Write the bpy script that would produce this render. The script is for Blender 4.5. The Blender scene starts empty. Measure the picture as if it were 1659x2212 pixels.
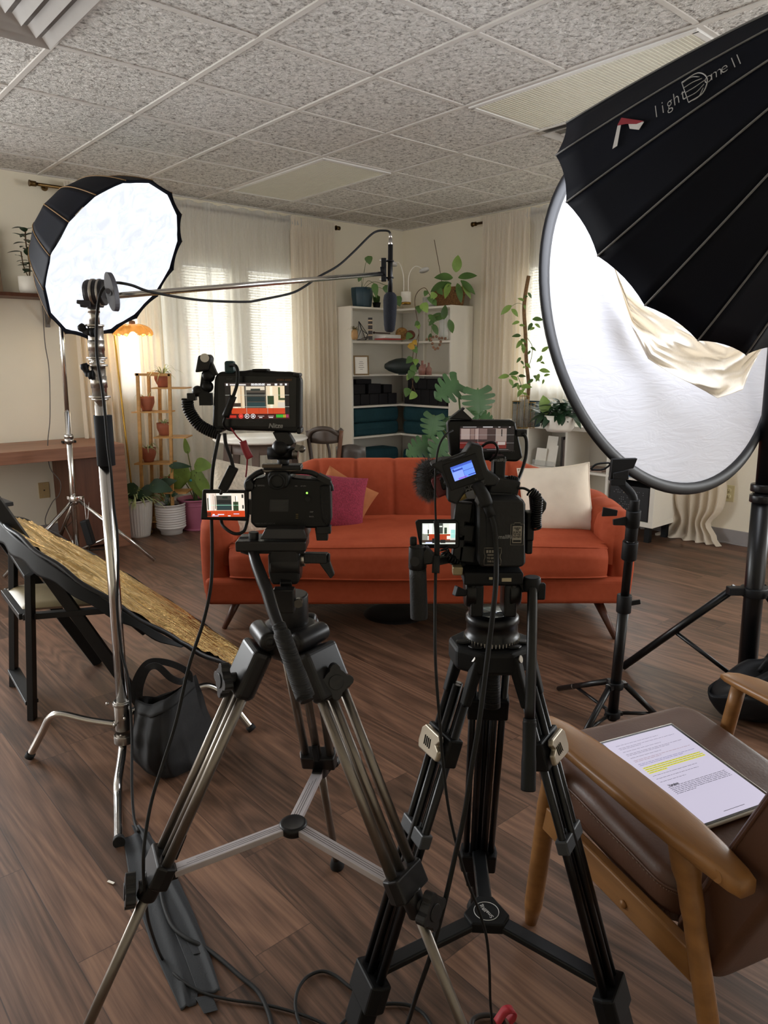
import bpy, math, random
from mathutils import Matrix, Vector, noise
random.seed(7)
C = bpy.context.scene.collection
SC = bpy.context.scene
R = math.radians
PI = math.pi

# ------------------------------------------------------------------ camera, world, exposure
# World frame: camera stands over the origin and looks along +Y; the room is turned by TH about Z.
TH = R(41.27)
RM = Matrix.Rotation(TH, 4, 'Z')
CAM_Z, PITCH, FPX = 1.30, R(11.8), 1565.6
cd = bpy.data.cameras.new('camera'); cam = bpy.data.objects.new('camera', cd); C.objects.link(cam)
cam.location = (0, 0, CAM_Z)
cam.rotation_mode = 'QUATERNION'
cam.rotation_quaternion = (Matrix.Rotation(PI/2-PITCH, 3, 'X') @ Matrix.Rotation(R(-0.15), 3, 'Z')).to_quaternion()
cd.sensor_fit = 'VERTICAL'; cd.sensor_height = 36.0; cd.lens = 36.0*FPX/2212.0
cd.clip_start = 0.02
SC.camera = cam
SC.view_settings.view_transform = 'Standard'
SC.view_settings.look = 'None'
SC.view_settings.gamma = 1.0
SC.view_settings.use_curve_mapping = False
SC.view_settings.exposure = 0.30
SC.cycles.use_denoising = True
SC.cycles.max_bounces = 8
SC.cycles.diffuse_bounces = 5
SC.cycles.transparent_max_bounces = 16
SC.cycles.sample_clamp_indirect = 6.0
SC.cycles.caustics_reflective = False; SC.cycles.caustics_refractive = False

WORLD_STRENGTH = 2.2
DOME_LEFT, DOME_RIGHT, DAYLIGHT, SIDE_FILL = 0.92, 8.5, 75.0, 210.0  # the last value drives the fill lamps added outside the unseen windows
w = bpy.data.worlds.new('world'); SC.world = w; w.use_nodes = True
w.node_tree.nodes['Background'].inputs[0].default_value = (1.0, 0.97, 0.92, 1)
w.node_tree.nodes['Background'].inputs[1].default_value = WORLD_STRENGTH

XW, YW, ZC = 5.22, 5.65, 2.574       # right wall x, window wall y (room frame), ceiling height
def rv(x, y, z=0.0): return RM @ Vector((x, y, z))
def daylight(name, x, y, z, sx, sz, nrm, power):
    l = bpy.data.lights.new(name, 'AREA'); l.shape = 'RECTANGLE'; l.size = sx; l.size_y = sz
    l.energy = power; l.color = (0.93, 0.97, 1.0)
    o = bpy.data.objects.new(name, l); C.objects.link(o)
    o.location = rv(x, y, z)
    d = (RM.to_3x3() @ Vector(nrm)).normalized()
    o.rotation_euler = d.to_track_quat('-Z', 'Y').to_euler()
daylight('daylight_left', 3.07, YW+0.75, 1.6, 2.2, 1.3, (0, -1, 0), DAYLIGHT)
daylight('daylight_right', XW+0.75, 3.35, 1.5, 1.6, 1.3, (-1, 0, 0), DAYLIGHT*0.9)
daylight('added_fill_left', -0.9, YW+0.5, 1.7, 2.8, 1.2, (0, -1, .12), SIDE_FILL)  # added fill lamp out of view, brightens the back of the room
daylight('added_fill_right', XW+0.5, -0.1, 1.7, 2.4, 1.2, (-1, 0, .12), SIDE_FILL*.5)  # weaker fill lamp, also added, behind the unseen right opening

# ------------------------------------------------------------------ surveying helpers
_f = Vector((0, math.cos(PITCH), -math.sin(PITCH))); _r = Vector((1, 0, 0)); _u = _r.cross(_f)
_c, _s = math.cos(R(-.15)), math.sin(R(-.15))
_R1, _U1 = _c*_r + _s*_u, -_s*_r + _c*_u
def ray(x, y): return ((x-829.5)/FPX)*_R1 + (-(y-1106)/FPX)*_U1 + _f
def P(x, y, d):                       # the point measured at pixel x, y of the photo, d metres away over the floor
    q = ray(x, y); return Vector((0, 0, CAM_Z)) + q*(d/q.y)
def G(x, y, z=0.0):                   # the same, at height z
    q = ray(x, y); return Vector((0, 0, CAM_Z)) + q*((z-CAM_Z)/q.z)

# ------------------------------------------------------------------ materials
def lin(c): return c/12.92 if c <= .04045 else ((c+.055)/1.055)**2.4
def hexc(h):
    return tuple(lin(int(h[i:i+2], 16)/255) for i in (0, 2, 4)) + (1.0,)
_mats = {}
class NT:
    def __init__(s, m): s.t = m.node_tree; s.n = s.t.nodes; s.b = s.n['Principled BSDF']; s.out = s.n['Material Output']
    def node(s, k, **kw):
        n = s.n.new(k)
        for a, v in kw.items(): setattr(n, a, v)
        return n
    def link(s, a, b): s.t.links.new(a, b)
    def math(s, op, a, b=None, c=None):
        n = s.node('ShaderNodeMath', operation=op)
        for i, v in enumerate((a, b, c)):
            if v is None: continue
            if isinstance(v, (int, float)): n.inputs[i].default_value = v
            else: s.link(v, n.inputs[i])
        return n.outputs[0]
    def noise(s, vec, scale, detail=3, rough=.5, dist=0):
        n = s.node('ShaderNodeTexNoise'); n.inputs['Scale'].default_value = scale; n.inputs['Detail'].default_value = detail
        n.inputs['Roughness'].default_value = rough; n.inputs['Distortion'].default_value = dist
        if vec is not None: s.link(vec, n.inputs['Vector'])
        return n.outputs[0]
    def ramp(s, fac, stops):
        n = s.node('ShaderNodeValToRGB'); e = n.color_ramp.elements
        e[0].position, e[0].color = stops[0]; e[1].position, e[1].color = stops[-1]
        for p_, c_ in stops[1:-1]:
            x = e.new(p_); x.color = c_
        s.link(fac, n.inputs[0]); return n.outputs[0]
    def bump(s, h, strength, dist=.002, prev=None):
        n = s.node('ShaderNodeBump'); n.inputs['Strength'].default_value = strength; n.inputs['Distance'].default_value = dist
        s.link(h, n.inputs['Height'])
        if prev is not None: s.link(prev, n.inputs['Normal'])
        s.link(n.outputs[0], s.b.inputs['Normal']); return n.outputs[0]
    def coord(s, kind='Object'): return s.node('ShaderNodeTexCoord').outputs[kind]
    def mapping(s, vec, sc=(1, 1, 1), loc=(0, 0, 0), rot=(0, 0, 0)):
        n = s.node('ShaderNodeMapping'); n.inputs['Scale'].default_value = sc; n.inputs['Location'].default_value = loc
        n.inputs['Rotation'].default_value = rot; s.link(vec, n.inputs[0]); return n.outputs[0]

def M_(name, col, rough=.5, metal=0., var=.12, vs=14, bump=0., bs=60, emit=0., trans=0., alpha=1., sheen=0., coat=0., ior=1.45, spec=None, stretch=None, bd=.002):
    """A principled material whose colour varies by a noise and whose surface may be bumped."""
    if name in _mats: return _mats[name]
    m = bpy.data.materials.new(name); m.use_nodes = True; n = NT(m); b = n.b
    c = hexc(col) if isinstance(col, str) else col
    b.inputs['Roughness'].default_value = rough; b.inputs['Metallic'].default_value = metal
    b.inputs['IOR'].default_value = ior
    if spec is not None: b.inputs['Specular IOR Level'].default_value = spec
    if trans: b.inputs['Transmission Weight'].default_value = trans
    if alpha < 1: b.inputs['Alpha'].default_value = alpha
    if sheen:
        b.inputs['Sheen Weight'].default_value = sheen; b.inputs['Sheen Roughness'].default_value = .45
        b.inputs['Sheen Tint'].default_value = c
    if coat: b.inputs['Coat Weight'].default_value = coat; b.inputs['Coat Roughness'].default_value = .15
    v = n.coord()
    if stretch: v = n.mapping(v, stretch)
    f = n.noise(v, vs, 3)
    lo = tuple(x*(1-var) for x in c[:3])+(1,); hi = tuple(min(1, x*(1+var)) for x in c[:3])+(1,)
    n.link(n.ramp(f, [(.3, lo), (.7, hi)]), b.inputs['Base Color'])
    if bump: n.bump(n.noise(v, bs, 4), bump, bd)
    if emit:
        b.inputs['Emission Color'].default_value = c; b.inputs['Emission Strength'].default_value = emit
    _mats[name] = m; return m
def glow(hexs, k=1.0):
    nm = 'screen_'+hexs+str(k)
    if nm in _mats: return _mats[nm]
    m = bpy.data.materials.new(nm); m.use_nodes = True; t = m.node_tree
    b = t.nodes['Principled BSDF']; b.inputs['Base Color'].default_value = (0, 0, 0, 1); b.inputs['Roughness'].default_value = .35
    b.inputs['Emission Color'].default_value = hexc(hexs); b.inputs['Emission Strength'].default_value = k
    _mats[nm] = m; return m

# ------------------------------------------------------------------ mesh builder
def frame_of(d, up=Vector((0, 0, 1))):
    d = d.normalized(); 
    if abs(d.dot(up)) > .98: up = Vector((0, 1, 0))
    x = up.cross(d).normalized(); y = d.cross(x)
    return x, y, d
def catmull(pts, n=6, closed=False):
    pts = [Vector(p) for p in pts]
    if len(pts) < 3: return pts
    out = []; L = len(pts); rng = range(L if closed else L-1)
    for i in rng:
        p0 = pts[(i-1) % L] if closed or i else pts[0]*2-pts[1]; p1 = pts[i]; p2 = pts[(i+1) % L]
        p3 = pts[(i+2) % L] if closed or i+2 < L else pts[-1]*2-pts[-2]
        for k in range(n):
            t = k/n
            out.append(.5*((2*p1)+(p2-p0)*t+(2*p0-5*p1+4*p2-p3)*t*t+(3*p1-p0-3*p2+p3)*t**3))
    if not closed: out.append(pts[-1])
    return out
class MB:
    def __init__(s, M=None): s.v = []; s.f = []; s.mi = []; s.sm = []; s.M = M or Matrix()
    def add(s, vs, fs, smooth=False, mi=0):
        o = len(s.v); s.v += [s.M @ Vector(v) for v in vs]
        for f in fs: s.f.append([i+o for i in f]); s.mi.append(mi); s.sm.append(smooth)
        return s
    def box(s, c, d, M=None, mi=0):
        c = Vector(c); hx, hy, hz = d[0]/2, d[1]/2, d[2]/2
        vs = [Vector((x*hx, y*hy, z*hz)) for x in (-1, 1) for y in (-1, 1) for z in (-1, 1)]
        if M is not None: vs = [M.to_3x3() @ v for v in vs]
        return s.add([v+c for v in vs], [(0, 1, 3, 2), (4, 6, 7, 5), (0, 4, 5, 1), (2, 3, 7, 6), (0, 2, 6, 4), (1, 5, 7, 3)], mi=mi)
    def bb(s, x0, x1, y0, y1, z0, z1, mi=0): return s.box(((x0+x1)/2, (y0+y1)/2, (z0+z1)/2), (x1-x0, y1-y0, z1-z0), mi=mi)
    def bar(s, p, q, w, h, mi=0, up=Vector((0, 0, 1)), w2=None, h2=None):
        p, q = Vector(p), Vector(q); x, y, z = frame_of(q-p, up); w2 = w2 or w; h2 = h2 or h
        vs = [p+x*a*w/2+y*b*h/2 for a, b in ((-1, -1), (1, -1), (1, 1), (-1, 1))]+[q+x*a*w2/2+y*b*h2/2 for a, b in ((-1, -1), (1, -1), (1, 1), (-1, 1))]
        return s.add(vs, [(3, 2, 1, 0), (4, 5, 6, 7), (0, 1, 5, 4), (1, 2, 6, 5), (2, 3, 7, 6), (3, 0, 4, 7)], mi=mi)
    def prism(s, poly, axis_o, ax, ay, depth, mi=0, smooth=False):
        """polygon (list of 2D) in the plane origin axis_o, axes ax, ay, extruded by vector depth"""
        o = Vector(axis_o); ax = Vector(ax); ay = Vector(ay); dp = Vector(depth); n = len(poly)
        a = [o+ax*p[0]+ay*p[1] for p in poly]; vs = a+[p+dp for p in a]
        fs = [tuple(range(n-1, -1, -1)), tuple(range(n, 2*n))]+[(i, (i+1) % n, n+(i+1) % n, n+i) for i in range(n)]
        return s.add(vs, fs, smooth, mi)
    def tube(s, pts, r, seg=10, n=0, closed=False, mi=0, cap=True):
        pts = catmull(pts, n, closed) if n else [Vector(p) for p in pts]
        L = len(pts); rs = r if callable(r) else None
        vs = []; prev = None
        for i, p in enumerate(pts):
            if closed: t = pts[(i+1) % L]-pts[i-1]
            else: t = pts[min(i+1, L-1)]-pts[max(i-1, 0)]
            if t.length < 1e-9: t = Vector((0, 0, 1))
            t.normalize()
            if prev is None: x, y, _ = frame_of(t)
            else:
                x = prev-t*prev.dot(t)
                if x.length < 1e-6: x, y, _ = frame_of(t)
                x.normalize()
            y = t.cross(x); prev = x
            rr = rs(i/max(1, L-1)) if rs else (r[i*(len(r)-1)//max(1, L-1)] if isinstance(r, (list, tuple)) else r)
            for k in range(seg):
                a = 2*PI*k/seg; vs.append(p+x*math.cos(a)*rr+y*math.sin(a)*rr)
        fs = []
        for i in range(L if closed else L-1):
            j = (i+1) % L
            for k in range(seg): fs.append((i*seg+k, i*seg+(k+1) % seg, j*seg+(k+1) % seg, j*seg+k))
        s.add(vs, fs, True, mi)
        if cap and not closed:
            o = len(s.v)-len(vs)
            s.f.append([o+k for k in range(seg-1, -1, -1)]); s.mi.append(mi); s.sm.append(False)
            s.f.append([o+(L-1)*seg+k for k in range(seg)]); s.mi.append(mi); s.sm.append(False)
        return s
    def cyl(s, p, q, r, r2=None, seg=20, mi=0): 
        r2 = r if r2 is None else r2
        return s.tube([p, q], lambda t: r+(r2-r)*t, seg, mi=mi)
    def lathe(s, prof, o=(0, 0, 0), ax=(0, 0, 1), seg=32, mi=0, ref=None, sc=(1, 1)):
        o = Vector(o); x, y, z = frame_of(Vector(ax)) if ref is None else (Vector(ref[0]), Vector(ref[1]), Vector(ax).normalized())
        vs = []; fs = []
        for r, h in prof:
            for k in range(seg):
                a = 2*PI*k/seg; vs.append(o+z*h+x*math.cos(a)*r*sc[0]+y*math.sin(a)*r*sc[1])
        for i in range(len(prof)-1):
            for k in range(seg): fs.append((i*seg+k, i*seg+(k+1) % seg, (i+1)*seg+(k+1) % seg, (i+1)*seg+k))
        return s.add(vs, fs, True, mi)
    def ball(s, c, r, seg=16, rings=10, mi=0, M=None):
        c = Vector(c); r = (r, r, r) if isinstance(r, (int, float)) else r; vs = []; fs = []
        for i in range(rings+1):
            th = PI*i/rings
            for k in range(seg):
                a = 2*PI*k/seg; v = Vector((r[0]*math.sin(th)*math.cos(a), r[1]*math.sin(th)*math.sin(a), r[2]*math.cos(th)))
                if M is not None: v = M.to_3x3() @ v
                vs.append(c+v)
        for i in range(rings):
            for k in range(seg): fs.append((i*seg+k, (i+1)*seg+k, (i+1)*seg+(k+1) % seg, i*seg+(k+1) % seg))
        return s.add(vs, fs, True, mi)
    def grid(s, fn, nu, nv, mi=0, smooth=True):
        vs = [fn(i/nu, j/nv) for j in range(nv+1) for i in range(nu+1)]
        fs = [(j*(nu+1)+i, j*(nu+1)+i+1, (j+1)*(nu+1)+i+1, (j+1)*(nu+1)+i) for j in range(nv) for i in range(nu)]
        return s.add(vs, fs, smooth, mi)
    def leaf(s, base, d, up, L, W, mi=0, curl=.25, fold=.15, n=6, shape=.9):
        """one leaf blade: base point, direction, upward normal, length, width"""
        d = Vector(d).normalized(); up = Vector(up); up = (up-d*up.dot(d))
        if up.length < 1e-5: up = Vector((0, 0, 1)) if abs(d.z) < .9 else Vector((1, 0, 0))
        up.normalize(); sd = d.cross(up); vs = []
        for i in range(n+1):
            t = i/n; wd = W/2*math.sin(PI*min(1, t**shape*.97+.03))**.8
            c = Vector(base)+d*(L*t)-up*(curl*L*t*t)
            vs += [c-sd*wd+up*fold*wd, c, c+sd*wd+up*fold*wd]
        fs = []
        for i in range(n): a = i*3; fs += [(a, a+1, a+4, a+3), (a+1, a+2, a+5, a+4)]
        return s.add(vs, fs, True, mi)
    def build(s, name, mats, parent=None, bevel=0, seg=2, solid=0, sub=0):
        inv = Matrix()
        if parent is not None: inv = world_of(parent).inverted()
        me = bpy.data.meshes.new(name); me.from_pydata([inv @ v for v in s.v], [], s.f)
        for m in (mats if isinstance(mats, (list, tuple)) else [mats]): me.materials.append(m)
        me.polygons.foreach_set('material_index', s.mi); me.polygons.foreach_set('use_smooth', s.sm)
        me.validate(); me.update()
        o = bpy.data.objects.new(name, me); C.objects.link(o); o.parent = parent
        if parent is None: o['_w'] = 1
        if solid: md = o.modifiers.new('solid', 'SOLIDIFY'); md.thickness = solid; md.offset = 0
        if bevel: md = o.modifiers.new('bevel', 'BEVEL'); md.width = bevel; md.segments = seg; md.limit_method = 'ANGLE'; md.angle_limit = R(35)
        if sub: md = o.modifiers.new('sub', 'SUBSURF'); md.levels = sub; md.render_levels = sub
        return o
def world_of(o):
    m = Matrix()
    while o is not None:
        m = o.matrix_basis @ m; o = o.parent
    return m
def thing(name, label, cat, loc=(0, 0, 0), rotz=0., group=None):
    o = bpy.data.objects.new(name, None); C.objects.link(o); o.location = loc; o.rotation_euler = (0, 0, rotz)
    o.empty_display_size = .05
    o['label'] = label; o['category'] = cat
    if group: o['group'] = group
    return o
def tag(o, label, cat, group=None, kind=None):
    o['label'] = label; o['category'] = cat
    if group: o['group'] = group
    if kind: o['kind'] = kind
    return o
def struct(o): o['kind'] = 'structure'; return o
def single(mb, name, mats, label, cat, group=None, kind=None, **kw):
    """a thing that is one mesh; its origin is put at the base of the mesh"""
    xs = [v.x for v in mb.v]; ys = [v.y for v in mb.v]; zs = [v.z for v in mb.v]
    c = Vector(((min(xs)+max(xs))/2, (min(ys)+max(ys))/2, min(zs)))
    mb.v = [v-c for v in mb.v]; o = mb.build(name, mats, None, **kw); o.location = c
    return tag(o, label, cat, group, kind)
def text(name, body, size, o, ax, ay, parent, mat, extr=.0002, align='CENTER', shear=0, offset=0, xs=1.):
    """lettering lying in the plane through o with reading direction ax and upward direction ay"""
    cu = bpy.data.curves.new(name, 'FONT'); cu.body = body; cu.size = size; cu.extrude = extr; cu.align_x = align; cu.align_y = 'CENTER'; cu.shear = shear
    cu.offset = offset
    tmp = bpy.data.objects.new('tmp', cu); me = bpy.data.meshes.new_from_object(tmp); bpy.data.objects.remove(tmp); bpy.data.curves.remove(cu)
    me.materials.clear(); me.materials.append(mat); me.name = name
    ob = bpy.data.objects.new(name, me); C.objects.link(ob)
    ax = Vector(ax).normalized(); ay = Vector(ay); ay = (ay-ax*ay.dot(ax)).normalized(); az = ax.cross(ay)
    m = Matrix((ax, ay, az)).transposed().to_4x4(); m.translation = Vector(o); m = m @ Matrix.Diagonal((xs, 1, 1, 1))
    ob.parent = parent
    ob.matrix_basis = world_of(parent).inverted() @ m if parent else m
    return ob
def screen(name, o, ax, ay, w, h, rects, parent, lift=.0004):
    """a flat lit picture: rects are (x0, y0, x1, y1, hex, strength) in 0..1, y down, painted one above the other"""
    ax = Vector(ax).normalized(); ay = Vector(ay).normalized(); az = ax.cross(ay); mb = MB(); mats = []; keys = {}
    for i, r in enumerate(rects):
        x0, y0, x1, y1, hx = r[:5]; k = r[5] if len(r) > 5 else 1.0
        kk = (hx, k)
        if kk not in keys: keys[kk] = len(mats); mats.append(glow(hx, k))
        q = [Vector(o)+ax*(x-.5)*w+ay*(.5-y)*h+az*(lift*(.3+.05*i)) for x, y in ((x0, y1), (x1, y1), (x1, y0), (x0, y0))]
        mb.add(q, [(0, 1, 2, 3)], mi=keys[kk])
    return mb.build(name, mats, parent)
X, Y, Z = Vector((1, 0, 0)), Vector((0, 1, 0)), Vector((0, 0, 1))
RX, RY = RM.to_3x3() @ X, RM.to_3x3() @ Y
# ================================================================== THE ROOM
def floor_mat():
    m = bpy.data.materials.new('wood_planks'); m.use_nodes = True; n = NT(m)
    v = n.mapping(n.coord(), rot=(0, 0, -TH)); sep = n.node('ShaderNodeSeparateXYZ'); n.link(v, sep.inputs[0])
    x, y = sep.outputs[0], sep.outputs[1]
    PW, PL = .152, 1.22
    row = n.math('FLOOR', n.math('DIVIDE', n.math('ADD', x, 0.068), PW))
    wn = n.node('ShaderNodeTexWhiteNoise', noise_dimensions='1D'); n.link(row, wn.inputs['W'])
    yy = n.math('ADD', n.math('DIVIDE', y, PL), n.math('MULTIPLY', wn.outputs[0], 7.3))
    col = n.math('FLOOR', yy)
    cv = n.node('ShaderNodeCombineXYZ'); n.link(row, cv.inputs[0]); n.link(col, cv.inputs[1])
    wn2 = n.node('ShaderNodeTexWhiteNoise', noise_dimensions='3D'); n.link(cv.outputs[0], wn2.inputs['Vector'])
    seed = n.math('MULTIPLY', wn2.outputs[0], 37.0)
    # grain: long stretched rings, different in each plank
    g = n.node('ShaderNodeCombineXYZ'); n.link(n.math('MULTIPLY', x, 7.5), g.inputs[0]); n.link(n.math('MULTIPLY', y, .85), g.inputs[1]); n.link(seed, g.inputs[2])
    low = n.noise(g.outputs[0], .75, 2, .45, .3)
    rings = n.math('FRACT', n.math('MULTIPLY', low, 15.0))
    rings = n.math('ABSOLUTE', n.math('SUBTRACT', n.math('MULTIPLY', rings, 2.0), 1.0))
    g2 = n.node('ShaderNodeCombineXYZ'); n.link(n.math('MULTIPLY', x, 130.0), g2.inputs[0]); n.link(n.math('MULTIPLY', y, 3.2), g2.inputs[1]); n.link(seed, g2.inputs[2])
    fine = n.noise(g2.outputs[0], 1.0, 4, .65)
    g3 = n.node('ShaderNodeCombineXYZ'); n.link(n.math('MULTIPLY', x, 14.0), g3.inputs[0]); n.link(n.math('MULTIPLY', y, 1.6), g3.inputs[1]); n.link(seed, g3.inputs[2])
    wide = n.noise(g3.outputs[0], 1.0, 3, .55)
    f = n.math('ADD', n.math('ADD', n.math('MULTIPLY', rings, .15), n.math('MULTIPLY', fine, .48)), n.math('MULTIPLY', wide, .40))
    f = n.math('ADD', f, n.math('MULTIPLY', n.math('SUBTRACT', wn2.outputs[0], .5), .20))
    colr = n.ramp(f, [(.25, hexc('2c1d14')), (.42, hexc('503a2c')), (.56, hexc('6b4e3d')), (.76, hexc('8a6852'))])
    # seams
    fx = n.math('ABSOLUTE', n.math('SUBTRACT', n.math('FRACT', n.math('DIVIDE', n.math('ADD', x, 0.068), PW)), .5))
    fy = n.math('ABSOLUTE', n.math('SUBTRACT', n.math('FRACT', yy), .5))
    sx = n.math('GREATER_THAN', fx, .4915); sy = n.math('GREATER_THAN', fy, .4990)
    seam = n.math('MAXIMUM', sx, sy)
    mix = n.node('ShaderNodeMix', data_type='RGBA'); n.link(n.math('MULTIPLY', seam, .62), mix.inputs[0]); n.link(colr, mix.inputs[6]); mix.inputs[7].default_value = hexc('24170f')
    n.link(mix.outputs[2], n.b.inputs['Base Color'])
    h = n.math('SUBTRACT', n.math('MULTIPLY', f, .35), seam)
    n.bump(h, .35, .0015)
    n.link(n.math('ADD', .36, n.math('MULTIPLY', fine, .16)), n.b.inputs['Roughness'])
    return m
def ceiling_mat():
    m = bpy.data.materials.new('acoustic_tile'); m.use_nodes = True; n = NT(m); v = n.coord()
    a = n.noise(v, 44, 5, .62, .8); b_ = n.noise(v, 110, 3, .5)
    f = n.math('ADD', n.math('MULTIPLY', a, .8), n.math('MULTIPLY', b_, .2))
    n.link(n.ramp(f, [(.36, hexc('8f8a84')), (.48, hexc('dcd9d3')), (.62, hexc('f7f4ef'))]), n.b.inputs['Base Color'])
    n.b.inputs['Roughness'].default_value = .95; n.b.inputs['Specular IOR Level'].default_value = .1
    n.bump(n.math('MULTIPLY', f, 1.0), 1.0, .030); return m
def bake(o):  # let the room objects be turned with the room
    o.rotation_euler = (0, 0, TH); return o
M_('wall', 'e9e2cf', .8, var=.02, vs=3, bump=.25, bs=140, spec=.2)
M_('white_paint', 'e9e6df', .5, var=.02)
M_('white_metal', 'dcdbd8', .4, var=.02)
M_('base_grey', '8f8b8b', .55, var=.04)
M_('chrome', 'd4d2cf', .16, 1.0, var=.04)
M_('steel', 'b9b5b0', .28, 1.0, var=.08)

fl = MB(); q = []
fl.add([rv(-3.2, -3.0), rv(XW+.2, -3.0), rv(XW+.2, YW+.2), rv(-3.2, YW+.2), *[rv(a, b, -.08) for a, b in ((-3.2, -3.0), (XW+.2, -3.0), (XW+.2, YW+.2), (-3.2, YW+.2))]],
       [(0, 1, 2, 3), (7, 6, 5, 4), (0, 4, 5, 1), (1, 5, 6, 2), (2, 6, 7, 3), (3, 7, 4, 0)])
struct(fl.build('floor', floor_mat()))
# ceiling slab and its grid of tees
TX0, TY0, TL = .549, 2.769, .6096
cl = MB(RM); cl.bb(-3.2, XW+.2, -3.0, YW+.2, ZC, ZC+.06)
ceil = struct(cl.build('ceiling', ceiling_mat()))
g = MB(RM)
for i in range(-6, 9):
    x = TX0+i*TL
    if x < XW: g.bb(x-.012, x+.012, -3.0, YW, ZC-.007, ZC+.002)
for j in range(-9, 6):
    y = TY0+j*TL
    if y < YW: g.bb(-3.2, XW, y-.011, y+.011, ZC-.005, ZC+.002)
g.bb(-3.2, XW, YW-.022, YW, ZC-.006, ZC+.002); g.bb(XW-.022, XW, -3.0, YW, ZC-.006, ZC+.002)
o = g.build('ceiling_grid', M_('tee', 'cfcbc5', .5, var=.02), ceil); struct(o)
# window wall (left in the photo) with three openings, right wall with one; the first opening in each list is unseen, added for light
WIN_L = [(-2.3, .5), (2.20, 2.655), (2.80, 3.265), (3.41, 3.93)]; WZ0, WZ1 = 1.07, 2.09
WIN_R = [(-1.3, 1.1), (2.55, 4.10)]
def wall_with(name, axis, lo, hi, openings, z0, z1):
    mb = MB(RM); t = .14
    def seg(a, b, za, zb):
        if axis == 'x': mb.bb(a, b, YW, YW+t, za, zb)
        else: mb.bb(XW, XW+t, a, b, za, zb)
    cur = lo
    for a, b in openings:
        seg(cur, a, 0, ZC+.05); seg(a, b, 0, z0); seg(a, b, z1, ZC+.05); cur = b
    seg(cur, hi, 0, ZC+.05)
    return struct(mb.build(name, _mats['wall']))
wall_with('wall_left', 'x', -3.2, XW+.14, WIN_L, WZ0, WZ1)
wall_with('wall_right', 'y', -3.0, YW, WIN_R, WZ0, WZ1+.02)
m = MB(RM); m.bb(-1.34, -1.2, -1.34, 2.3, 0, ZC+.05); struct(m.build('wall_added_near', _mats['wall']))  # added unseen wall behind the camera, keeps light off the foreground
m = MB(RM); m.bb(-1.2, 2.5, -1.34, -1.2, 0, ZC+.05); struct(m.build('wall_added_rear', _mats['wall']))  # second added wall out of view, shades the near floor and rigs
for nm, ax in (('baseboard_left', 'x'), ('baseboard_right', 'y')):
    mb = MB(RM)
    if ax == 'x': mb.bb(-3.2, XW, YW-.008, YW, .008, .105); mb.bb(-3.2, XW, YW-.016, YW, 0, .012)
    else: mb.bb(XW-.008, XW, -3.0, YW-.008, .008, .105); mb.bb(XW-.016, XW, -3.0, YW-.016, 0, .012)
    struct(mb.build(nm, _mats['base_grey'], bevel=.003))
glassm = bpy.data.materials.new('window_glass'); glassm.use_nodes = True; n = NT(glassm)
tpn = n.node('ShaderNodeBsdfTransparent'); gln = n.node('ShaderNodeBsdfGlossy'); gln.inputs['Roughness'].default_value = .02
mxn = n.node('ShaderNodeMixShader'); mxn.inputs[0].default_value = .06; n.link(tpn.outputs[0], mxn.inputs[1]); n.link(gln.outputs[0], mxn.inputs[2]); n.link(mxn.outputs[0], n.out.inputs[0])
def cloth_mat(name, col, sheer):
    m = bpy.data.materials.new(name); m.use_nodes = True; t = m.node_tree; n = NT(m)
    v = n.coord(); wv = n.noise(n.mapping(v, (300, 300, 60)), 1.0, 2)
    c = hexc(col); cr = n.ramp(wv, [(.3, tuple(x*.94 for x in c[:3])+(1,)), (.7, c)])
    n.link(cr, n.b.inputs['Base Color']); n.b.inputs['Roughness'].default_value = .9; n.b.inputs['Specular IOR Level'].default_value = .1
    tr = n.node('ShaderNodeBsdfTranslucent'); n.link(cr, tr.inputs[0])
    mx = n.node('ShaderNodeMixShader'); mx.inputs[0].default_value = .5 if sheer else .38
    n.link(n.b.outputs[0], mx.inputs[1]); n.link(tr.outputs[0], mx.inputs[2]); last = mx
    if sheer:
        tp = n.node('ShaderNodeBsdfTransparent'); m2 = n.node('ShaderNodeMixShader'); m2.inputs[0].default_value = sheer
        n.link(mx.outputs[0], m2.inputs[1]); n.link(tp.outputs[0], m2.inputs[2]); last = m2
    n.link(last.outputs[0], n.out.inputs[0]); return m
slatm = cloth_mat('blind_slat', 'f1efe8', 0)
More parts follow.
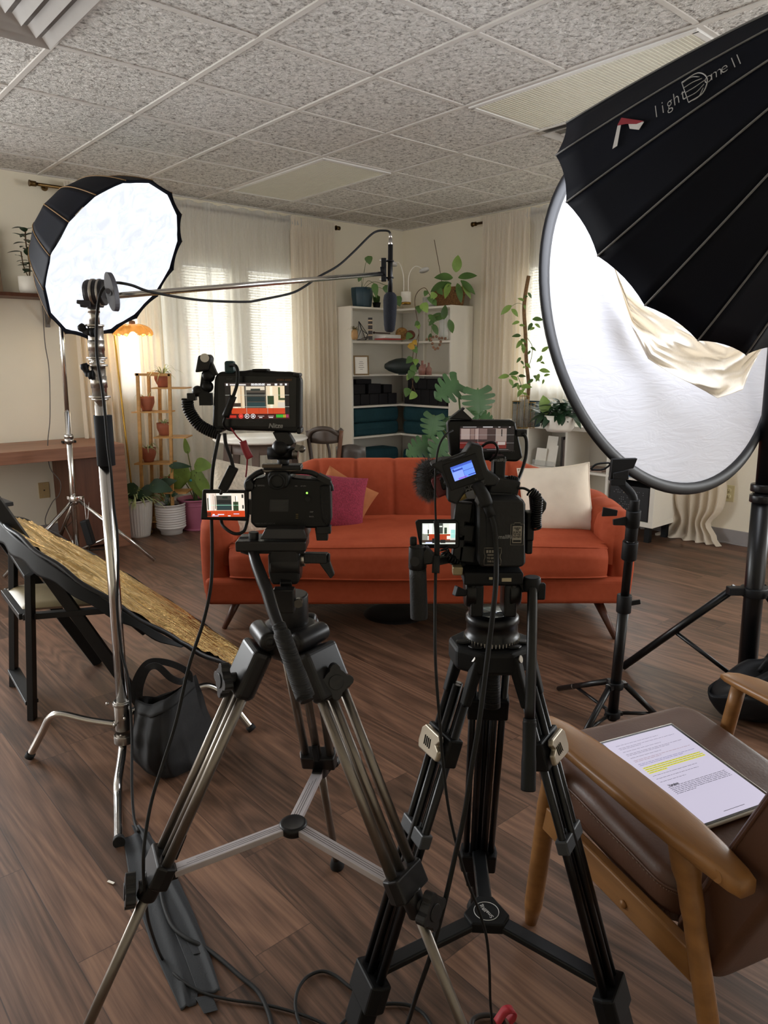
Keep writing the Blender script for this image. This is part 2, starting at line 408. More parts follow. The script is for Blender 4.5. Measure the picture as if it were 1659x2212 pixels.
def window(num, axis, a, b, z0, z1, blind_label):
    f = MB(RM); pz = MB(RM); t = .045
    def put(mb, u0, u1, d0, d1, za, zb):
        if axis == 'x': mb.bb(u0, u1, YW+d0, YW+d1, za, zb)
        else: mb.bb(XW+d0, XW+d1, u0, u1, za, zb)
    put(f, a, a+t, .06, .12, z0, z1); put(f, b-t, b, .06, .12, z0, z1); put(f, a+t, b-t, .06, .12, z0, z0+t); put(f, a+t, b-t, .06, .12, z1-t, z1)
    put(f, a, b, -.02, .06, z0-.02, z0)
    put(pz, a+t, b-t, .088, .092, z0+t, z1-t)
    wf = struct(f.build('window_%d' % num, _mats['white_paint'], bevel=.003))
    p = pz.build('pane', glassm, wf); struct(p)
    if blind_label is None: return
    c = rv((a+b)/2, YW+.03, z0) if axis == 'x' else rv(XW+.03, (a+b)/2, z0)
    th = thing('window_blind', blind_label, 'blind', c, TH, 'window blinds')
    s = MB(RM); k = 0; zz = z0+.02
    rot = Matrix.Rotation(R(47 if axis == 'x' else -47), 3, 'X' if axis == 'x' else 'Y')
    while zz < z1-.04:
        if axis == 'x': s.box(((a+b)/2, YW+.03, zz), (b-a-.02, .026, .0012), rot)
        else: s.box((XW+.03, (a+b)/2, zz), (.026, b-a-.02, .0012), rot)
        zz += .0225
    s.build('slats', slatm, th)['kind'] = 'stuff'
    h = MB(RM); put(h, a+.008, b-.008, .012, .045, z1-.035, z1-.002); h.build('headrail', _mats['white_metal'], th)
    for u in (.2, .8):
        l = MB(RM); uu = a+(b-a)*u
        l.tube([(uu, YW+.014, z0+.02), (uu, YW+.014, z1-.03)] if axis == 'x' else [(XW+.014, uu, z0+.02), (XW+.014, uu, z1-.03)], .0008, 4)
        l.build('ladder_cord', _mats['white_paint'], th)
window(1, 'x', *WIN_L[1], WZ0, WZ1, 'white slatted blind behind the sheer curtain, nearest the amber floor lamp')
window(2, 'x', *WIN_L[2], WZ0, WZ1, 'white slatted blind behind the sheer curtain, middle window above the monitor')
window(3, 'x', *WIN_L[3], WZ0, WZ1, 'white slatted blind behind the sheer curtain, window next to the cream drape')
window(5, 'x', *WIN_L[0], WZ0, WZ1, None)  # unseen window added to let in extra light from the left
window(6, 'y', *WIN_R[0], WZ0, WZ1+.02, None)  # likewise added out of view, for extra light from the right
window(4, 'y', *WIN_R[1], WZ0, WZ1+.02, 'white slatted blind behind the moss pole plant, edge hidden by round diffuser')
# a red car-like sign seen blurred outside the third window: a parked red van side and pale building opposite
ext = MB(RM); ext.bb(1.0, 7.0, YW+6, YW+6.3, -1, 4.2)
struct(ext.build('wall_exterior', M_('ext', 'b9b6ac', .9, var=.1)))
red = MB(RM); red.bb(5.35, 6.3, YW+5.5, YW+5.9, 1.35, 1.85)
single(red, 'awning', M_('redaw', 'a8323a', .7), 'red awning outside, blurred behind the window blind', 'awning')

# ------------------------------------------------------------------ ceiling fittings
lensm = M_('lens', 'cfccbc', .35, var=.03, bump=.4, bs=220)
def troffer(i0, i1, j0, j1, label):
    x0, x1 = TX0+i0*TL, TX0+i1*TL; y0, y1 = TY0+j0*TL, TY0+j1*TL
    t = thing('ceiling_light', label, 'ceiling light', rv((x0+x1)/2, (y0+y1)/2, ZC-.02), TH, 'recessed ceiling lights, off')
    f = MB(RM); e = .012; w_ = .028
    for a, b, c_, d in ((x0+e, x0+w_+e, y0+e, y1-e), (x1-w_-e, x1-e, y0+e, y1-e), (x0+w_, x1-w_, y0+e, y0+w_+e), (x0+w_, x1-w_, y1-w_-e, y1-e)): f.bb(a, b, c_, d, ZC-.014, ZC-.002)
    f.build('frame', _mats['white_metal'], t, bevel=.002)
    l = MB(RM); l.bb(x0+w_, x1-w_, y0+w_, y1-w_, ZC-.010, ZC-.004)
    for k in range(60):
        yy = y0+.05+k*(y1-y0-.1)/60; l.bb(x0+w_+.01, x1-w_-.01, yy, yy+.004, ZC-.0125, ZC-.010)
    l.build('lens', lensm, t)
troffer(4, 5, -2, 0, 'long recessed ceiling light with ribbed lens, partly hidden by the big black softbox')
troffer(4, 5, 2, 4, 'recessed ceiling light with plain lens above the window curtain')
def vent(i, j, label):
    x0, x1 = TX0+i*TL+.01, TX0+(i+1)*TL-.01; y0, y1 = TY0+j*TL+.01, TY0+(j+1)*TL-.01
    cx, cy = (x0+x1)/2, (y0+y1)/2
    t = thing('ceiling_vent', label, 'vent', rv(cx, cy, ZC-.03), TH, 'ceiling air vents')
    f = MB(RM); f.bb(x0, x1, y0, y1, ZC-.004, ZC+.001); f.build('backing', M_('vent_dark', '77726d', .6), t)
    for k in range(4):
        r0 = (x1-x0)/2-.004-k*.075; fr = MB(RM)
        ro, ri = r0, r0-.042; zo, zi = ZC-.028+.0*k, ZC-.006
        vs = []
        for r_, z_ in ((ro, zo-.0), (ri, zi), (ro, zo+.004)):
            vs += [(cx-r_, cy-r_, z_), (cx+r_, cy-r_, z_), (cx+r_, cy+r_, z_), (cx-r_, cy+r_, z_)]
        fs = [(a, (a+1) % 4, 4+(a+1) % 4, 4+a) for a in range(4)]+[(4+a, 4+(a+1) % 4, 8+(a+1) % 4, 8+a) for a in range(4)]+[(8+a, 8+(a+1) % 4, (a+1) % 4, a) for a in range(4)]
        fr.add(vs, fs); fr.build('louvre_ring', M_('vent_metal', 'aaa6a1', .5, var=.03), t)
vent(0, 0, 'white stepped air vent in the ceiling, nearest corner above the left')
vent(5, -1, 'white air vent beside the ribbed ceiling light, mostly behind the big softbox')

# ------------------------------------------------------------------ rods, curtains
brass = M_('old_brass', '6b5536', .35, 1.0)
def rod(x0, x1, axis, label, end=True):
    off = .085; zr = 2.49
    a, b = (rv(x0, YW-off, zr), rv(x1, YW-off, zr)) if axis == 'x' else (rv(XW-off, x0, zr), rv(XW-off, x1, zr))
    t = thing('curtain_rod', label, 'curtain rod', a, TH)
    MB().cyl(a, b, .011).build('rod', brass, t)
    d = (b-a).normalized()
    for p in (a, b):
        m = MB(); m.cyl(p-d*.02, p+d*.02, .018, seg=20); m.cyl(p-d*.024, p-d*.016, .021); m.build('finial', brass, t)
        m = MB(); q_ = p+d*(.10 if p is a else -.10); wdir = (RY if axis == 'x' else RX)
        m.cyl(q_, q_+wdir*(off-.004), .008); m.cyl(q_+wdir*(off-.012), q_+wdir*(off-.002), .022); m.build('bracket', brass, t)
rod(1.70, 4.33, 'x', 'dark brass curtain rod over the window beside the left softbox')
rod(4.62, 2.05, 'y', 'dark brass curtain rod over the right window, its end left of the diffuser')
sheer_m = cloth_mat('sheer', 'f3f2ee', .32); drape_m = cloth_mat('drape', 'f4ebdb', 0)
def curtain(name, label, cat, axis, u0, u1, off, mat, folds, amp, seed, z0=.01, z1=2.53, flare=0., group=None):
    rnd = random.Random(seed); W = u1-u0; ph = [rnd.uniform(-.5, .5) for _ in range(64)]; am = [rnd.uniform(.55, 1.15) for _ in range(64)]
    nu = int(abs(W)*150)+20; nv = 40
    def fn(u, v):
        z = z1-(z1-z0)*v; ruff = min(1, max(0, 1.35-abs(z-2.49)/.07)); k = u*folds; i = int(k) % 60
        fr = k-int(k); p_ = (ph[i]*(1-fr)+ph[i+1]*fr); a_ = (am[i]*(1-fr)+am[i+1]*fr)
        big = math.sin(2*PI*(k+.55*p_+.06*v*math.sin(3*k)))*a_*amp*(.25+.75*min(1, v*2.5))
        sm = math.sin(2*PI*(k*2.7+p_))*amp*.45*(1-min(1, v*2.2))
        o_ = off+big+sm*1.0
        if ruff > 0: o_ = o_*(1-ruff)+(.1085+.004*math.sin(2*PI*k*2.7+p_))*ruff
        o_ = max(o_, .012)
        uu = u0+W*u+flare*v*(u-.5)
        zz = z+(.008*math.sin(40*u*abs(W)) if v == 0 else 0)
        return (uu, YW-o_, zz) if axis == 'x' else (XW-o_, uu, zz)
    mb = MB(RM); mb.grid(fn, nu, nv)
    return single(mb, name, mat, label, cat, group)
curtain('drape', 'cream drape hanging beside the desk and the amber floor lamp', 'curtain', 'x', 1.90, 2.20, .105, drape_m, 6, .026, 1)
curtain('drape', 'narrow cream drape behind the gold floor lamp pole', 'curtain', 'x', 2.36, 2.56, .112, drape_m, 4, .020, 11)
curtain('sheer_curtain', 'white sheer curtain over the first window, left of the wooden plant stand top', 'curtain', 'x', 2.18, 3.02, .075, sheer_m, 9, .020, 2)
curtain('sheer_curtain', 'white sheer curtain over the middle of the windows, behind the boom arm', 'curtain', 'x', 2.98, 3.92, .075, sheer_m, 11, .022, 3)
curtain('drape', 'cream drape at the corner end of the window, beside the tall corner bookcase', 'curtain', 'x', 3.80, 4.28, .105, drape_m, 8, .026, 4)
curtain('drape', 'yellowish cream drape right of the bookcase, behind the monstera', 'curtain', 'y', 4.50, 3.98, .10, drape_m, 9, .026, 5)
curtain('sheer_curtain', 'white sheer curtain over the right window, behind the moss pole plant', 'curtain', 'y', 4.02, 2.75, .07, sheer_m, 15, .020, 6)
# the drape whose hem bunches on the floor beyond the cube shelf
mb = MB(RM)
def fn(u, v):
    z = 2.5*(1-v)+.006; k = u*6
    wide = 1.0-.35*math.exp(-((z-.14)/.07)**2)+.10*math.exp(-((z-.38)/.12)**2)+.3*max(0, 1-z/.03)
    uu = 2.42+.42*(u-.5)*wide-.05*(1-v)*0; o_ = .10+.028*math.sin(2*PI*(k+.3*math.sin(5*u+6*v)))+(.07*math.exp(-((z-.33)/.13)**2))*math.exp(-((u-.8)/.25)**2)+.06*max(0, 1-z/.04)
    return (XW-max(.02, o_), uu, z)
mb.grid(fn, 90, 90)
single(mb, 'drape', drape_m, 'cream drape bunched at its hem on the floor below the round diffuser', 'curtain')

# ------------------------------------------------------------------ outlets
def outlet(o, ux, nrm, label, kind):
    plate = M_('ivory_plate', 'b9a276', .4, var=.03) if kind == 'phone' else M_('ivory_plate2', 'cdc49a', .4, var=.03)
    t = thing('wall_outlet' if kind != 'phone' else 'phone_socket', label, 'outlet', o, TH)
    o = Vector(o); ux = Vector(ux); nrm = Vector(nrm); m = MB()
    w_, h_ = (.075, .118)
    m.prism([(-w_/2, -h_/2), (w_/2, -h_/2), (w_/2, h_/2), (-w_/2, h_/2)], o, ux, Z, nrm*.006); m.build('plate', plate, t, bevel=.002)
    dk = M_('slot_dark', '3a332a', .6)
    if kind == 'phone':
        m = MB(); m.cyl(o+nrm*.006, o+nrm*.0085, .006, seg=8); m.build('jack', dk, t)
        for s in (-1, 1): m = MB(); m.cyl(o+Z*s*.042+nrm*.006, o+Z*s*.042+nrm*.008, .003, seg=10); m.build('screw', _mats['steel'], t)
    else:
        for s in (-1, 1):
            m = MB(); c = o+Z*s*.021; m.lathe([(.0, .009), (.017, .009), (.0175, .006)], c, nrm, 20); m.build('receptacle', plate, t)
            m = MB()
            for dx, dz, a in ((-.006, .004, .002), (.006, .004, .002)): m.prism([(dx-.001, dz-.004), (dx+.001, dz-.004), (dx+.001, dz+.004), (dx-.001, dz+.004)], c+nrm*.009, ux, Z, nrm*.0004)
            m.cyl(c+nrm*.009-Z*.008, c+nrm*.0094-Z*.008, .0025, seg=8); m.build('slot', dk, t)
outlet(rv(1.60, YW, .365), RX, -RY, 'tan phone socket on the wall under the desk', 'phone')
outlet(rv(XW, 2.205, .365), -RY, -RX, 'ivory double power outlet on the right wall beside the bunched drape', 'power')
# ================================================================== SOFA
def velvet(name, col, dark, rough=.75):
    m = bpy.data.materials.new(name); m.use_nodes = True; n = NT(m); v = n.coord()
    f = n.math('ADD', n.math('MULTIPLY', n.noise(v, 3.2, 3, .6, .8), .7), n.math('MULTIPLY', n.noise(v, 45, 2), .3))
    n.link(n.ramp(f, [(.3, hexc(dark)), (.7, hexc(col))]), n.b.inputs['Base Color'])
    n.b.inputs['Roughness'].default_value = rough; n.b.inputs['Sheen Weight'].default_value = .5; n.b.inputs['Sheen Roughness'].default_value = .4
    n.b.inputs['Sheen Tint'].default_value = hexc(col); n.b.inputs['Specular IOR Level'].default_value = .15
    n.bump(n.noise(v, 300, 2), .15, .001); return m
orange = velvet('rust_velvet', 'a85034', '933f26'); _mats['orange'] = orange
walnut = M_('walnut', '4a2a1c', .45, var=.25, vs=4, stretch=(8, 8, 1))
S = thing('sofa', 'rust orange velvet sofa with channel-tufted curved back on splayed wooden legs', 'sofa', (.16, 3.65, 0))
# plan path of the shell's middle line from the front left arm, round the back, to the front right arm
xl, xr, yf, yb, rc = -.80, 1.125, 3.33, 3.98, .22
def arc(cx, cy, a0, a1, n): return [Vector((cx+rc*math.cos(R(a0+(a1-a0)*i/n)), cy+rc*math.sin(R(a0+(a1-a0)*i/n)), 0)) for i in range(n+1)]
path = [Vector((xl-.005, yf, 0)), Vector((xl-.01, yf+.2, 0))]+arc(xl+rc, yb-rc, 180, 90, 8)+arc(xr-rc, yb-rc, 90, 0, 8)+[Vector((xr+.01, yf+.2, 0)), Vector((xr+.005, yf, 0))]
dist = [0]
for a, b in zip(path, path[1:]): dist.append(dist[-1]+(b-a).length)
LT = dist[-1]
def pat(s):
    s = max(0, min(LT, s))
    for i in range(len(path)-1):
        if s <= dist[i+1]: t = (s-dist[i])/(dist[i+1]-dist[i]); return path[i].lerp(path[i+1], t)
    return path[-1]
def shell_h(s):
    e = min(s, LT-s)/.01*.01       # distance from the nearer arm front
    pts = [(0, .545), (.10, .585), (.35, .60), (.55, .615), (.80, .71), (1.0, .768), (9, .772)]
    for (a, ha), (b, hb) in zip(pts, pts[1:]):
        if e <= b: t = (e-a)/(b-a); t = t*t*(3-2*t); return ha+(hb-ha)*t
NS = 230; seams = [.17+.2065*k for k in range(int(LT/.2065))]
def ring(s):
    p = pat(s); t = (pat(s+.02)-pat(s-.02)).normalized(); inn = Vector((t.y, -t.x, 0)); h = shell_h(s); th = .075
    ds = min(abs(s-q) for q in seams); bul = .017*(1-math.exp(-(ds/.012)**1.2)); e = min(s, LT-s); rd = min(1, (e/.05))
    rd = math.sqrt(max(0.02, 1-(1-rd)**2)) if e < .05 else 1
    z0 = .155; out = []
    prof = [(-th*.55, z0), (-th*.9, z0+.05), (-th, .30), (-th, h-.09), (-th*.92, h-.035), (-th*.6, h-.008), (-th*.1, h), (th*.45, h-.008), (th*.9, h-.035), (th*1.1, h-.085), (th*1.05, h-.2), (th*.98, .40), (th*.98, .22), (th*.8, z0)]
    for o_, z in prof:
        k = bul if o_ > 0 and z > .3 else 0
        kt = bul*.35 if z > h-.05 else 0
        out.append(p+inn*((o_+k)*(.35+.65*rd))+Z*(z+kt-(1-rd)*.05*max(0, (z-.3))*1.2))
    return out
rings = [ring(LT*i/NS) for i in range(NS+1)]; m = len(rings[0]); b = MB()
vs = [v for r_ in rings for v in r_]; fs = []
for i in range(NS):
    for k in range(m): fs.append((i*m+k, (i+1)*m+k, (i+1)*m+(k+1) % m, i*m+(k+1) % m))
b.add(vs, fs, True)
b.f += [list(range(m)), [NS*m+k for k in range(m-1, -1, -1)]]; b.mi += [0, 0]; b.sm += [True, True]
b.build('back_and_arms', orange, S)
# base
def rounded_box(mb, x0, x1, y0, y1, z0, z1, r, puff=0., n=8, nx=40, ny=16):
    """closed cushion: superellipse sides, puffed top and bottom"""
    cx, cy, cz = (x0+x1)/2, (y0+y1)/2, (z0+z1)/2; hx, hy, hz = (x1-x0)/2, (y1-y0)/2, (z1-z0)/2
    def side(sgn):
        def fn(u, v):
            a, b_ = u*2-1, v*2-1
            a = math.sin(a*PI/2) if True else a; b_ = math.sin(b_*PI/2)
            ex = max(0, (abs(a)*hx-(hx-r))/r); ey = max(0, (abs(b_)*hy-(hy-r))/r); e = min(1, math.hypot(ex, ey))
            px = a*hx; py = b_*hy
            if ex > 0 and ey > 0 and math.hypot(ex, ey) > 1:
                k = 1/math.hypot(ex, ey); px = math.copysign(hx-r+ex*k*r, a); py = math.copysign(hy-r+ey*k*r, b_)
            zz = hz*max(0, 1-e**3)**.34+puff*(1-a*a)*(1-b_*b_)
            return (cx+px, cy+py, cz+sgn*zz)
        return fn
    for sg in (1, -1): mb.grid(side(sg), nx, ny)
    return mb
b = MB(); b.bb(xl-.055, xr+.055, yf-.03, 4.0, .155, .285); 
b.build('base', orange, S, bevel=.025, seg=4)
b = MB()
def cush(u, v):
    x = xl+.068+(xr-xl-.136)*u; t = v   # v runs round the section from the bottom front up over the top to the back
    sag = math.sin(PI*u)**.5; edge = (abs(2*u-1))**14
    sec = [(3.325, .292), (3.268, .292), (3.258, .330), (3.256, .400), (3.285, .446), (3.36, .468), (3.6, .472), (3.90, .455), (3.93, .40), (3.93, .292)]
    f_ = t*(len(sec)-1); i = min(int(f_), len(sec)-2); w_ = f_-i; y = sec[i][0]*(1-w_)+sec[i+1][0]*w_; z = sec[i][1]*(1-w_)+sec[i+1][1]*w_
    z += (.012*sag-.010*edge)*(1 if z > .35 else .3)+.004*math.sin(9*u+5*t)
    y += -.02*sag*(1 if t < .5 else 0)+.03*edge*(1 if t < .5 else 0)+.012*(1-sag)
    return (x, y, z)
b.grid(cush, 60, 45)
for u in (0, 1):
    q = [cush(u, v/45) for v in range(46)]
    b.add(q, [tuple(range(46)) if u else tuple(range(45, -1, -1))])
sc_ = b.build('seat_cushion', orange, S)
b = MB()
b.tube([Vector(cush(u/30, 1.15/9))+Vector((0, -.002, 0)) for u in range(31)], .0045, 6); b.tube([Vector(cush(u/30, 3.9/9))+Vector((0, -.001, 0)) for u in range(31)], .004, 6)
b.build('piping', orange, sc_)
for (tx, ty), (fx, fy) in (((-.72, 3.45), (-.795, 3.40)), ((1.04, 3.40), (1.10, 3.25)), ((-.70, 3.90), (-.78, 3.98)), ((1.02, 3.90), (1.10, 3.98))):
    b = MB(); b.cyl((tx, ty, .16), (fx, fy, 0), .024, .012, 16); b.build('leg', walnut, S)
def pillow(name, label, c, w_, h_, th, rz, tilt, roll, mat, group=None, flange=0, pipe=None, n=26):
    """a square cushion standing on edge, centre c, turned and leaned"""
    Mx = Matrix.Translation(c) @ Matrix.Rotation(rz, 4, 'Z') @ Matrix.Rotation(tilt, 4, 'X') @ Matrix.Rotation(roll, 4, 'Y')
    t = thing(name, label, 'cushion', c, 0, group); b = MB(Mx)
    def side(sg):
        def fn(u, v):
            a, b_ = 2*u-1, 2*v-1
            pin = 1-.07*(1-abs(b_)**2)*(abs(a)**3); pin2 = 1-.07*(1-abs(a)**2)*(abs(b_)**3)
            thk = th/2*(max(0, (1-abs(a)**2.6)*(1-abs(b_)**2.6)))**.55
            wr = .004*noise.noise(Vector((a*3, b_*3, sg*5)))
            return (a*w_/2*pin, sg*(thk+wr*(thk > .01)), b_*h_/2*pin2)
        return fn
    for sg in (1, -1): b.grid(side(sg), n, n)
    b.build('cover', mat, t)
    if pipe:
        e = MB(Mx); s1 = side(1); pts = [s1(i/20, 0) for i in range(20)]+[s1(1, i/20) for i in range(20)]+[s1(1-i/20, 1) for i in range(20)]+[s1(0, 1-i/20) for i in range(20)]
        e.tube(pts, pipe, 6, closed=True); e.build('edge_seam', mat, t)
    return t
cream = M_('cream_cotton', 'ddd0bd', .9, var=.04, bump=.3, bs=400, sheen=.2)
pillow('throw_pillow', 'plain cream square pillow with a stitched flange at the right end of the sofa', Vector((.875, 3.62, .605)), .36, .35, .15, R(-8), R(-17), R(-6), cream, pipe=.005)
pinkf = M_('raspberry_boucle', '8c2f42', .95, var=.25, vs=120, bump=1.0, bs=160, sheen=.4, bd=.006)
pillow('throw_pillow', 'raspberry pink fuzzy pillow leaning behind the left camera', Vector((-.27, 3.66, .585)), .36, .30, .15, R(12), R(-18), R(9), pinkf)
tanl = M_('tan_linen', 'a8663c', .8, var=.1)
pillow('throw_pillow', 'thin tan pillow peeping out behind the raspberry pillow', Vector((-.22, 3.77, .575)), .30, .26, .07, R(4), R(-14), R(30), tanl)
woven = M_('woven_cream', 'cfc3b0', .95, var=.12, vs=60, bump=1.0, bs=90, bd=.006)
pillow('throw_pillow', 'textured woven cream pillow in the left corner of the sofa, behind the left camera screen', Vector((-.68, 3.60, .60)), .42, .40, .16, R(28), R(-16), R(12), woven)
b = MB(); b.lathe([(0, .004), (.06, .006), (.14, .010), (.165, .006), (.17, 0)], (.06, 3.62, 0), Z, 28)
single(b, 'floor_disc', M_('rubber_black', '141414', .5, var=.1), 'low black rubber disc on the floor under the sofa', 'floor cover')
# ================================================================== LIGHT MODIFIERS AND STANDS
blackf = M_('black_nylon', '060914', .7, var=.15, vs=5, bump=.25, bs=30, spec=.2)
blk = M_('black_metal', '0b0b0d', .34, var=.12, spec=.4)
blkm = M_('black_matte', '0e0f11', .55, var=.1, spec=.3)
rub = M_('rubber', '0c0c0c', .7, var=.1)
silver = _mats['chrome']; steel = _mats['steel']
def face_mat(name, col, strength):
    m = bpy.data.materials.new(name); m.use_nodes = True; n = NT(m); v = n.coord()
    n.b.inputs['Base Color'].default_value = (.25, .26, .28, 1); n.b.inputs['Roughness'].default_value = .6
    cr = n.noise(v, 9, 4, .55, 1.6)
    n.bump(cr, .6, .02)
    n.link(n.ramp(cr, [(.35, tuple(c*.80 for c in hexc(col)[:3])+(1,)), (.62, hexc(col))]), n.b.inputs['Emission Color'])
    n.b.inputs['Emission Strength'].default_value = strength
    return m
def dome(name, label, Cc, n, Rr, depth, phase, sgn, piping, facem, inset=.04, belly=.62, N=16, cat='softbox'):
    """umbrella shaped softbox: rim centre Cc, axis n towards its front, rim vertices at phase + sgn*k*360/N"""
    n = Vector(n).normalized(); e = n.cross(Z).normalized(); u = e.cross(n)
    t = thing(name, label, cat, Cc)
    def pt(ang, s):       # s 0 at the rim, 1 at the apex
        r_ = Rr*(1-s**1.0)**belly if s < 1 else 0
        return Vector(Cc)-n*(depth*s)+(e*math.cos(ang)+u*math.sin(ang))*max(r_, .045)
    b = MB(); ns, nsub = 12, 6
    def fn(k):
        a0, a1 = phase+sgn*2*PI*k/N, phase+sgn*2*PI*(k+1)/N
        def f(uu, vv):
            s = vv*.985; p0, p1 = pt(a0, s), pt(a1, s); p = p0.lerp(p1, uu)
            sag = 4*uu*(1-uu)
            ctr = Vector(Cc)-n*(depth*s); inw = (ctr-p); L_ = inw.length
            p = p+inw*(.010*sag*(L_/Rr))
            if vv == 0: p = p-n*(.020*sag*Rr)
            return p
        return f
    for k in range(N): b.grid(fn(k), nsub, ns)
    b.build('shell', blackf, t, solid=.003)
    for k in range(N):
        q = MB(); a0 = phase+sgn*2*PI*k/N
        q.tube([pt(a0, i/14*.985)+(pt(a0, i/14*.985)-(Vector(Cc)-n*(depth*i/14))).normalized()*.002 for i in range(15)], .0028*Rr/.45, 6); q.build('rib_piping', piping, t)
    c = MB(); nr = 14
    vs = [Vector(Cc)-n*inset]; fs = []
    for r_ in range(1, nr+1):
        for k in range(N*4):
            kk = k/4; i = int(kk); w_ = kk-i
            p = pt(phase+sgn*2*PI*i/N, inset/depth*.9).lerp(pt(phase+sgn*2*PI*(i+1)/N, inset/depth*.9), w_)
            q = Vector(Cc)-n*inset; vv = q.lerp(p, r_/nr*.965)
            vs.append(vv+n*.006*noise.noise(vv*14))
    M4 = N*4
    for k in range(M4): fs.append((0, 1+k, 1+(k+1) % M4))
    for r_ in range(nr-1):
        for k in range(M4): a = 1+r_*M4; fs.append((a+k, a+M4+k, a+M4+(k+1) % M4, a+(k+1) % M4))
    c.add(vs, fs, True); 
    fc = c.build('front_diffusion', facem, t)
    hb = MB(); ap = Vector(Cc)-n*depth; hb.cyl(ap+n*.03, ap-n*.10, .07, .075); hb.build('speed_ring', blk, t)
    return t, pt, e, u, n
nL = Vector((.777, -.278, -.564)).normalized(); CL = Vector((-1.562, 4.487, 1.864)); RL = .52
gold_pipe = M_('bronze_piping', '7a5a2c', .5, var=.1)
dome('softbox', 'round black softbox with bronze piping and glowing white face, upper left', CL, nL, RL, .44, R(64.7), -1, gold_pipe, face_mat('dome_face_left', 'eef4ff', DOME_LEFT), inset=.02, belly=.30)
# lamp body behind the left dome and its silver stand
ap = CL-nL*.47
t = thing('studio_lamp', 'black studio lamp body behind the upper left softbox, on the silver stand', 'lamp', ap)
b = MB(); b.cyl(ap, ap-nL*.05, .055); b.build('body', blk, t, bevel=.004)
b = MB(); b.bar(ap-nL*.02, Vector((-1.985, 4.62, ap.z-.25)), .03, .02); b.build('yoke', blk, t)
st = thing('light_stand', 'silver light stand with splayed legs behind the gold reflector, beside the desk', 'light stand', (-2.01, 4.60, 0))
top = Vector((-1.985, 4.62, ap.z-.24)); bot = P(166, 1188, 4.60); bot.z = .085
b = MB(); b.cyl(bot, bot.lerp(top, .5), .0175); b.build('lower_column', silver, st)
b = MB(); b.cyl(bot.lerp(top, .45), top, .0135); b.build('upper_column', silver, st)
for f_ in (.12+.06, .40, .415): 
    b = MB(); q = bot.lerp(top, f_); b.cyl(q-Z*.015, q+Z*.015, .028); b.build('collar', steel, st)
hubz = P(163, 1075, 4.6)
b = MB(); b.cyl(hubz-Z*.02, hubz+Z*.012, .04); b.box(hubz, (.10, .03, .022)); b.build('leg_hub', silver, st, bevel=.003)
lowhub = bot+Z*.0; b = MB(); b.cyl(lowhub-Z*.012, lowhub+Z*.02, .034); b.build('brace_hub', silver, st, bevel=.003)
ftL = [G(335, 1214), G(8, 1250), Vector((-2.35, 5.05, 0))]
for f_ in ftL:
    f2 = f_+Z*.012; b = MB(); b.cyl(hubz+(f2-hubz).normalized()*.03, f2, .0125); b.build('leg', silver, st)
    b = MB(); b.cyl(lowhub, hubz.lerp(f2, .55), .007, seg=8); b.build('brace', silver, st)
b = MB(); bp = P(190, 1150, 4.45); b.box(bp, (.045, .05, .16), Matrix.Rotation(R(-12), 3, 'Y'))
pb = single(b, 'power_brick', blkm, 'black power brick hanging on a wire from the silver light stand', 'power adapter', bevel=.006)
b = MB(); b.tube([P(181, 1075, 4.5), P(186, 1120, 4.47), bp+Z*.08], .0016, 6, n=4); b.tube([P(192, 1085, 4.5), P(190, 1118, 4.47), bp+Z*.078], .0016, 6, n=4)
single(b, 'hanging_wire', steel, 'thin wire loop holding the black power brick on the silver stand', 'wire')
b = MB(); b.tube([bp-Z*.08, P(193, 1185, 4.45), G(190, 1196, .006), G(178, 1194, .006), G(195, 1188, .006), G(240, 1186, .006)], .004, 8, n=6)
single(b, 'power_cable', rub, 'black cord from the hanging power brick along the floor by the desk', 'cable')
b = MB(); b.tube([P(92, 660, 4.9), P(97, 740, 4.9), P(106, 800, 4.95), P(108, 900, 4.95), P(103, 960, 4.95), P(108, 1010, 4.9), P(130, 1040, 4.88), P(128, 1068, 4.88), P(113, 1085, 4.9), P(98, 1120, 4.92), P(104, 1140, 4.9), P(130, 1148, 4.9), P(158, 1125, 4.85)], .0032, 6, n=6)
single(b, 'thin_cable', M_('brown_cord', '57504b', .6), 'thin cord dangling in front of the wall from the left softbox to the floor', 'cable')

# right dome
nR = Vector((-.41, .72, -.56)).normalized(); CR = Vector((.88, 2.246, 1.686))
greyp = M_('grey_piping', '6b6a69', .5, var=.1)
# verts on the fit: e,u built from +n_fit, so mirror the phase for the reversed axis
nf = Vector((.41, -.72, .56)).normalized(); ef = nf.cross(Z).normalized(); uf = ef.cross(nf)
e2 = nR.cross(Z).normalized(); u2 = e2.cross(nR)
v0 = ef*math.cos(R(48.1))+uf*math.sin(R(48.1)); v1 = ef*math.cos(R(48.1-22.5))+uf*math.sin(R(48.1-22.5))
ph = math.atan2(v0.dot(u2), v0.dot(e2)); ph1 = math.atan2(v1.dot(u2), v1.dot(e2)); sg = 1 if math.sin(ph1-ph) > 0 else -1
tR, ptR, _, _, _ = dome('softbox', 'huge black softbox seen from behind with white lettering, upper right', CR, nR, .45, .76, ph, sg, greyp, face_mat('dome_face_right', 'f2f6ff', DOME_RIGHT), inset=.09, belly=.70)
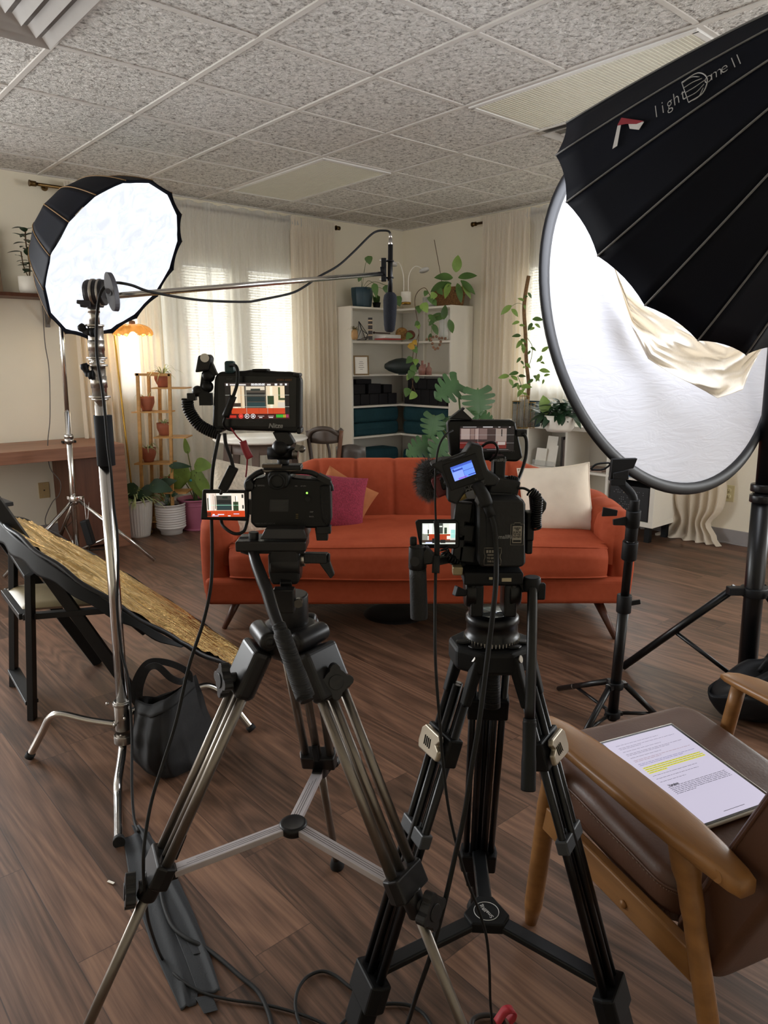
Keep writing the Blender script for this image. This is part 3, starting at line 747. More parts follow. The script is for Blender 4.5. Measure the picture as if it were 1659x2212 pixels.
# lettering on the two panels nearest the ceiling
letter = M_('letter_grey', 'a7a6a4', .6, var=.02)
def onpanel(k, uu, s):       # point, along-rib direction, outward normal on panel k
    a0, a1 = ph+sg*2*PI*k/16, ph+sg*2*PI*(k+1)/16
    p = ptR(a0, s).lerp(ptR(a1, s), uu); q = ptR(a0, s+.04).lerp(ptR(a1, s+.04), uu)
    d = (q-p).normalized(); acr = (ptR(a1, s)-ptR(a0, s)).normalized(); nn = d.cross(acr).normalized()
    if nn.dot(p-(CR-nR*.76*s)) < 0: nn = -nn
    return p, d, nn
def panel_text(body, s, uu, size, ds, k=1, nm='logo_lettering', xs=.6, shear=.2):
    for i, ch in enumerate(body):
        p, d, nn = onpanel(k, uu, s+i*ds); up = nn.cross(d).normalized()
        text(nm, ch, size, p+nn*.007, d, up, tR, letter, offset=-.0008, xs=xs, shear=shear)
panel_text('light', .322, .50, .056, .020); panel_text('ome', .472, .48, .044, .0215, xs=.85); panel_text('II', .541, .50, .050, .014, shear=0)
p, d, nn = onpanel(1, .48, .432); up = nn.cross(d).normalized()
m = MB()
for i in range(5):
    m.tube([p+nn*.007+d*(-.018)+up*(-.035+i*.017), p+nn*.007+d*.004+up*(-.038+i*.018), p+nn*.007+d*(.028-abs(i-2)*.004)+up*(-.02+i*.010)], .0011, 5, n=4)
m.tube([p+nn*.007+d*-.018+up*-.035, p+nn*.007+d*-.018+up*.036], .0012, 5)
m.tube([p+nn*.007+d*-.018+up*.036, p+nn*.007+d*.020+up*.034, p+nn*.007+d*.034, p+nn*.007+d*.016+up*-.034, p+nn*.007+d*-.018+up*-.036], .0015, 5, n=5)
m.build('logo_dome_mark', letter, tR)
p, d, nn = onpanel(1, .44, .228); up = nn.cross(d).normalized()
m = MB(); m.prism([(-.040, -.032), (-.027, -.032), (-.004, .030), (-.014, .030)], p+nn*.005, d, up, nn*.0008); m.prism([(.012, -.004), (.032, -.026), (.048, -.012), (.012, .022)], p+nn*.005, d, up, nn*.0008)
m.build('logo_chevron', M_('logo_white', 'c9c6c4', .6), tR)
m = MB(); m.prism([(-.014, .030), (.000, .046), (.048, -.010), (.030, -.004), (.008, .016)], p+nn*.0062, d, up, nn*.0008); m.build('logo_red_tip', M_('logo_red', '8a2a34', .6), tR)
apR = CR-nR*.87
t = thing('studio_lamp', 'black studio lamp body at the back of the huge right softbox', 'lamp', apR)
b = MB(); b.cyl(apR, apR-nR*.2, .06); b.build('body', blk, t, bevel=.004)
b = MB(); b.bar(apR-nR*.1, Vector((1.365, 2.61, 2.28)), .03, .03); b.build('boom', blk, t)
# muslin hanging out of the right dome
def muslin():
    m = MB()
    e_, u_ = e2, u2
    rowT = [(1314, 540), (1350, 630), (1400, 668), (1450, 690), (1520, 728), (1570, 750), (1612, 738), (1646, 738)]
    rowM = [(1326, 575), (1368, 690), (1424, 745), (1468, 762), (1520, 782), (1562, 800), (1600, 790), (1646, 752)]
    rowB = [(1334, 600), (1362, 700), (1400, 775), (1452, 808), (1500, 832), (1550, 860), (1604, 842), (1622, 795)]
    rows = []
    for f_ in range(9):
        t_ = f_/8; row = []
        for a, b_, c in zip(rowT, rowM, rowB):
            if t_ < .5: x, y = a[0]+(b_[0]-a[0])*t_*2, a[1]+(b_[1]-a[1])*t_*2
            else: x, y = b_[0]+(c[0]-b_[0])*(t_*2-1), b_[1]+(c[1]-b_[1])*(t_*2-1)
            row.append((x, y))
        rows.append(row)
    def fn(u, v):
        r_ = v*8; j = min(7, int(r_)); w_ = r_-j; k = u*7; i = min(6, int(k)); z = k-i
        def L(a, b_): return (a[0]+(b_[0]-a[0])*z, a[1]+(b_[1]-a[1])*z)
        p, q = L(rows[j][i], rows[j][i+1]), L(rows[j+1][i], rows[j+1][i+1]); x, y = p[0]+(q[0]-p[0])*w_, p[1]+(q[1]-p[1])*w_
        fold = .022*math.sin(u*17+v*9+2*noise.noise(Vector((u*3, v*3, 1))))+.03*abs(noise.noise(Vector((u*7, v*6, 2))))
        return P(x, y, 2.23+.10*u*(1-v)*0+.03*v+fold+.05*math.sin(PI*v))
    m.grid(fn, 70, 44); return m
single(muslin(), 'muslin_cloth', cloth_mat('muslin', 'f1eadd', 0), 'crumpled cream muslin cloth hanging below the huge right softbox', 'cloth', solid=.0015)

# round diffuser with black rim, held by the small stand
CD = Vector((.967, 2.500, 1.448)); nD = Vector((.517, -.825, .230)).normalized(); eD = nD.cross(Z).normalized(); uD = eD.cross(nD)
t = thing('round_diffuser', 'large round white diffuser disc with black rim, tilted in front of the window', 'diffuser', CD-Z*.6)
cl_ = bpy.data.materials.new('diffuser_cloth'); cl_.use_nodes = True; n = NT(cl_); v = n.coord()
n.b.inputs['Base Color'].default_value = (.62, .63, .68, 1); n.b.inputs['Roughness'].default_value = .8
n.bump(n.noise(n.mapping(v, (2, 2, 9), rot=(0, .5, .3)), 3, 3, .6, 1.0), .25, .02)
tr = n.node('ShaderNodeBsdfTranslucent'); tr.inputs[0].default_value = (.88, .89, .94, 1); mx = n.node('ShaderNodeMixShader'); mx.inputs[0].default_value = .5
n.link(n.b.outputs[0], mx.inputs[1]); n.link(tr.outputs[0], mx.inputs[2]); n.link(mx.outputs[0], n.out.inputs[0])
b = MB()
def dfn(u, v):
    r_ = .585*u; a = 2*PI*v; low = max(0, -math.sin(a))
    return CD+eD*(r_*math.cos(a))+uD*(r_*math.sin(a))+nD*(.010*noise.noise(Vector((r_*math.cos(a)*2.5, r_*math.sin(a)*2.5, 3)))*(1-u**4)+.008*math.sin(r_*math.cos(a)*14+r_*math.sin(a)*8)*low*u*(1-u**6))
b.grid(dfn, 30, 96); b.build('fabric', cl_, t)
b = MB(); secs = 96; vs = []; fs = []
for k in range(secs):
    a = 2*PI*k/secs; o_ = eD*math.cos(a)+uD*math.sin(a)
    for r_, h in ((.570, -.003), (.574, .006), (.590, .010), (.606, .006), (.612, 0), (.606, -.006), (.590, -.010), (.574, -.006)): vs.append(CD+o_*r_*.985+nD*h)
for k in range(secs):
    for j in range(8): fs.append((k*8+j, k*8+(j+1) % 8, ((k+1) % secs)*8+(j+1) % 8, ((k+1) % secs)*8+j))
b.add(vs, fs, True); b.build('rim', M_('rim_black', '17171a', .45, var=.1), t)

def strut_stand(name, label, base, topz, r0, hub_z, low_z, feet, lean=(0, 0), cat='light stand', silver_tips=()):
    t = thing(name, label, cat, (base[0], base[1], 0)); B = Vector((base[0], base[1], 0)); Tp = Vector((base[0]+lean[0], base[1]+lean[1], topz))
    def at(z): return B.lerp(Tp, z/topz)
    m = MB(); m.cyl(at(low_z-.02), at(min(topz, .52)), r0); m.build('lower_column', blk, t)
    m = MB(); m.cyl(at(.50), at(topz), r0*.78); m.build('upper_column', blk, t)
    m = MB(); q = at(.52); m.cyl(q-Z*.03, q+Z*.03, r0*1.35); m.build('collar', blkm, t, bevel=.002)
    m = MB(); m.bar(q+X*r0, q+X*(r0+.035)+Z*.006, .008, .016); m.build('clamp_knob', blkm, t, bevel=.002)
    for z_ in (hub_z, low_z): m = MB(); m.cyl(at(z_)-Z*.012, at(z_)+Z*.012, r0*1.5, seg=18); m.build('hub', blkm, t, bevel=.002)
    for i, f_ in enumerate(feet):
        f_ = Vector((f_[0], f_[1], .011)); d = (f_-at(hub_z)); d.z = 0; d.normalize(); s_ = at(hub_z)+d*r0*1.9
        m = MB(); m.bar(at(hub_z)+d*r0*.8, s_+d*.006, .024, .016); m.cyl(s_, f_, .0105); m.build('leg', blk, t)
        lg = m
        if i in silver_tips: m = MB(); m.cyl(s_.lerp(f_, .72), f_+(f_-s_).normalized()*.004, .0085); m.build('leg_tip', steel, t)
        m = MB(); s2 = at(low_z)+d*r0*1.6; m.bar(s2-d*.02, s2+d*.006, .022, .012); m.cyl(s2, s_.lerp(f_, .68)+Z*.004, .0065, seg=10); m.build('brace', blk, t)
        m = MB(); m.ball(s_.lerp(f_, .68), .011); m.build('rivet', steel, t)
    return t, at
_q = ray(1335, 1003); CCL = Vector((0, 0, CAM_Z))+_q*((CD-Vector((0, 0, CAM_Z))).dot(nD)/_q.dot(nD))
# small stand: feet at the measured floor points
sm, at_ = strut_stand('light_stand', 'small black light stand clamping the lower edge of the round diffuser', (.803, 2.36), .86, .0175, .205, .085, [(.70, 2.70), (1.02, 2.375), (.628, 2.20)], lean=(-.030, -.165), silver_tips=(1,))
q = at_(.86)
for z0, z1, r_ in ((.68, .74, .024), (.745, .80, .019), (.79, .845, .022), (.84, .88, .015)):
    m = MB(); m.cyl(at_(z0), at_(z1), r_); m.build('joint', blkm, sm, bevel=.002)
for p0, d_ in ((P(1312, 1108, 2.19), -1), (P(1345, 1128, 2.20), 1), (P(1346, 1028, 2.17), 1), (P(1340, 1042, 2.17), 1)):
    m = MB(); m.bar(p0-X*d_*.03, p0+X*d_*.016+Z*.004, .010, .018, w2=.006, h2=.030); m.build('wing_knob', blkm, sm, bevel=.002)
cc = CCL
m = MB(); m.tube([at_(.86), at_(.86)+Vector((-.01, 0, .035)), cc-Z*.045+X*.0], .013, 10, n=4); m.build('swivel_arm', blkm, sm)
m = MB(); m.prism([(-.036, .022), (.040, .024), (.030, -.006), (.004, -.010), (-.014, -.052), (-.040, -.044)], cc+Vector((.004, -.045, 0)), X, Z, (0, .02, 0)); m.build('clamp_plate', blkm, sm, bevel=.002)
m = MB(); m.tube([cc+Vector((-.09, -.02, -.012)), cc+Vector((-.07, -.02, .004)), cc+Vector((-.03, -.02, .006)), cc+Vector((-.05, -.02, -.012)), cc+Vector((-.088, -.02, -.014))], .003, 8, n=4); m.build('wire_lever', blkm, sm)
# big stand on the right
bs = thing('light_stand', 'tall thick black light stand on the right, one long leg reaching left', 'light stand', (1.40, 2.62, 0))
m = MB(); m.cyl((1.405, 2.62, .03), (1.39, 2.62, .82), .034, .034, 24); m.build('lower_column', blk, bs)
m = MB(); m.cyl((1.39, 2.62, .82), (1.365, 2.61, 2.28), .026, .026, 24); m.build('upper_column', blk, bs)
for z_ in (.80, .84): m = MB(); m.cyl((1.39, 2.62, z_-.014), (1.39, 2.62, z_+.014), .042); m.build('collar', blk, bs, bevel=.003)
hb = Vector((1.398, 2.62, .445)); m = MB(); m.cyl(hb-Z*.02, hb+Z*.014, .048); m.box(hb, (.20, .035, .03)); m.build('leg_hub', blkm, bs, bevel=.003)
f1 = G(1346, 1440, .014); 
for f_ in (f1, Vector((1.62, 2.30, .014)), Vector((1.86, 2.95, .014))):
    d = (f_-hb); d.z = 0; d.normalize(); s_ = hb+d*.065
    m = MB(); m.cyl(s_, f_, .0155, .0155, 16); m.build('leg', blk, bs)
    m = MB(); m.cyl(Vector((1.405, 2.62, .06)), s_.lerp(f_, .52), .009, seg=10); m.build('brace', blk, bs)
    m = MB(); m.ball(s_.lerp(f_, .52), .013); m.build('rivet', steel, bs)
# sand bag by it
def sack(name, label, cat, fn, mat): 
    m = MB(); m.grid(fn, 48, 30); return single(m, name, mat, label, cat)
m = MB(); cB = Vector((1.45, 2.475, 0))
outl = [G(1535, 1484), G(1548, 1465, .05), G(1600, 1405, .20)]
def bagfn(u, v):
    a = 2*PI*u; s_ = math.sin(PI*v)**.55; x = .225*math.cos(a)*s_; y = .115*math.sin(a)*s_
    z = .115-.115*math.cos(PI*v); z = z*(1-.35*abs(math.cos(a))**3) if v > .5 else z
    w_ = .012*noise.noise(Vector((x*14, y*14, z*14)))
    return (cB.x+x*(1+.25*(1-v))+w_, cB.y+y+w_, max(.002, z*.98+w_))
sk = thing('sandbag', 'black nylon bag slumped on the floor against the tall right stand', 'bag', cB)
m.grid(bagfn, 48, 30); m.build('body', blkm, sk)
m = MB(); m.tube([(1.36, 2.46, .19), (1.40, 2.45, .25), (1.50, 2.45, .258), (1.56, 2.46, .20)], .010, 8, n=5); m.build('handle', blkm, sk)
b = MB(); b.tube([(1.50, 2.56, .45), (1.48, 2.53, .3), (1.46, 2.49, .235)], .003, 6, n=5)
single(b, 'hanging_strap', blk, 'thin black strap running down to the bag beside the tall right stand', 'strap')
# chrome stand leg seen behind the armchair's far arm
b = MB(); b.tube([(1.55, 2.25, .14), (1.38, 2.14, .13), (1.20, 2.03, .05), (1.14, 1.99, .012)], .011, 12, n=6)
single(b, 'stand_leg', silver, 'chrome curved stand leg behind the far arm of the armchair', 'stand leg')
# ================================================================== C-STAND WITH BOOM, MICROPHONE
cs = thing('boom_stand', 'polished steel stand with turtle-leg base and a long boom arm across the room', 'stand', (-.868, 2.2, 0))
D0 = 2.2
def seg_px(mb, x0, y0, x1, y1, r, d=D0, seg=20): mb.cyl(P(x0, y0, d), P(x1, y1, d), r, seg=seg)
m = MB(); seg_px(m, 268, 1560, 226, 990, .0190); m.build('lower_column', silver, cs)
m = MB(); seg_px(m, 226.5, 1000, 215.5, 856, .0165); m.build('middle_column', silver, cs)
m = MB(); seg_px(m, 216, 860, 211, 790, .0215); seg_px(m, 215, 838, 212, 812, .0235); m.build('lower_sleeve', steel, cs)
m = MB(); seg_px(m, 210, 772, 206, 702, .0215); seg_px(m, 209, 758, 207, 735, .0232); m.build('upper_sleeve', steel, cs)
for (y, r_) in ((857, .031), (862, .024), (789, .029), (783, .022), (773, .029), (777, .024), (703, .027), (708, .022)):
    x = 204+(y-701)*.0765; m = MB(); seg_px(m, x+.15, y+2.2, x-.15, y-2.2, r_); m.build('collar', steel, cs, bevel=.0015)
m = MB(); seg_px(m, 211, 785, 209, 775, .017); m.build('neck', silver, cs)
m = MB(); seg_px(m, 204.5, 702, 202, 664, .0150); seg_px(m, 203, 676, 202, 664, .017); m.build('top_spigot', steel, cs)
m = MB(); seg_px(m, 230, 1005, 222, 897, .0265); m.build('foam_sleeve', M_('foam_black', '101217', .85, var=.1), cs)
for (x0, y0, x1, y1) in ((196, 718, 172, 703), (193, 810, 180, 786)):
    m = MB(); a = P(x0, y0, D0-.02); b_ = P(x1, y1, D0-.02); m.tube([a, a.lerp(b_, .5)-Z*.006, b_], [.011, .009, .012, .010], 10, n=4); m.cyl(a, a+X*.014, .013); m.build('wing_screw', blkm, cs)
# grip head
gh = P(205, 632, 2.17)
m = MB(); m.cyl(gh-X*.020, gh+X*.030, .036, .036, 28); m.cyl(gh-X*.027, gh-X*.020, .030, .036); m.build('grip_head', M_('cast_grey', '37363a', .42, .6), cs, bevel=.003)
m = MB(); m.cyl(gh-X*.006-Y*.0, gh+X*.002, .0385); m.cyl(gh+X*.014, gh+X*.020, .0385); m.build('grip_discs', steel, cs, bevel=.001)
wc = P(237, 630, 2.10); m = MB(); pl = []
for i in range(28):
    a = 2*PI*i/28; pl.append((.018*math.cos(a)*(1-.25*math.cos(a)**2*0), .053*math.sin(a)))
ax_ = (X*.86-Y*.5).normalized(); m.prism(pl, wc-Y*.0, ax_, (Z+X*-.12).normalized(), ax_.cross(Z).normalized()*-.016, smooth=False)
m.cyl(wc-Y*.0125, wc-Y*.0135+ax_*.0, .0075, seg=14)
kn = m.build('tightening_knob', M_('knob_grey', '45434a', .45, var=.08), cs, bevel=.004, seg=3)
m = MB(); hc = wc+ax_.cross(Z).normalized()*.0005-Z*.004; m.cyl(hc+ax_.cross(Z)*.001, hc+ax_.cross(Z).normalized()*.0015, .008, seg=16); m.build('knob_hole', blk, kn)
m = MB(); a = P(206, 657, 2.17); m.bar(a-X*.04, a+X*.02, .03, .018); m.cyl(a-X*.01-Z*.012, a-X*.01+Z*.018, .014); m.build('lower_jaw', M_('cast_grey', '37363a'), cs, bevel=.003)
m = MB(); a = P(182, 655, 2.15); m.bar(a-X*.02+Z*.004, a+X*.02-Z*.002, .012, .010, w2=.016, h2=.02); m.build('thumb_lever', M_('cast_grey', ''), cs, bevel=.002)
bA, bB = P(248, 639, 2.20), P(829, 591, 3.02)
m = MB(); m.tube([bA-(bB-bA).normalized()*.03, bB], .0088, 16); m.build('boom_arm', silver, cs)
# base legs
hub = P(267, 1556, D0)
m = MB(); m.cyl(P(266, 1575, D0), P(262, 1512, D0), .0245); m.cyl(P(263, 1522, D0), P(262.6, 1515, D0), .029); m.cyl(P(268, 1602, D0-.02), P(267, 1585, D0-.02), .031); m.build('base_socket', steel, cs, bevel=.002)
def leg(pts, r_):
    m = MB(); m.tube(pts, r_, 14, n=8); m.build('leg', silver, cs)
    d = (Vector(pts[-1])-Vector(pts[-2])).normalized(); m = MB(); m.cyl(Vector(pts[-1])-d*.012, Vector(pts[-1])+d*.006, r_*1.22); m.build('leg_cap', rub, cs)
leg([P(250, 1565, 2.2), P(190, 1556, 2.2), P(132, 1543, 2.2), P(108, 1550, 2.205), P(92, 1580, 2.21), G(64, 1633, .012)], .0122)
leg([P(266, 1604, 2.18), P(262, 1640, 2.12), P(255, 1688, 2.03), P(255, 1718, 1.99), P(256, 1760, 1.90), G(257, 1818, .012)], .0132)
leg([P(278, 1540, 2.22), P(350, 1508, 2.30), P(420, 1488, 2.36), P(452, 1483, 2.385), P(484, 1501, 2.39), P(505, 1525, 2.39), G(543, 1573, .012)], .0128)
for x, y in ((232, 1520), (248, 1566), (270, 1552), (262, 1590)):
    m = MB(); m.ball(P(x, y, 2.17), .006); m.build('rivet', steel, cs)
# microphone
mc = thing('shotgun_microphone', 'black shotgun microphone hanging vertically from the boom with a foam windscreen', 'microphone', P(843, 718, 3.03))
D3 = 3.03
m = MB(); m.cyl(P(842.5, 655, D3), P(843.5, 528, D3), .0098); m.build('body', blk, mc)
m = MB(); m.cyl(P(843.5, 534, D3), P(843.5, 516, D3), .0088, .007); m.cyl(P(843.5, 516, D3), P(843.5, 504, D3), .007, .0045); m.build('connector', steel, mc)
m = MB(); prof = [(0, 0), (.012, .001), (.020, .008), (.0235, .03), (.026, .07), (.0275, .10), (.028, .125), (.025, .145), (.016, .155), (.010, .157)]
m.lathe(prof, P(841.5, 718, D3), (P(843, 640, D3)-P(841.5, 718, D3)), 26); m.build('foam_windscreen', M_('foam', '1d1f26', .95, var=.12, vs=80, bump=.8, bs=220), mc)
m = MB(); m.box(P(829, 583, D3-.005), (.020, .028, .088)); cl1 = m.build('mount_block', blkm, mc, bevel=.002)
for y in (564, 600): m = MB(); m.cyl(P(834, y, D3-.0), P(849, y, D3-.0), .0035); m.tube([P(843, y, D3)+Vector((.0125*math.cos(a*PI/8), .0125*math.sin(a*PI/8), 0)) for a in range(16)], .003, 6, closed=True); m.build('mount_ring', blk, mc)
m = MB(); m.cyl(P(822, 587, D3-.01), P(832, 586, D3-.01), .019); m.build('mount_pivot', blkm, mc, bevel=.002)
for y in (562, 603):
    m = MB(); m.cyl(P(820, y, D3), P(839, y, D3), .0022, seg=8); m.build('mount_screw', steel, mc)
pts = [(843.5, 506, 3.03), (840, 500, 3.03), (830, 498, 3.03), (813, 500, 3.02), (796, 512, 3.0), (762, 546, 2.97), (729, 575, 2.93), (688, 598, 2.86), (658, 619, 2.80), (627, 634, 2.76), (560, 648, 2.66), (530, 652, 2.6), (455, 650, 2.5), (405, 645, 2.42), (358, 637, 2.32), (316, 628, 2.24), (287, 617, 2.2), (263, 611.7, 2.17), (248, 611, 2.20), (236, 613, 2.16), (222, 625, 2.11), (214, 645, 2.10), (209, 690, 2.12), (209, 762, 2.14), (216, 813, 2.14), (222, 850, 2.14), (228, 905, 2.14), (233, 964, 2.14), (240, 1022, 2.14), (246, 1096, 2.15), (253, 1151, 2.15), (255, 1234, 2.15), (253, 1313, 2.15), (263, 1409, 2.15), (276, 1461, 2.13), (282, 1529, 2.12), (285, 1598, 2.06), (285, 1701, 1.95), (290, 1770, 1.87)]
m = MB(); m.tube([P(*p) for p in pts]+[G(299, 1797, .008)], .0042, 8, n=5)
single(m, 'microphone_cable', rub, 'black microphone cable looping along the boom and down the steel stand to the tape', 'cable')

# ================================================================== TRIPODS
gm = M_('gunmetal', '232223', .38, .4, var=.1); pew = M_('pewter', '827b73', .34, .9, var=.08); gripm = M_('grip_rubber', '0e0e0f', .55, var=.1, bump=.9, bs=8, stretch=(.01, .01, 60), bd=.004)
plastic = M_('tripod_plastic', '1c1c1e', .45, var=.1, bump=.15, bs=200)
def star_knob(mb, c, ax, r, th, up=Z):
    ax = Vector(ax).normalized(); x = ax.cross(up).normalized(); y = x.cross(ax); pl = []
    for i in range(40):
        a = 2*PI*i/40; rr = r*(.80+.20*math.cos(4*a)**1) if math.cos(4*a) > -.2 else r*.70; pl.append((rr*math.cos(a), rr*math.sin(a)))
    mb.prism(pl, c, x, y, ax*th); mb.cyl(Vector(c)+ax*th, Vector(c)+ax*(th+.002), r*.42, seg=20)
def tripod(name, label, c, ztop, rho, th0, das, zj, offs, tube_m, tube_r, joint_m, zhub, fancy):
    t = thing(name, label, 'tripod', (c[0], c[1], 0)); cx, cy = c; info = []
    for da in das:
        an = R(th0+da); d = Vector((math.cos(an), math.sin(an), 0)); tg = Vector((-d.y, d.x, 0))
        tp = Vector((cx, cy, ztop))+d*.05; ft = Vector((cx, cy, 0))+d*rho; ax = (ft-tp).normalized(); nrm = tg.cross(ax).normalized()
        L = (ft-tp).length; kj = (ztop-zj)/ztop; J = tp.lerp(ft, kj)
        lg = MB()
        for o_, dn, k1 in offs: lg.cyl(tp+ax*.06+tg*o_+nrm*dn, tp.lerp(ft, kj*k1)+tg*o_*.92+nrm*dn, tube_r, seg=14)
        g_ = lg.build('leg', tube_m, t)
        info.append((tp, ft, J, ax, d, tg, nrm, g_))
    return t, info
# --- silver tripod
st1, inf = tripod('camera_tripod', 'silver camera tripod with triple-tube legs and spreader, left of the two tripods', (-.166, 1.2), .83, .474, 85, (0, 120, 240), .44, [(-.029, 0, 1), (.029, 0, 1), (0, .004, 1)], pew, .0088, gm, .43, False)
for i, (tp, ft, J, ax, d, tg, nrm, g_) in enumerate(inf):
    Rm = Matrix((tg, nrm, ax)).transposed().to_4x4()
    m = MB(); q = tp+ax*.012
    m.prism([(-.041, -.018), (.041, -.018), (.041, .010), (.028, .019), (-.028, .019), (-.041, .010)], q, tg, nrm, ax*.088); m.cyl(tp-ax*.008-tg*.040, tp-ax*.008+tg*.040, .017); m.cyl(tp-ax*.008-tg*.044, tp-ax*.008+tg*.044, .009)
    m.build('shoulder', gm, g_, bevel=.009, seg=4)
    m = MB(); m.prism([(-.034, -.016), (.034, -.016), (.034, .016), (-.034, .016)], q+ax*.036, tg, nrm, ax*.003); m.build('shoulder_seam', blk, g_)
    ka = Vector([(0, 1, .1), (-.85, -.50, .1), (.30, -.92, .2)][i]).normalized(); kc = q+ax*.060+ka*(.030 if i == 1 else .020)+(tg*.012 if i == 2 else Vector())
    m = MB(); m.cyl(kc-ka*.02, kc, .011); star_knob(m, kc, ka, .031, .015); m.build('lock_knob', plastic, g_, bevel=.002)
    # lower clamp
    m = MB(); m.prism([(-.036, -.017), (.036, -.017), (.040, 0), (.036, .017), (-.036, .017), (-.040, 0)], J-ax*.030, tg, nrm, ax*.042); m.cyl(J+ax*.005, J+ax*.050, .020, .017); m.build('clamp', gm, g_, bevel=.004, seg=3)
    m = MB(); kn_ax = Vector([(.3, 1, 0), (-.92, -.35, .1), (.80, -.60, .1)][i]).normalized(); star_knob(m, J+ax*.030+kn_ax*.024, kn_ax, .034, .017); m.cyl(J+ax*.026, J+ax*.026+kn_ax*.02, .012); m.build('lock_knob', plastic, g_, bevel=.002)
    m = MB(); m.bar(J-ax*.075+nrm*.010, J-ax*.028+nrm*.012, .012, .022); m.build('strap_clip', blkm, g_, bevel=.002)
    m = MB(); m.cyl(J, ft-ax*.035, .0092, .0085); m.build('lower_tube', pew, g_)
    m = MB(); m.lathe([(.009, 0), (.013, .004), (.017, .022), (.019, .034), (.016, .040), (0, .042)], ft-ax*.042, ax, 18); m.build('rubber_foot', rub, g_)
hubp = Vector((-.171, 1.206, .448))
alu = M_('spreader_alu', 'c4bec0', .42, .5, var=.05); 
for (tp, ft, J, ax, d, tg, nrm, g_) in inf:
    e_ = J-ax*.02-d*.018; e_.z = .432 if d.y < .5 else .42
    m = MB(); m.bar(hubp+d*.022, e_, .023, .012); sp = m.build('spreader_arm', alu, st1, bevel=.001)
    m = MB()
    for o_ in (-.0045, 0, .0045): m.bar(hubp+d*.024+tg*o_+Z*.0057, e_+tg*o_+Z*.0057, .0009, .0006)
    m.build('groove', blk, sp)
    m = MB(); m.box(e_+d*.006, (.022, .022, .020), Matrix((d, tg, Z)).transposed()); m.build('hinge', gm, sp, bevel=.002)
m = MB(); m.lathe([(.020, -.012), (.026, -.006), (.026, .007), (.023, .010), (.019, .0085), (0, .0085)], hubp, Z, 32); m.build('spreader_hub', gm, st1)
top = Vector((-.166, 1.2, .83))
m = MB(); m.lathe([(.035, -.035), (.050, -.02), (.054, .0), (.050, .018), (.038, .024), (0, .024)], top+Z*.0, Z, 32); m.build('crown', gm, st1)
m = MB(); m.cyl(top+Z*.02, top+Z*.075, .034, .034, 32); m.build('pan_base', gm, st1, bevel=.003)
m = MB(); q = P(614, 1296, 1.155); m.box(q, (.036, .022, .042)); pf = m.build('pan_block', gm, st1, bevel=.003)
m = MB(); m.cyl(P(644, 1303, 1.15)-Y*.004, P(644, 1303, 1.15)+Y*.01, .007); m.bar(P(651, 1292, 1.15), P(651, 1310, 1.15), .003, .003); m.build('lock_lever', M_('dark_steel2', '6a665f', .35, .8), pf)
m = MB(); m.bar(P(618, 1268, 1.17), P(618, 1250, 1.19), .020, .018); m.build('link', gm, st1, bevel=.002)
dr = P(617, 1217, 1.2); m = MB()
pl = [(-.024, -.024), (-.020, -.031), (.021, -.031), (.026, -.024), (.026, .024), (.022, .03), (-.021, .03), (-.026, .02), (-.0265, -.01)]
m.prism(pl, dr-Y*.025, X, Z, Y*.05); m.cyl(dr-X*.024, dr+X*.027, .027, .027, 28); m.build('fluid_drum', gm, st1, bevel=.004, seg=3)
m = MB(); m.cyl(dr+X*.026+Z*.008, dr+X*.034+Z*.008, .013); m.cyl(dr+X*.034+Z*.008, dr+X*.042+Z*.008, .0085); m.build('lever_boss', steel, st1, bevel=.001)
m = MB(); a = P(668, 1204, 1.195); b_ = P(708, 1205, 1.19); c_ = P(708, 1246, 1.185); m.bar(a-X*.008, b_+X*.0, .018, .017); m.prism([(0, .008), (.024, .006), (.036, -.030), (.029, -.037), (.012, -.012)], P(676, 1206, 1.185), X, Z, Y*.014); m.cyl(b_, b_+X*.004, .0085, seg=12); m.build('tilt_lever', plastic, st1, bevel=.002)
m = MB(); q = P(590, 1172, 1.2); m.box(q, (.118, .06, .018)); m.box(P(607, 1184, 1.2), (.085, .05, .008)); pb_ = m.build('head_base', gm, st1, bevel=.003)
m = MB(); m.cyl(P(517, 1174, 1.2), P(540, 1174, 1.2), .0125); m.cyl(P(522, 1183, 1.2), P(545, 1190, 1.2), .009); m.build('handle_knob', plastic, st1, bevel=.002)
m = MB(); m.cyl(P(548, 1166, 1.19), P(548, 1149, 1.19), .0085); m.build('slide_knob', plastic, st1, bevel=.001)
m = MB(); m.prism([(-.040, -.010), (.040, -.010), (.034, .008), (-.030, .008)], P(612, 1153, 1.17), X, Z, Y*.07); m.build('release_plate', M_('plate_grey', '3b3b3d', .4, .5), st1, bevel=.002)
# pan handle comes towards the viewer
hp = [P(546, 1184, 1.19), P(552, 1212, 1.16), P(566, 1250, 1.13), P(578, 1280, 1.11), P(590, 1320, 1.085), P(606, 1362, 1.06)]
m = MB(); m.tube(hp, lambda t: .0085+.002*math.sin(t*3), 12, n=6); ph_ = m.build('pan_handle', gm, st1)
m = MB(); g0, g1 = P(602, 1350, 1.06), P(663, 1515, .985); m.tube([g0, g0.lerp(g1, .12), g0.lerp(g1, .45), g0.lerp(g1, .8), g0.lerp(g1, .95), g1], [.011, .0135, .0135, .0145, .0145, .010, .010], 20, n=5); m.build('handle_grip', gripm, ph_)

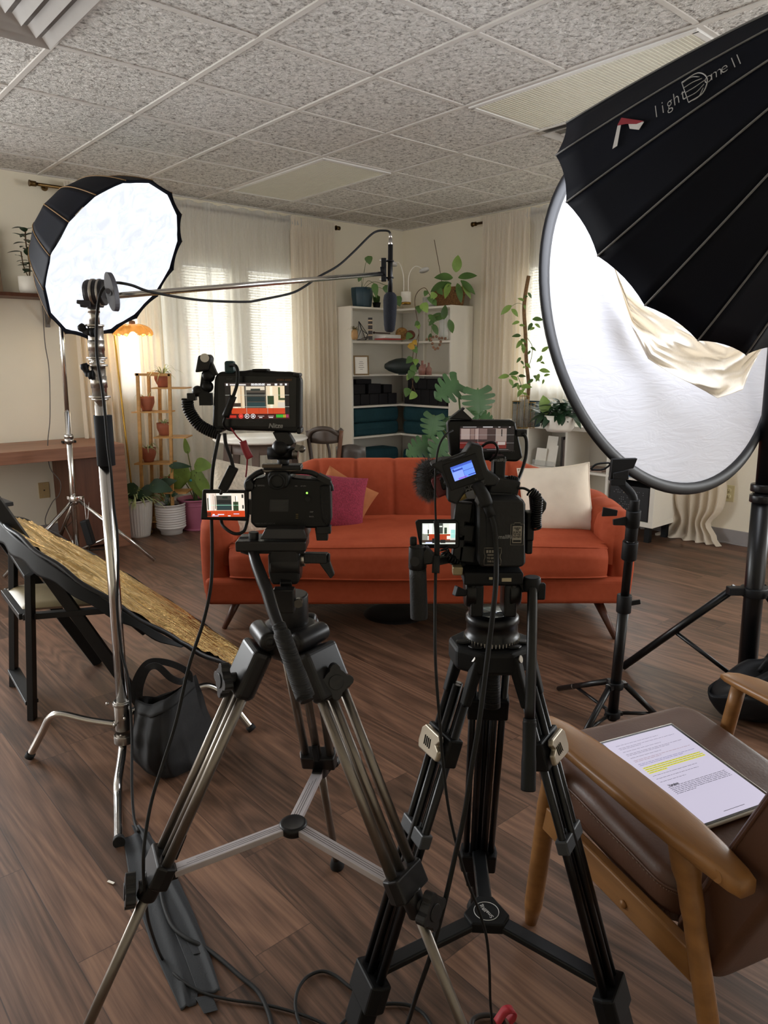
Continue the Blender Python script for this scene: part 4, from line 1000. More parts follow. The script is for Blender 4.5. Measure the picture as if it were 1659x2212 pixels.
# --- black tripod
st2, inf2 = tripod('camera_tripod', 'black camera tripod with many-tube legs and floor spreader, right of the two tripods', (.195, 1.21), .80, .305, 86, (0, 118, 242), .17, [(-.030, 0, 1), (.030, 0, 1), (-.013, .006, 1), (.013, .006, 1), (0, -.006, 1)], blk, .0072, blkm, .24, True)
for i, (tp, ft, J, ax, d, tg, nrm, g_) in enumerate(inf2):
    o_ = -nrm if nrm.y > 0 else nrm
    for s_ in (-1, 1):
        m = MB(); m.bar(tp-ax*.006+tg*s_*.030, tp+ax*.085+tg*s_*.031, .019, .022, w2=.015, h2=.016); m.build('top_yoke', blkm, g_, bevel=.004, seg=3)
        m = MB(); m.cyl(tp+tg*s_*.030+o_*.010, tp+tg*s_*.030+o_*.013, .0065, seg=14); m.build('bolt', steel, g_)
    q = tp.lerp(ft, .18)
    m = MB(); m.prism([(-.040, -.014), (.040, -.014), (.040, .014), (-.040, .014)], q-ax*.006, tg, nrm, ax*.052); m.build('clamp', blkm, g_, bevel=.004)
    if i:
        side = o_+tg*(-.3 if i == 1 else .3)
        lv = MB(); pl = [(-.034, -.018), (.030, -.022), (.036, -.010), (.036, .014), (.026, .024), (-.022, .024), (-.030, .016), (-.022, .006), (-.034, 0)]
        lv.prism(pl, q+ax*.02+o_*.018, tg*(-1 if i == 1 else 1), -ax, o_*.010); l_ = lv.build('flip_lock', M_('champagne', 'a59c8c', .34, .8, var=.05), g_, bevel=.003, seg=3)
        lv = MB()
        for k in range(4): lv.bar(q+ax*.012+o_*.0285+tg*(-.016+k*.006), q+ax*.028+o_*.0285+tg*(-.013+k*.006), .0022, .001)
        lv.build('grip_lines', blkm, l_)
        q2 = tp.lerp(ft, .40); m = MB(); m.box(q2, (.078, .022, .026), Matrix((tg, nrm, ax)).transposed()); m.build('mid_clamp', M_('clamp_grey', '3e4145', .45), g_, bevel=.003)
    m = MB(); m.prism([(-.038, -.020), (.038, -.020), (.042, 0), (.038, .020), (-.038, .020), (-.042, 0)], J-ax*.05, tg, nrm, ax*.055); m.prism([(-.025, -.018), (.025, -.018), (.025, .018), (-.025, .018)], J, tg, nrm, ax*.06); m.build('lower_boot', blkm, g_, bevel=.004)
    m = MB(); m.cyl(J, ft-ax*.03, .012, .012); m.build('lower_tube', blk, g_)
    m = MB(); m.lathe([(.011, 0), (.016, .006), (.020, .024), (.018, .036), (0, .038)], ft-ax*.038, ax, 18); m.build('rubber_foot', rub, g_)
hub2 = Vector((.197, 1.22, .24))
for (tp, ft, J, ax, d, tg, nrm, g_) in inf2:
    e_ = tp.lerp(ft, (.80-.22)/.80)-d*.01; m = MB(); m.bar(hub2+d*.02, e_, .030, .014); m.build('spreader_arm', M_('spreader_black', '232527', .35, .4), st2, bevel=.003)
m = MB(); pl = [(.045*math.cos(R(a)), .045*math.sin(R(a))) for a in (66, 106, 184, 224, 308, 348)]; m.prism(pl, hub2-Z*.010, X, Y, Z*.022); sh = m.build('spreader_hub', blkm, st2, bevel=.003)
m = MB(); m.tube([hub2+Z*.0125+Vector((.024*math.cos(a*PI/18), .024*math.sin(a*PI/18), 0)) for a in range(36)], .0007, 5, closed=True); m.build('hub_circle', M_('white_print', 'dcdcdc', .6, var=0), sh)
whitep = _mats['white_print']
text('hub_lettering', 'SmallRig', .0115, hub2+Z*.0122, Vector((-.5, .85, 0)), Vector((-.85, -.5, 0)), sh, whitep)
tp2 = Vector((.19, 1.21, .80))
m = MB(); pl = [(.078*math.cos(R(a)), .068*math.sin(R(a))) for a in (15, 60, 90, 120, 165, 212, 250, 290, 328)]
m.prism(pl, tp2-Z*.026, X, Y, Z*.042); m.build('crown', blkm, st2, bevel=.008, seg=3)
m = MB()
for a in (200, 235, 305, 340): 
    c_ = tp2+Vector((.055*math.cos(R(a)), .048*math.sin(R(a)), .017)); m.prism([(.015*math.cos(R(k*60+a)), .010*math.sin(R(k*60+a))) for k in range(6)], c_, X, Y, Z*.004)
m.build('crown_ribs', blk, st2, bevel=.002)
m = MB(); m.lathe([(.044, .010), (.048, .018), (.048, .028), (.045, .030), (.045, .050), (.047, .052), (.046, .062), (.040, .066), (0, .066)], tp2, Z, 36); m.build('bowl', blk, st2)
m = MB()
for k in range(48): a = 2*PI*k/48; m.box(tp2+Vector((.0485*math.cos(a), .0485*math.sin(a), .022)), (.0015, .0015, .007))
m.build('knurling', steel, st2)['kind'] = 'stuff'
m = MB(); m.cyl(P(1062, 1440, 1.20), P(1062, 1395, 1.20), .014); m.cyl(P(1060, 1525, 1.20), P(1062, 1440, 1.20), .0175, .0155); m.build('bowl_clamp_handle', gripm, st2)
# head: two discs with a gap
hd = P(1062, 1278, 1.2)
m = MB(); m.cyl(P(1003, 1277, 1.2), P(1026, 1277, 1.2), .026, .030, 28); m.build('tilt_drum', blk, st2, bevel=.003)
m = MB(); m.cyl(P(1096, 1277, 1.2), P(1122, 1277, 1.2), .030, .026, 28); m.build('tilt_drum', blk, st2, bevel=.003)
for x in (1027, 1098): m = MB(); m.box(P(x, 1290, 1.2), (.022, .05, .058)); m.build('head_yoke', blk, st2, bevel=.004)
m = MB(); m.lathe([(.026, .066), (.026, .068), (0, .068)], tp2, Z, 28); m.build('bubble_plate', M_('bubble', '9fa6ad', .15, .6), st2)
m = MB(); m.box(P(1060, 1238, 1.2), (.100, .07, .022)); m.box(P(1060, 1252, 1.2), (.085, .05, .008)); m.build('head_plate', blkm, st2, bevel=.003)
m = MB(); m.box(P(988, 1231, 1.18), (.017, .02, .0145)); m.build('plate_lock', M_('tan_metal', '8f8266', .4, .6), st2, bevel=.002)
m = MB(); m.box(P(1094, 1252, 1.165), (.016, .004, .006)); m.box(P(1060, 1249, 1.165), (.006, .004, .004)); m.build('level_window', M_('level_pale', 'b5a98c', .4), st2)
m = MB(); m.bar(P(1003, 1280, 1.18), P(983, 1276, 1.17), .016, .010, w2=.012, h2=.018); m.build('drag_lever', blkm, st2, bevel=.002)
m = MB(); m.bar(P(1118, 1265, 1.19), P(1148, 1262, 1.18), .018, .022); m.cyl(P(1149, 1276, 1.175), P(1149, 1246, 1.175), .0150); m.build('handle_joint', blkm, st2, bevel=.003)
m = MB(); m.box(P(1168, 1277, 1.17), (.015, .012, .029)); m.build('handle_paddle', blkm, st2, bevel=.003)
m = MB(); m.tube([P(1150, 1265, 1.17), P(1150, 1300, 1.155), P(1148, 1420, 1.11), P(1144, 1560, 1.075)], .0085, 12, n=4); h2 = m.build('pan_handle', blk, st2)
m = MB(); g0, g1 = P(1144, 1552, 1.078), P(1141, 1708, 1.04); m.tube([g0, g0.lerp(g1, .05), g0.lerp(g1, .12), g0.lerp(g1, .6), g0.lerp(g1, .93), g1], [.0105, .0112, .0108, .0118, .012, .0108], 20, n=4); m.build('handle_grip', blkm, h2)
# ================================================================== CAMERA RIGS
cam_b = M_('camera_black', '070708', .42, var=.12, spec=.35); cam_m = M_('cage_black', '0b0b0c', .5, var=.12)
printg = M_('print_grey', '8c8c8c', .6, var=0); printd = M_('print_dim', '4a4a4a', .6, var=0)
def rbox(mb, cx, cy, d, w_, h_, t_, rot=0., mi=0):
    """a box of w by h by t metres centred on the point at pixel cx, cy; rot turns it in the picture plane"""
    mb.box(P(cx, cy, d), (w_, t_, h_), Matrix.Rotation(R(rot), 3, 'Y'), mi=mi); return mb
def face_poly(mb, pts, d, t_): 
    q = [P(x, y, d) for x, y in pts]; o = q[0]; mb.prism([((v-o).x, (v-o).z) for v in q], o, X, Z, Y*t_); return mb
def scene_picture(bright=1.0, guides=True, tint=0):
    k = bright
    r_ = [(0, 0, 1, 1, '1a1614', k), (0.09, .08, .93, .86, 'a89680', k), (.09, .08, .30, .70, 'd8c3a4', k), (.14, .10, .19, .70, 'ead9bf', k), (.235, .1, .26, .7, 'c2a684', k), (.30, .08, .64, .72, '4d453c', k), (.33, .10, .62, .20, 'cfc2ac', k), (.40, .16, .55, .22, '2b302c', k), (.34, .27, .62, .36, '23211f', k), (.34, .38, .62, .52, '1c2a2b', k), (.34, .54, .62, .68, '22383a', k), (.64, .08, .93, .70, 'dcc7a6', k), (.70, .10, .74, .7, 'f0e2c8', k), (.83, .12, .86, .48, '4d5b34', k), (.66, .36, .76, .60, '2c3b24', k), (.85, .42, .93, .48, '37432c', k), (.82, .54, .93, .68, 'cabfae', k), (.12, .56, .24, .66, '3b2f28', k), (.09, .70, .93, .86, 'b8401f', k), (.33, .70, .335, .86, '8c2c12', k), (.52, .70, .525, .86, '8c2c12', k), (.74, .70, .745, .86, '8c2c12', k)]
    if guides: r_ += [(.0, .335, 1, .343, 'cfcfc2', k*.8), (.0, .66, 1, .668, 'cfcfc2', k*.8), (.325, 0, .330, .9, 'cfcfc2', k*.7), (.655, 0, .660, .9, 'cfcfc2', k*.7)]
    return r_
# --- left monitor
Dm = 1.20
mo = thing('field_monitor', 'larger camera-top field monitor with a live picture of the sofa, above the left camera', 'monitor', P(556, 935, Dm))
m = MB(); face_poly(m, [(463, 815), (474, 803), (528, 801), (545, 798), (575, 801), (606, 803), (622, 803), (641, 806), (651, 820), (650, 925), (640, 936), (585, 932), (480, 929), (468, 934), (458, 920)], Dm-.004, .03); m.build('housing', cam_b, mo, bevel=.004, seg=3)
for x0, y0, x1, y1 in ((543, 797, 577, 803), (632, 806, 648, 815), (640, 925, 651, 938), (464, 925, 480, 935)):
    m = MB(); face_poly(m, [(x0, y0), (x1, y0), (x1, y1), (x0, y1)], Dm-.008, .036); m.build('corner_guard', cam_m, mo, bevel=.003)
m = MB(); face_poly(m, [(472, 812), (640, 814), (639, 922), (470, 920)], Dm-.0052, .0015); m.build('bezel', M_('bezel_gloss', '08080a', .22, var=.02), mo)
c_ = P(556, 866, Dm-.0062)
pic = scene_picture()+[(0, 0, 1, .085, '3a2f2b'), (.02, .02, .05, .075, 'e6e6e6'), (.08, .03, .33, .07, 'cfc9c4'), (.66, .03, .72, .07, 'd9d4cf'), (.78, .02, .82, .075, 'e0e0e0'), (.86, .02, .90, .07, 'bdb8b3'), (.94, .02, .97, .07, 'e6e6e6'), (0, .86, 1, 1, '3a1210'), (.06, .90, .16, .97, 'b02a20'), (.50, .92, .60, .93, 'd8d0cc'), (.52, .955, .57, .975, 'e8e4e0'), (.66, .92, .75, .93, 'd8d0cc'), (.67, .955, .74, .975, 'e8e4e0')]+[(.79+i*.022, .88, .806+i*.022, .965, '35c63c' if i < 5 else ('c8b43a' if i < 7 else 'b03a6a'), .8) for i in range(9)]
sc1 = screen('screen', c_, X, Z, .104, .058, pic, mo)
for i, hx in enumerate(('ff4a40', 'f2f2f2', 'f2f2f2')):
    m = MB(); cc_ = c_+X*(-.104/2+.104*(.235+i*.095))+Z*(.058/2-.058*.925)-Y*.0012
    m.tube([cc_+Vector((.0034*math.cos(a*PI/10), 0, .0034*math.sin(a*PI/10))) for a in range(20)], .0004, 4, closed=True)
    if i == 0: m.cyl(cc_-Y*.0002, cc_+Y*.0002, .0022, seg=14)
    if i == 1: m.prism([(-.0012, -.0016), (.0018, 0), (-.0012, .0016)], cc_, X, Z, -Y*.0003)
    if i == 2: m.box(cc_, (.0026, .0004, .0026))
    m.build('touch_button', glow(hx), mo)
text('time_code', '00:00:00:00', .0048, c_+X*.002+Z*.0262-Y*.0012, X, Z, mo, glow('f4f4f4'), offset=.0001)
text('lettering', 'HDR', .0048, P(496, 819, Dm-.0058), X, Z, mo, printd)
text('lettering', 'VIDEO ASSIST', .0042, P(614, 821, Dm-.0058), X, Z, mo, M_('print_orange', '8a5a30', .6, var=0))
text('brand_lettering', 'Nitze', .0105, P(595, 920, Dm-.0058), X, Z, mo, printg, shear=.25, offset=.0003)
text('lettering', 'Blackmagicdesign', .0036, P(552, 910, Dm-.0058), X, Z, mo, printd)
# accessory arm on its left
m = MB(); face_poly(m, [(427, 768), (450, 765), (456, 773), (452, 800), (420, 805), (422, 797)], 1.19, .024); a1 = m.build('cold_shoe_clamp', cam_m, mo, bevel=.003)
m = MB(); m.cyl(P(442, 773, 1.187), P(442, 773, 1.195), .007); m.build('screw', steel, a1)
m = MB(); m.bar(P(451, 785, 1.20), P(463, 812, 1.20), .012, .012); m.bar(P(447, 806, 1.2), P(440, 860, 1.2), .014, .012); m.bar(P(432, 862, 1.2), P(458, 862, 1.2), .014, .02); m.ball(P(450, 812, 1.2), .011); m.ball(P(448, 835, 1.2), .010); m.ball(P(427, 845, 1.2), .009); m.build('accessory_arm', cam_b, mo)
m = MB(); rbox(m, 415, 857, 1.2, .014, .012, .014, 0); m.build('cable_connector', gm, mo, bevel=.001)
m = MB(); rbox(m, 497, 793, 1.2, .016, .020, .018, 0); m.build('data_plug', M_('teal_plastic', '1c3a40', .4), mo, bevel=.004)
def coil(mb, pts, r_, turns, wr, n=6, seg=6, per=12):
    path_ = catmull([Vector(p) for p in pts], 12); L = [0]
    for a, b_ in zip(path_, path_[1:]): L.append(L[-1]+(b_-a).length)
    out = []; N_ = turns*per; j = 0
    for i in range(N_+1):
        s = L[-1]*i/N_
        while j < len(L)-2 and L[j+1] < s: j += 1
        t = (s-L[j])/max(1e-9, L[j+1]-L[j]); p = path_[j].lerp(path_[j+1], t); dr_ = (path_[j+1]-path_[j]).normalized(); x, y, _ = frame_of(dr_, Y)
        a = 2*PI*i/per; out.append(p+x*math.cos(a)*r_+y*math.sin(a)*r_)
    mb.tube(out, wr, seg); return mb
m = MB(); coil(m, [P(405, 862, 1.2), P(408, 885, 1.2), P(428, 915, 1.2), P(452, 930, 1.2), P(474, 938, 1.2)], .0085, 22, .0019)
single(m, 'coiled_cable', cam_b, 'black coiled cable drooping from the left side of the left monitor', 'cable')
m = MB(); m.tube([P(497, 790, 1.19), P(507, 789, 1.18), P(513, 800, 1.175), P(513, 825, 1.17), P(506, 850, 1.17), P(500, 862, 1.17)], .0028, 8, n=6); m.tube([P(504, 855, 1.17), P(495, 880, 1.168), P(487, 900, 1.168)], .0058, 10, n=4); m.tube([P(487, 900, 1.168), P(483, 915, 1.17), P(490, 926, 1.18), P(505, 930, 1.19)], .0022, 8, n=4)
single(m, 'signal_cable', cam_b, 'black plugged cable hanging in front of the left monitor screen', 'cable')
m = MB(); m.tube([P(498, 924, 1.18), P(512, 943, 1.18), P(524, 955, 1.18), P(530, 966, 1.18), P(534, 985, 1.18), P(533, 1012, 1.19), P(531, 1030, 1.2)], .0013, 8, n=6); m.tube([P(524, 953, 1.178), P(532, 974, 1.178), P(540, 990, 1.178)], .0062, 12, n=3)
single(m, 'red_cable', M_('red_plastic', '8e1f2c', .4), 'thin dark red cable with a fat red plug between left monitor and camera', 'cable')
# tilt mount between monitor and camera
tm = thing('monitor_mount', 'black tilting mount with metal wing screws under the left monitor', 'mount', P(612, 1010, 1.2))
m = MB(); face_poly(m, [(588, 934), (622, 934), (636, 957), (628, 964), (600, 958)], 1.19, .025); m.build('upper_bracket', cam_m, tm, bevel=.002)
m = MB(); m.cyl(P(579, 979, 1.2), P(636, 979, 1.2), .0105); m.ball(P(608, 968, 1.2), .016); m.build('tilt_barrel', cam_b, tm)
m = MB(); m.cyl(P(632, 979, 1.19), P(644, 980, 1.19), .0085, .010); m.bar(P(638, 966, 1.18), P(654, 970, 1.18), .008, .009); m.ball(P(652, 970, 1.18), .006); m.build('wing_screw', M_('dark_steel', '6a6560', .3, .9), tm)
m = MB(); m.cyl(P(612, 990, 1.2), P(612, 1003, 1.2), .010); rbox(m, 612, 1008, 1.2, .062, .008, .03); m.build('lower_base', cam_m, tm, bevel=.002)
m = MB(); rbox(m, 588, 1006, 1.185, .032, .006, .012, 0); m.build('quick_release_tab', M_('bronze_metal', '574c42', .4, .7), tm, bevel=.001)
# --- left camera
c1 = thing('mirrorless_camera', 'black mirrorless camera in a cage on the silver tripod, its back facing us', 'camera', P(620, 1140, 1.2))
m = MB(); face_poly(m, [(541, 1045), (552, 1034), (570, 1031), (575, 1016), (590, 1010), (612, 1010), (624, 1016), (630, 1032), (660, 1035), (700, 1036), (714, 1046), (715, 1130), (706, 1142), (552, 1141), (541, 1130)], 1.195, .042); m.build('body', cam_b, c1, bevel=.004, seg=3)
m = MB(); m.cyl(P(607, 1090, 1.24), P(607, 1090, 1.24)+Y*.10, .034, .036, 32); m.build('lens', cam_b, c1, bevel=.003)
m = MB(); face_poly(m, [(577, 1028), (583, 1019), (618, 1019), (624, 1030), (621, 1052), (614, 1056), (586, 1056), (579, 1052)], 1.178, .02); ev = m.build('eyepiece', cam_m, c1, bevel=.004, seg=3)
m = MB(); m.lathe([(.0125, 0), (.0135, -.004), (.011, -.006), (.0095, -.001)], P(599, 1040, 1.178), Y, 24); m.build('eyecup_ring', rub, ev)
for x, w_ in ((565, .018), (648, .020), (683, .018)):
    m = MB(); m.cyl(P(x, 1038, 1.21), P(x, 1031, 1.21), w_/2*1.05, seg=24); m.build('dial', cam_m, c1, bevel=.001)
m = MB(); face_poly(m, [(690, 1050), (714, 1048), (716, 1128), (702, 1136), (694, 1120)], 1.188, .02); m.build('thumb_grip', M_('leatherette', '101010', .7, var=.1, bump=.6, bs=300), c1, bevel=.004)
m = MB(); face_poly(m, [(583, 1079), (624, 1079), (623, 1105), (582, 1105)], 1.1935, .0015); lb = m.build('info_label', M_('label_dark', '2b2b2b', .6, var=0), c1)
m = MB()
for i in range(6): a, b_ = P(586, 1083+i*3.4, 1.1932), P(620-(i % 3)*4, 1083+i*3.4, 1.1932); m.bar(a, b_, .0006, .0004)
m.build('label_print', printd, lb)
m = MB(); m.ball(P(663, 1065, 1.1935), .0017); m.build('power_light', glow('9bff5a', 1.6), c1)
m = MB(); m.cyl(P(665, 1078, 1.1935), P(665, 1078, 1.19), .0045, seg=14); m.build('joystick', rub, c1)
for body, x, y, s_ in (('Q', 551, 1049, .004), ('III', 558, 1049, .004), ('MENU', 566, 1049, .0035), ('AEL', 640, 1050, .003), ('AF ON', 655, 1050, .003), ('DISP', 673, 1106, .003), ('BACK', 673, 1116, .003)):
    text('button_print', body, s_, P(x, y, 1.1928), X, Z, c1, printg)
text('brand_lettering', 'MIRRORLESS DIGITAL', .0036, P(573, 1131, 1.1928), X, Z, c1, printd)
for k in range(6):
    m = MB(); m.ball(P(640+(k % 2)*3, 1111+(k//2)*4, 1.1935), .0008); m.build('speaker_dot', M_('brass_dot', 'a08a50', .4, .6), c1) if k < 6 else None
# cage
m = MB(); m.tube([P(536, 1062, 1.20), P(534, 1042, 1.20), P(552, 1025, 1.20), P(568, 1018, 1.20)], .005, 8, n=5); m.build('cage_frame', cam_m, c1)
m = MB(); m.tube([P(628, 1018, 1.2), P(668, 1020, 1.2), P(690, 1030, 1.2), P(712, 1046, 1.2), P(716, 1060, 1.2)], .0045, 8, n=5); rbox(m, 700, 1034, 1.2, .022, .009, .02, 28); m.build('cage_frame', cam_m, c1)
m = MB(); face_poly(m, [(565, 1013), (588, 1006), (651, 1010), (651, 1018), (622, 1020), (570, 1022)], 1.19, .03); m.build('cage_top_plate', M_('dark_steel', ''), c1, bevel=.002)
m = MB(); face_poly(m, [(527, 1042), (540, 1034), (548, 1046), (546, 1060), (530, 1058)], 1.185, .02); m.build('cable_clamp', cam_m, c1, bevel=.003)
m = MB(); face_poly(m, [(680, 1142), (708, 1142), (708, 1168), (684, 1168)], 1.2, .02); rbox(m, 700, 1143, 1.2, .024, .012, .02); m.build('base_bracket', cam_m, c1, bevel=.001)
m = MB(); face_poly(m, [(437, 1058), (536, 1060), (536, 1124), (531, 1126), (433, 1123)], 1.19, .010); fs_ = m.build('flip_screen', cam_b, c1, bevel=.0025)
p_ = P(487.5, 1091, 1.1885)
screen('screen_picture', p_, X, Z, .063, .040, [(0, 0, 1, 1, 'c9b7a2'), (0, 0, .24, .74, 'e2d2c4'), (.06, .05, .1, .74, 'f4ece4'), (.16, .05, .2, .74, 'cdb8a8'), (.26, .0, .66, .1, 'e6e0d4'), (.26, .1, .66, .72, '3c3a36'), (.42, .14, .56, .22, '1d2620'), (.28, .28, .64, .44, '1a1c1c'), (.28, .46, .64, .68, '24383a'), (.66, .0, 1, .74, 'e8dccb'), (.70, .36, .84, .74, '2e4128'), (.78, .1, .82, .3, 'f6f0e4'), (.93, .05, .98, .2, '3a3a36'), (.0, .74, 1, 1, 'c23f18'), (.5, .74, .505, 1, '80280f'), (.0, .80, .1, .98, '571d10'), (.05, .50, .9, .512, 'b9ffd8'), (.22, .12, .235, .66, '14100f'), (.76, .12, .775, .66, '14100f'), (.14, .88, .2, .93, 'e4e4ff'), (.28, .88, .45, .92, 'd6d6ee'), (.12, .94, .3, .98, 'b8b8d8'), (.55, .94, .62, .98, 'e4e4e4'), (.7, .86, .85, .89, 'd0d0ee'), (.02, .2, .05, .7, '3a4038'), (.94, .5, .98, .65, '2a2a28')], fs_)
m = MB(); face_poly(m, [(534, 1080), (545, 1080), (545, 1112), (534, 1112)], 1.195, .012); m.build('screen_hinge', cam_m, c1, bevel=.001)
m = MB(); rbox(m, 493, 1034, 1.17, .016, .044, .010, 28); dg = m.build('dongle_body', cam_b, None, bevel=.002)
dg.name = 'adapter_dongle'; tag(dg, 'slim black adapter dongle hanging on cables above the flip-out camera screen', 'adapter')
m = MB(); m.tube([P(485, 936, 1.17), P(488, 960, 1.17), P(498, 988, 1.17), P(504, 1010, 1.17)], .0030, 8, n=5); m.tube([P(482, 1054, 1.175), P(478, 1064, 1.185), P(476, 1075, 1.20), P(478, 1125, 1.205), P(488, 1142, 1.19), P(508, 1153, 1.185), P(526, 1148, 1.19), P(533, 1130, 1.20), P(536, 1112, 1.205)], .0028, 8, n=6)
single(m, 'short_cable', rub, 'short black cable with the dongle, looping under the flip-out screen to the left camera', 'cable')
m = MB(); cpts = [(474, 937, 1.18), (468, 965, 1.18), (460, 1010, 1.18), (457, 1060, 1.20), (457, 1120, 1.205), (458, 1180, 1.19), (456, 1260, 1.17), (440, 1340, 1.16), (408, 1440, 1.14), (380, 1560, 1.12), (352, 1650, 1.10), (330, 1720, 1.08), (316, 1790, 1.06), (310, 1850, 1.04), (311, 1910, 1.06), (316, 1960, 1.12), (325, 2005, 1.20)]
m.tube([P(*p) for p in cpts]+[G(350, 2070, .006), G(385, 2112, .006), G(440, 2145, .006), G(500, 2160, .006), G(570, 2170, .006), G(640, 2188, .006), G(700, 2212, .006), G(760, 2250, .006)], .0030, 8, n=7)
single(m, 'monitor_cable', rub, 'long black cable falling from the left monitor to the floor tape', 'cable')

# --- right rig
Dk = 1.18
m2 = thing('field_monitor', 'tilted smaller field monitor behind the audio recorder, on the right camera', 'monitor', P(1045, 995, 1.26))
sh_ = 1.26
pts = [(965, 914), (972, 907), (1108, 908), (1114, 914), (1130, 988), (1118, 998), (985, 992), (972, 984)]
m = MB(); face_poly(m, pts, sh_, .022); m.build('housing', cam_b, m2, bevel=.004, seg=3)
o_ = P(1046, 947, sh_-.0005); ax2 = (P(1108, 951, sh_)-P(984, 944, sh_)).normalized(); 
q = P(1052, 948, sh_-.001)
screen('screen', q, X, Z, .094, .044, [(0, 0, 1, 1, '151012'), (.0, .08, .86, .88, '6d5552', .7), (.02, .1, .18, .52, 'a8948c', .7), (.2, .1, .26, .52, '8a7068', .7), (.28, .1, .34, .52, 'a89088', .7), (.36, .1, .50, .52, '7c6460', .7), (.5, .1, .66, .6, '42302f', .7), (.66, .1, .86, .6, '9c8a80', .7), (.76, .12, .78, .4, '241c1c', .7), (.0, .52, .5, .62, '3a2a2a', .7), (.0, .62, .86, .88, '6e2420', .7), (.7, .62, .84, .74, 'b8a8a0', .7), (0, .34, 1, .348, 'cfc8c8', .5), (0, .66, 1, .668, 'cfc8c8', .5), (.33, .06, .333, .9, 'cfc8c8', .5), (.66, .06, .663, .9, 'cfc8c8', .5), (.05, .02, .3, .045, 'cfc8c8', .5), (.42, .015, .60, .05, 'e0dcdc', .6), (.70, .02, .74, .05, 'cfc8c8', .5), (.9, .02, .93, .05, 'e0dcdc', .6), (.5, .92, .9, .935, '9a9090', .5)], m2)
text('brand_lettering', 'HDR', .0055, P(1105, 975, sh_-.001), -X, Z, m2, printd)
m = MB(); face_poly(m, [(970, 905), (1002, 880), (1024, 898), (1020, 908)], 1.25, .02); m.build('shoe_clamp', cam_m, m2, bevel=.002)
m = MB(); m.bar(P(1003, 884, 1.247), P(1022, 902, 1.247), .004, .006); m.build('shiny_edge', M_('shiny', 'c8c8c8', .2, .9), m2)
m = MB(); rbox(m, 1126, 935, 1.26, .018, .012, .015); m.build('side_plug', cam_m, m2, bevel=.002)
m = MB(); m.tube([P(1130, 936, 1.25), P(1137, 950, 1.25), P(1136, 985, 1.25), P(1126, 1020, 1.24), P(1116, 1045, 1.22)], .0030, 8, n=6); coil(m, [P(1118, 1040, 1.22), P(1105, 1036, 1.22), P(1092, 1040, 1.22)], .006, 8, .0016)
single(m, 'coiled_cable', cam_b, 'black coiled cable running down the right side of the smaller monitor', 'cable')
# audio recorder
rc_ = P(1004, 1016, Dk); rr = thing('audio_recorder', 'black faceted audio recorder with a blue screen, turned sideways on the right rig', 'recorder', rc_)
rm = Matrix.Rotation(R(-20), 3, 'Y'); rx, rz_ = rm @ X, rm @ Z
m = MB(); pl = [(-.058, .034), (-.034, .036), (-.014, .030), (.004, .030), (.026, .046), (.044, .034), (.040, .014), (.040, -.012), (.056, -.034), (.044, -.044), (.020, -.036), (-.014, -.036), (-.036, -.052), (-.050, -.040), (-.042, -.016), (-.044, .012)]
m.prism([(a*.88, b_*.9) for a, b_ in pl], rc_-Y*.018, rx, rz_, Y*.040); m.build('body', M_('recorder_black', '111112', .5, var=.1, bump=.2, bs=220), rr, bevel=.004, seg=3)
m = MB(); m.prism([(-.032, -.021), (.026, -.021), (.026, .024), (-.032, .024)], rc_-Y*.0195-rx*.001, rx, rz_, Y*.002); m.build('face_plate', cam_b, rr, bevel=.001)
sq = rc_-Y*.0205-rx*.004+rz_*.004
screen('blue_screen', sq, rx, rz_, .036, .024, [(0, 0, 1, 1, '5f86e8', 1.15), (0, 0, 1, .16, '3f5cc0', 1), (.05, .28, .5, .38, '2a3da0', 1), (.05, .2, .12, .28, '1a2a80', 1), (0, .4, .5, 1, '7a92ee', 1.2), (.52, .5, 1, .53, '2a3da0', 1), (.2, .88, .6, .97, '8a5ad0', 1), (.66, .86, 1, .92, '2a3da0', 1), (.5, .2, .515, 1, '3048b0', 1)], rr)
m = MB(); m.bar(rc_-rx*.03+rz_*.031-Y*.02, rc_+rx*.012+rz_*.031-Y*.02, .004, .002); m.build('slot', M_('slot_black', '050505', .5), rr)
text('brand_lettering', 'ZOOM', .0115, rc_-Y*.0198-rz_*.026+rx*.006, -rx, -rz_, rr, printd, offset=.0002)
text('lettering', 'F6', .005, rc_-Y*.0198-rz_*.0165+rx*.012, -rx, -rz_, rr, printd)
for dx, r_ in ((.012, .0095), (-.020, .0085)):
    m = MB(); a = rc_+rx*dx-rz_*.032; m.cyl(a, a-rz_*.012, r_); m.build('socket', M_('brass_dot', ''), rr)
m = MB(); m.bar(rc_+rx*.010+Y*.02, P(1046, 1066, 1.22), .02, .02); m.build('mount_arm', cam_m, rr, bevel=.002)
# fluffy microphone
fl_ = thing('fluffy_microphone', 'grey fluffy wind-muffed microphone with a red body, left of the recorder', 'microphone', P(925, 1085, 1.22))
fc = P(926, 1036, 1.24)
m = MB(); m.ball(fc, (.022, .032, .034)); m.build('muff_core', M_('muff', '2b2a2b', .95), fl_)
m = MB(); rnd = random.Random(3)
for i in range(1500):
    v = Vector((rnd.gauss(0, 1), rnd.gauss(0, 1), rnd.gauss(0, 1))).normalized(); p = fc+Vector((v.x*.021, v.y*.031, v.z*.033)); L_ = rnd.uniform(.007, .013)
    d_ = (v+Vector((rnd.uniform(-.35, .35), rnd.uniform(-.35, .35), rnd.uniform(-.5, .1)))).normalized(); x, y, _ = frame_of(d_)
    m.add([p+x*.0004, p-x*.0002+y*.00035, p-x*.0002-y*.00035, p+d_*L_], [(0, 1, 3), (1, 2, 3), (2, 0, 3)])
m.build('fur', M_('fur', '5a5858', .9, var=.3, vs=200), fl_)['kind'] = 'stuff'
m = MB(); rbox(m, 952, 1048, 1.21, .026, .034, .03, -22); m.build('red_body', M_('red_body', '641a1c', .45), fl_, bevel=.004)
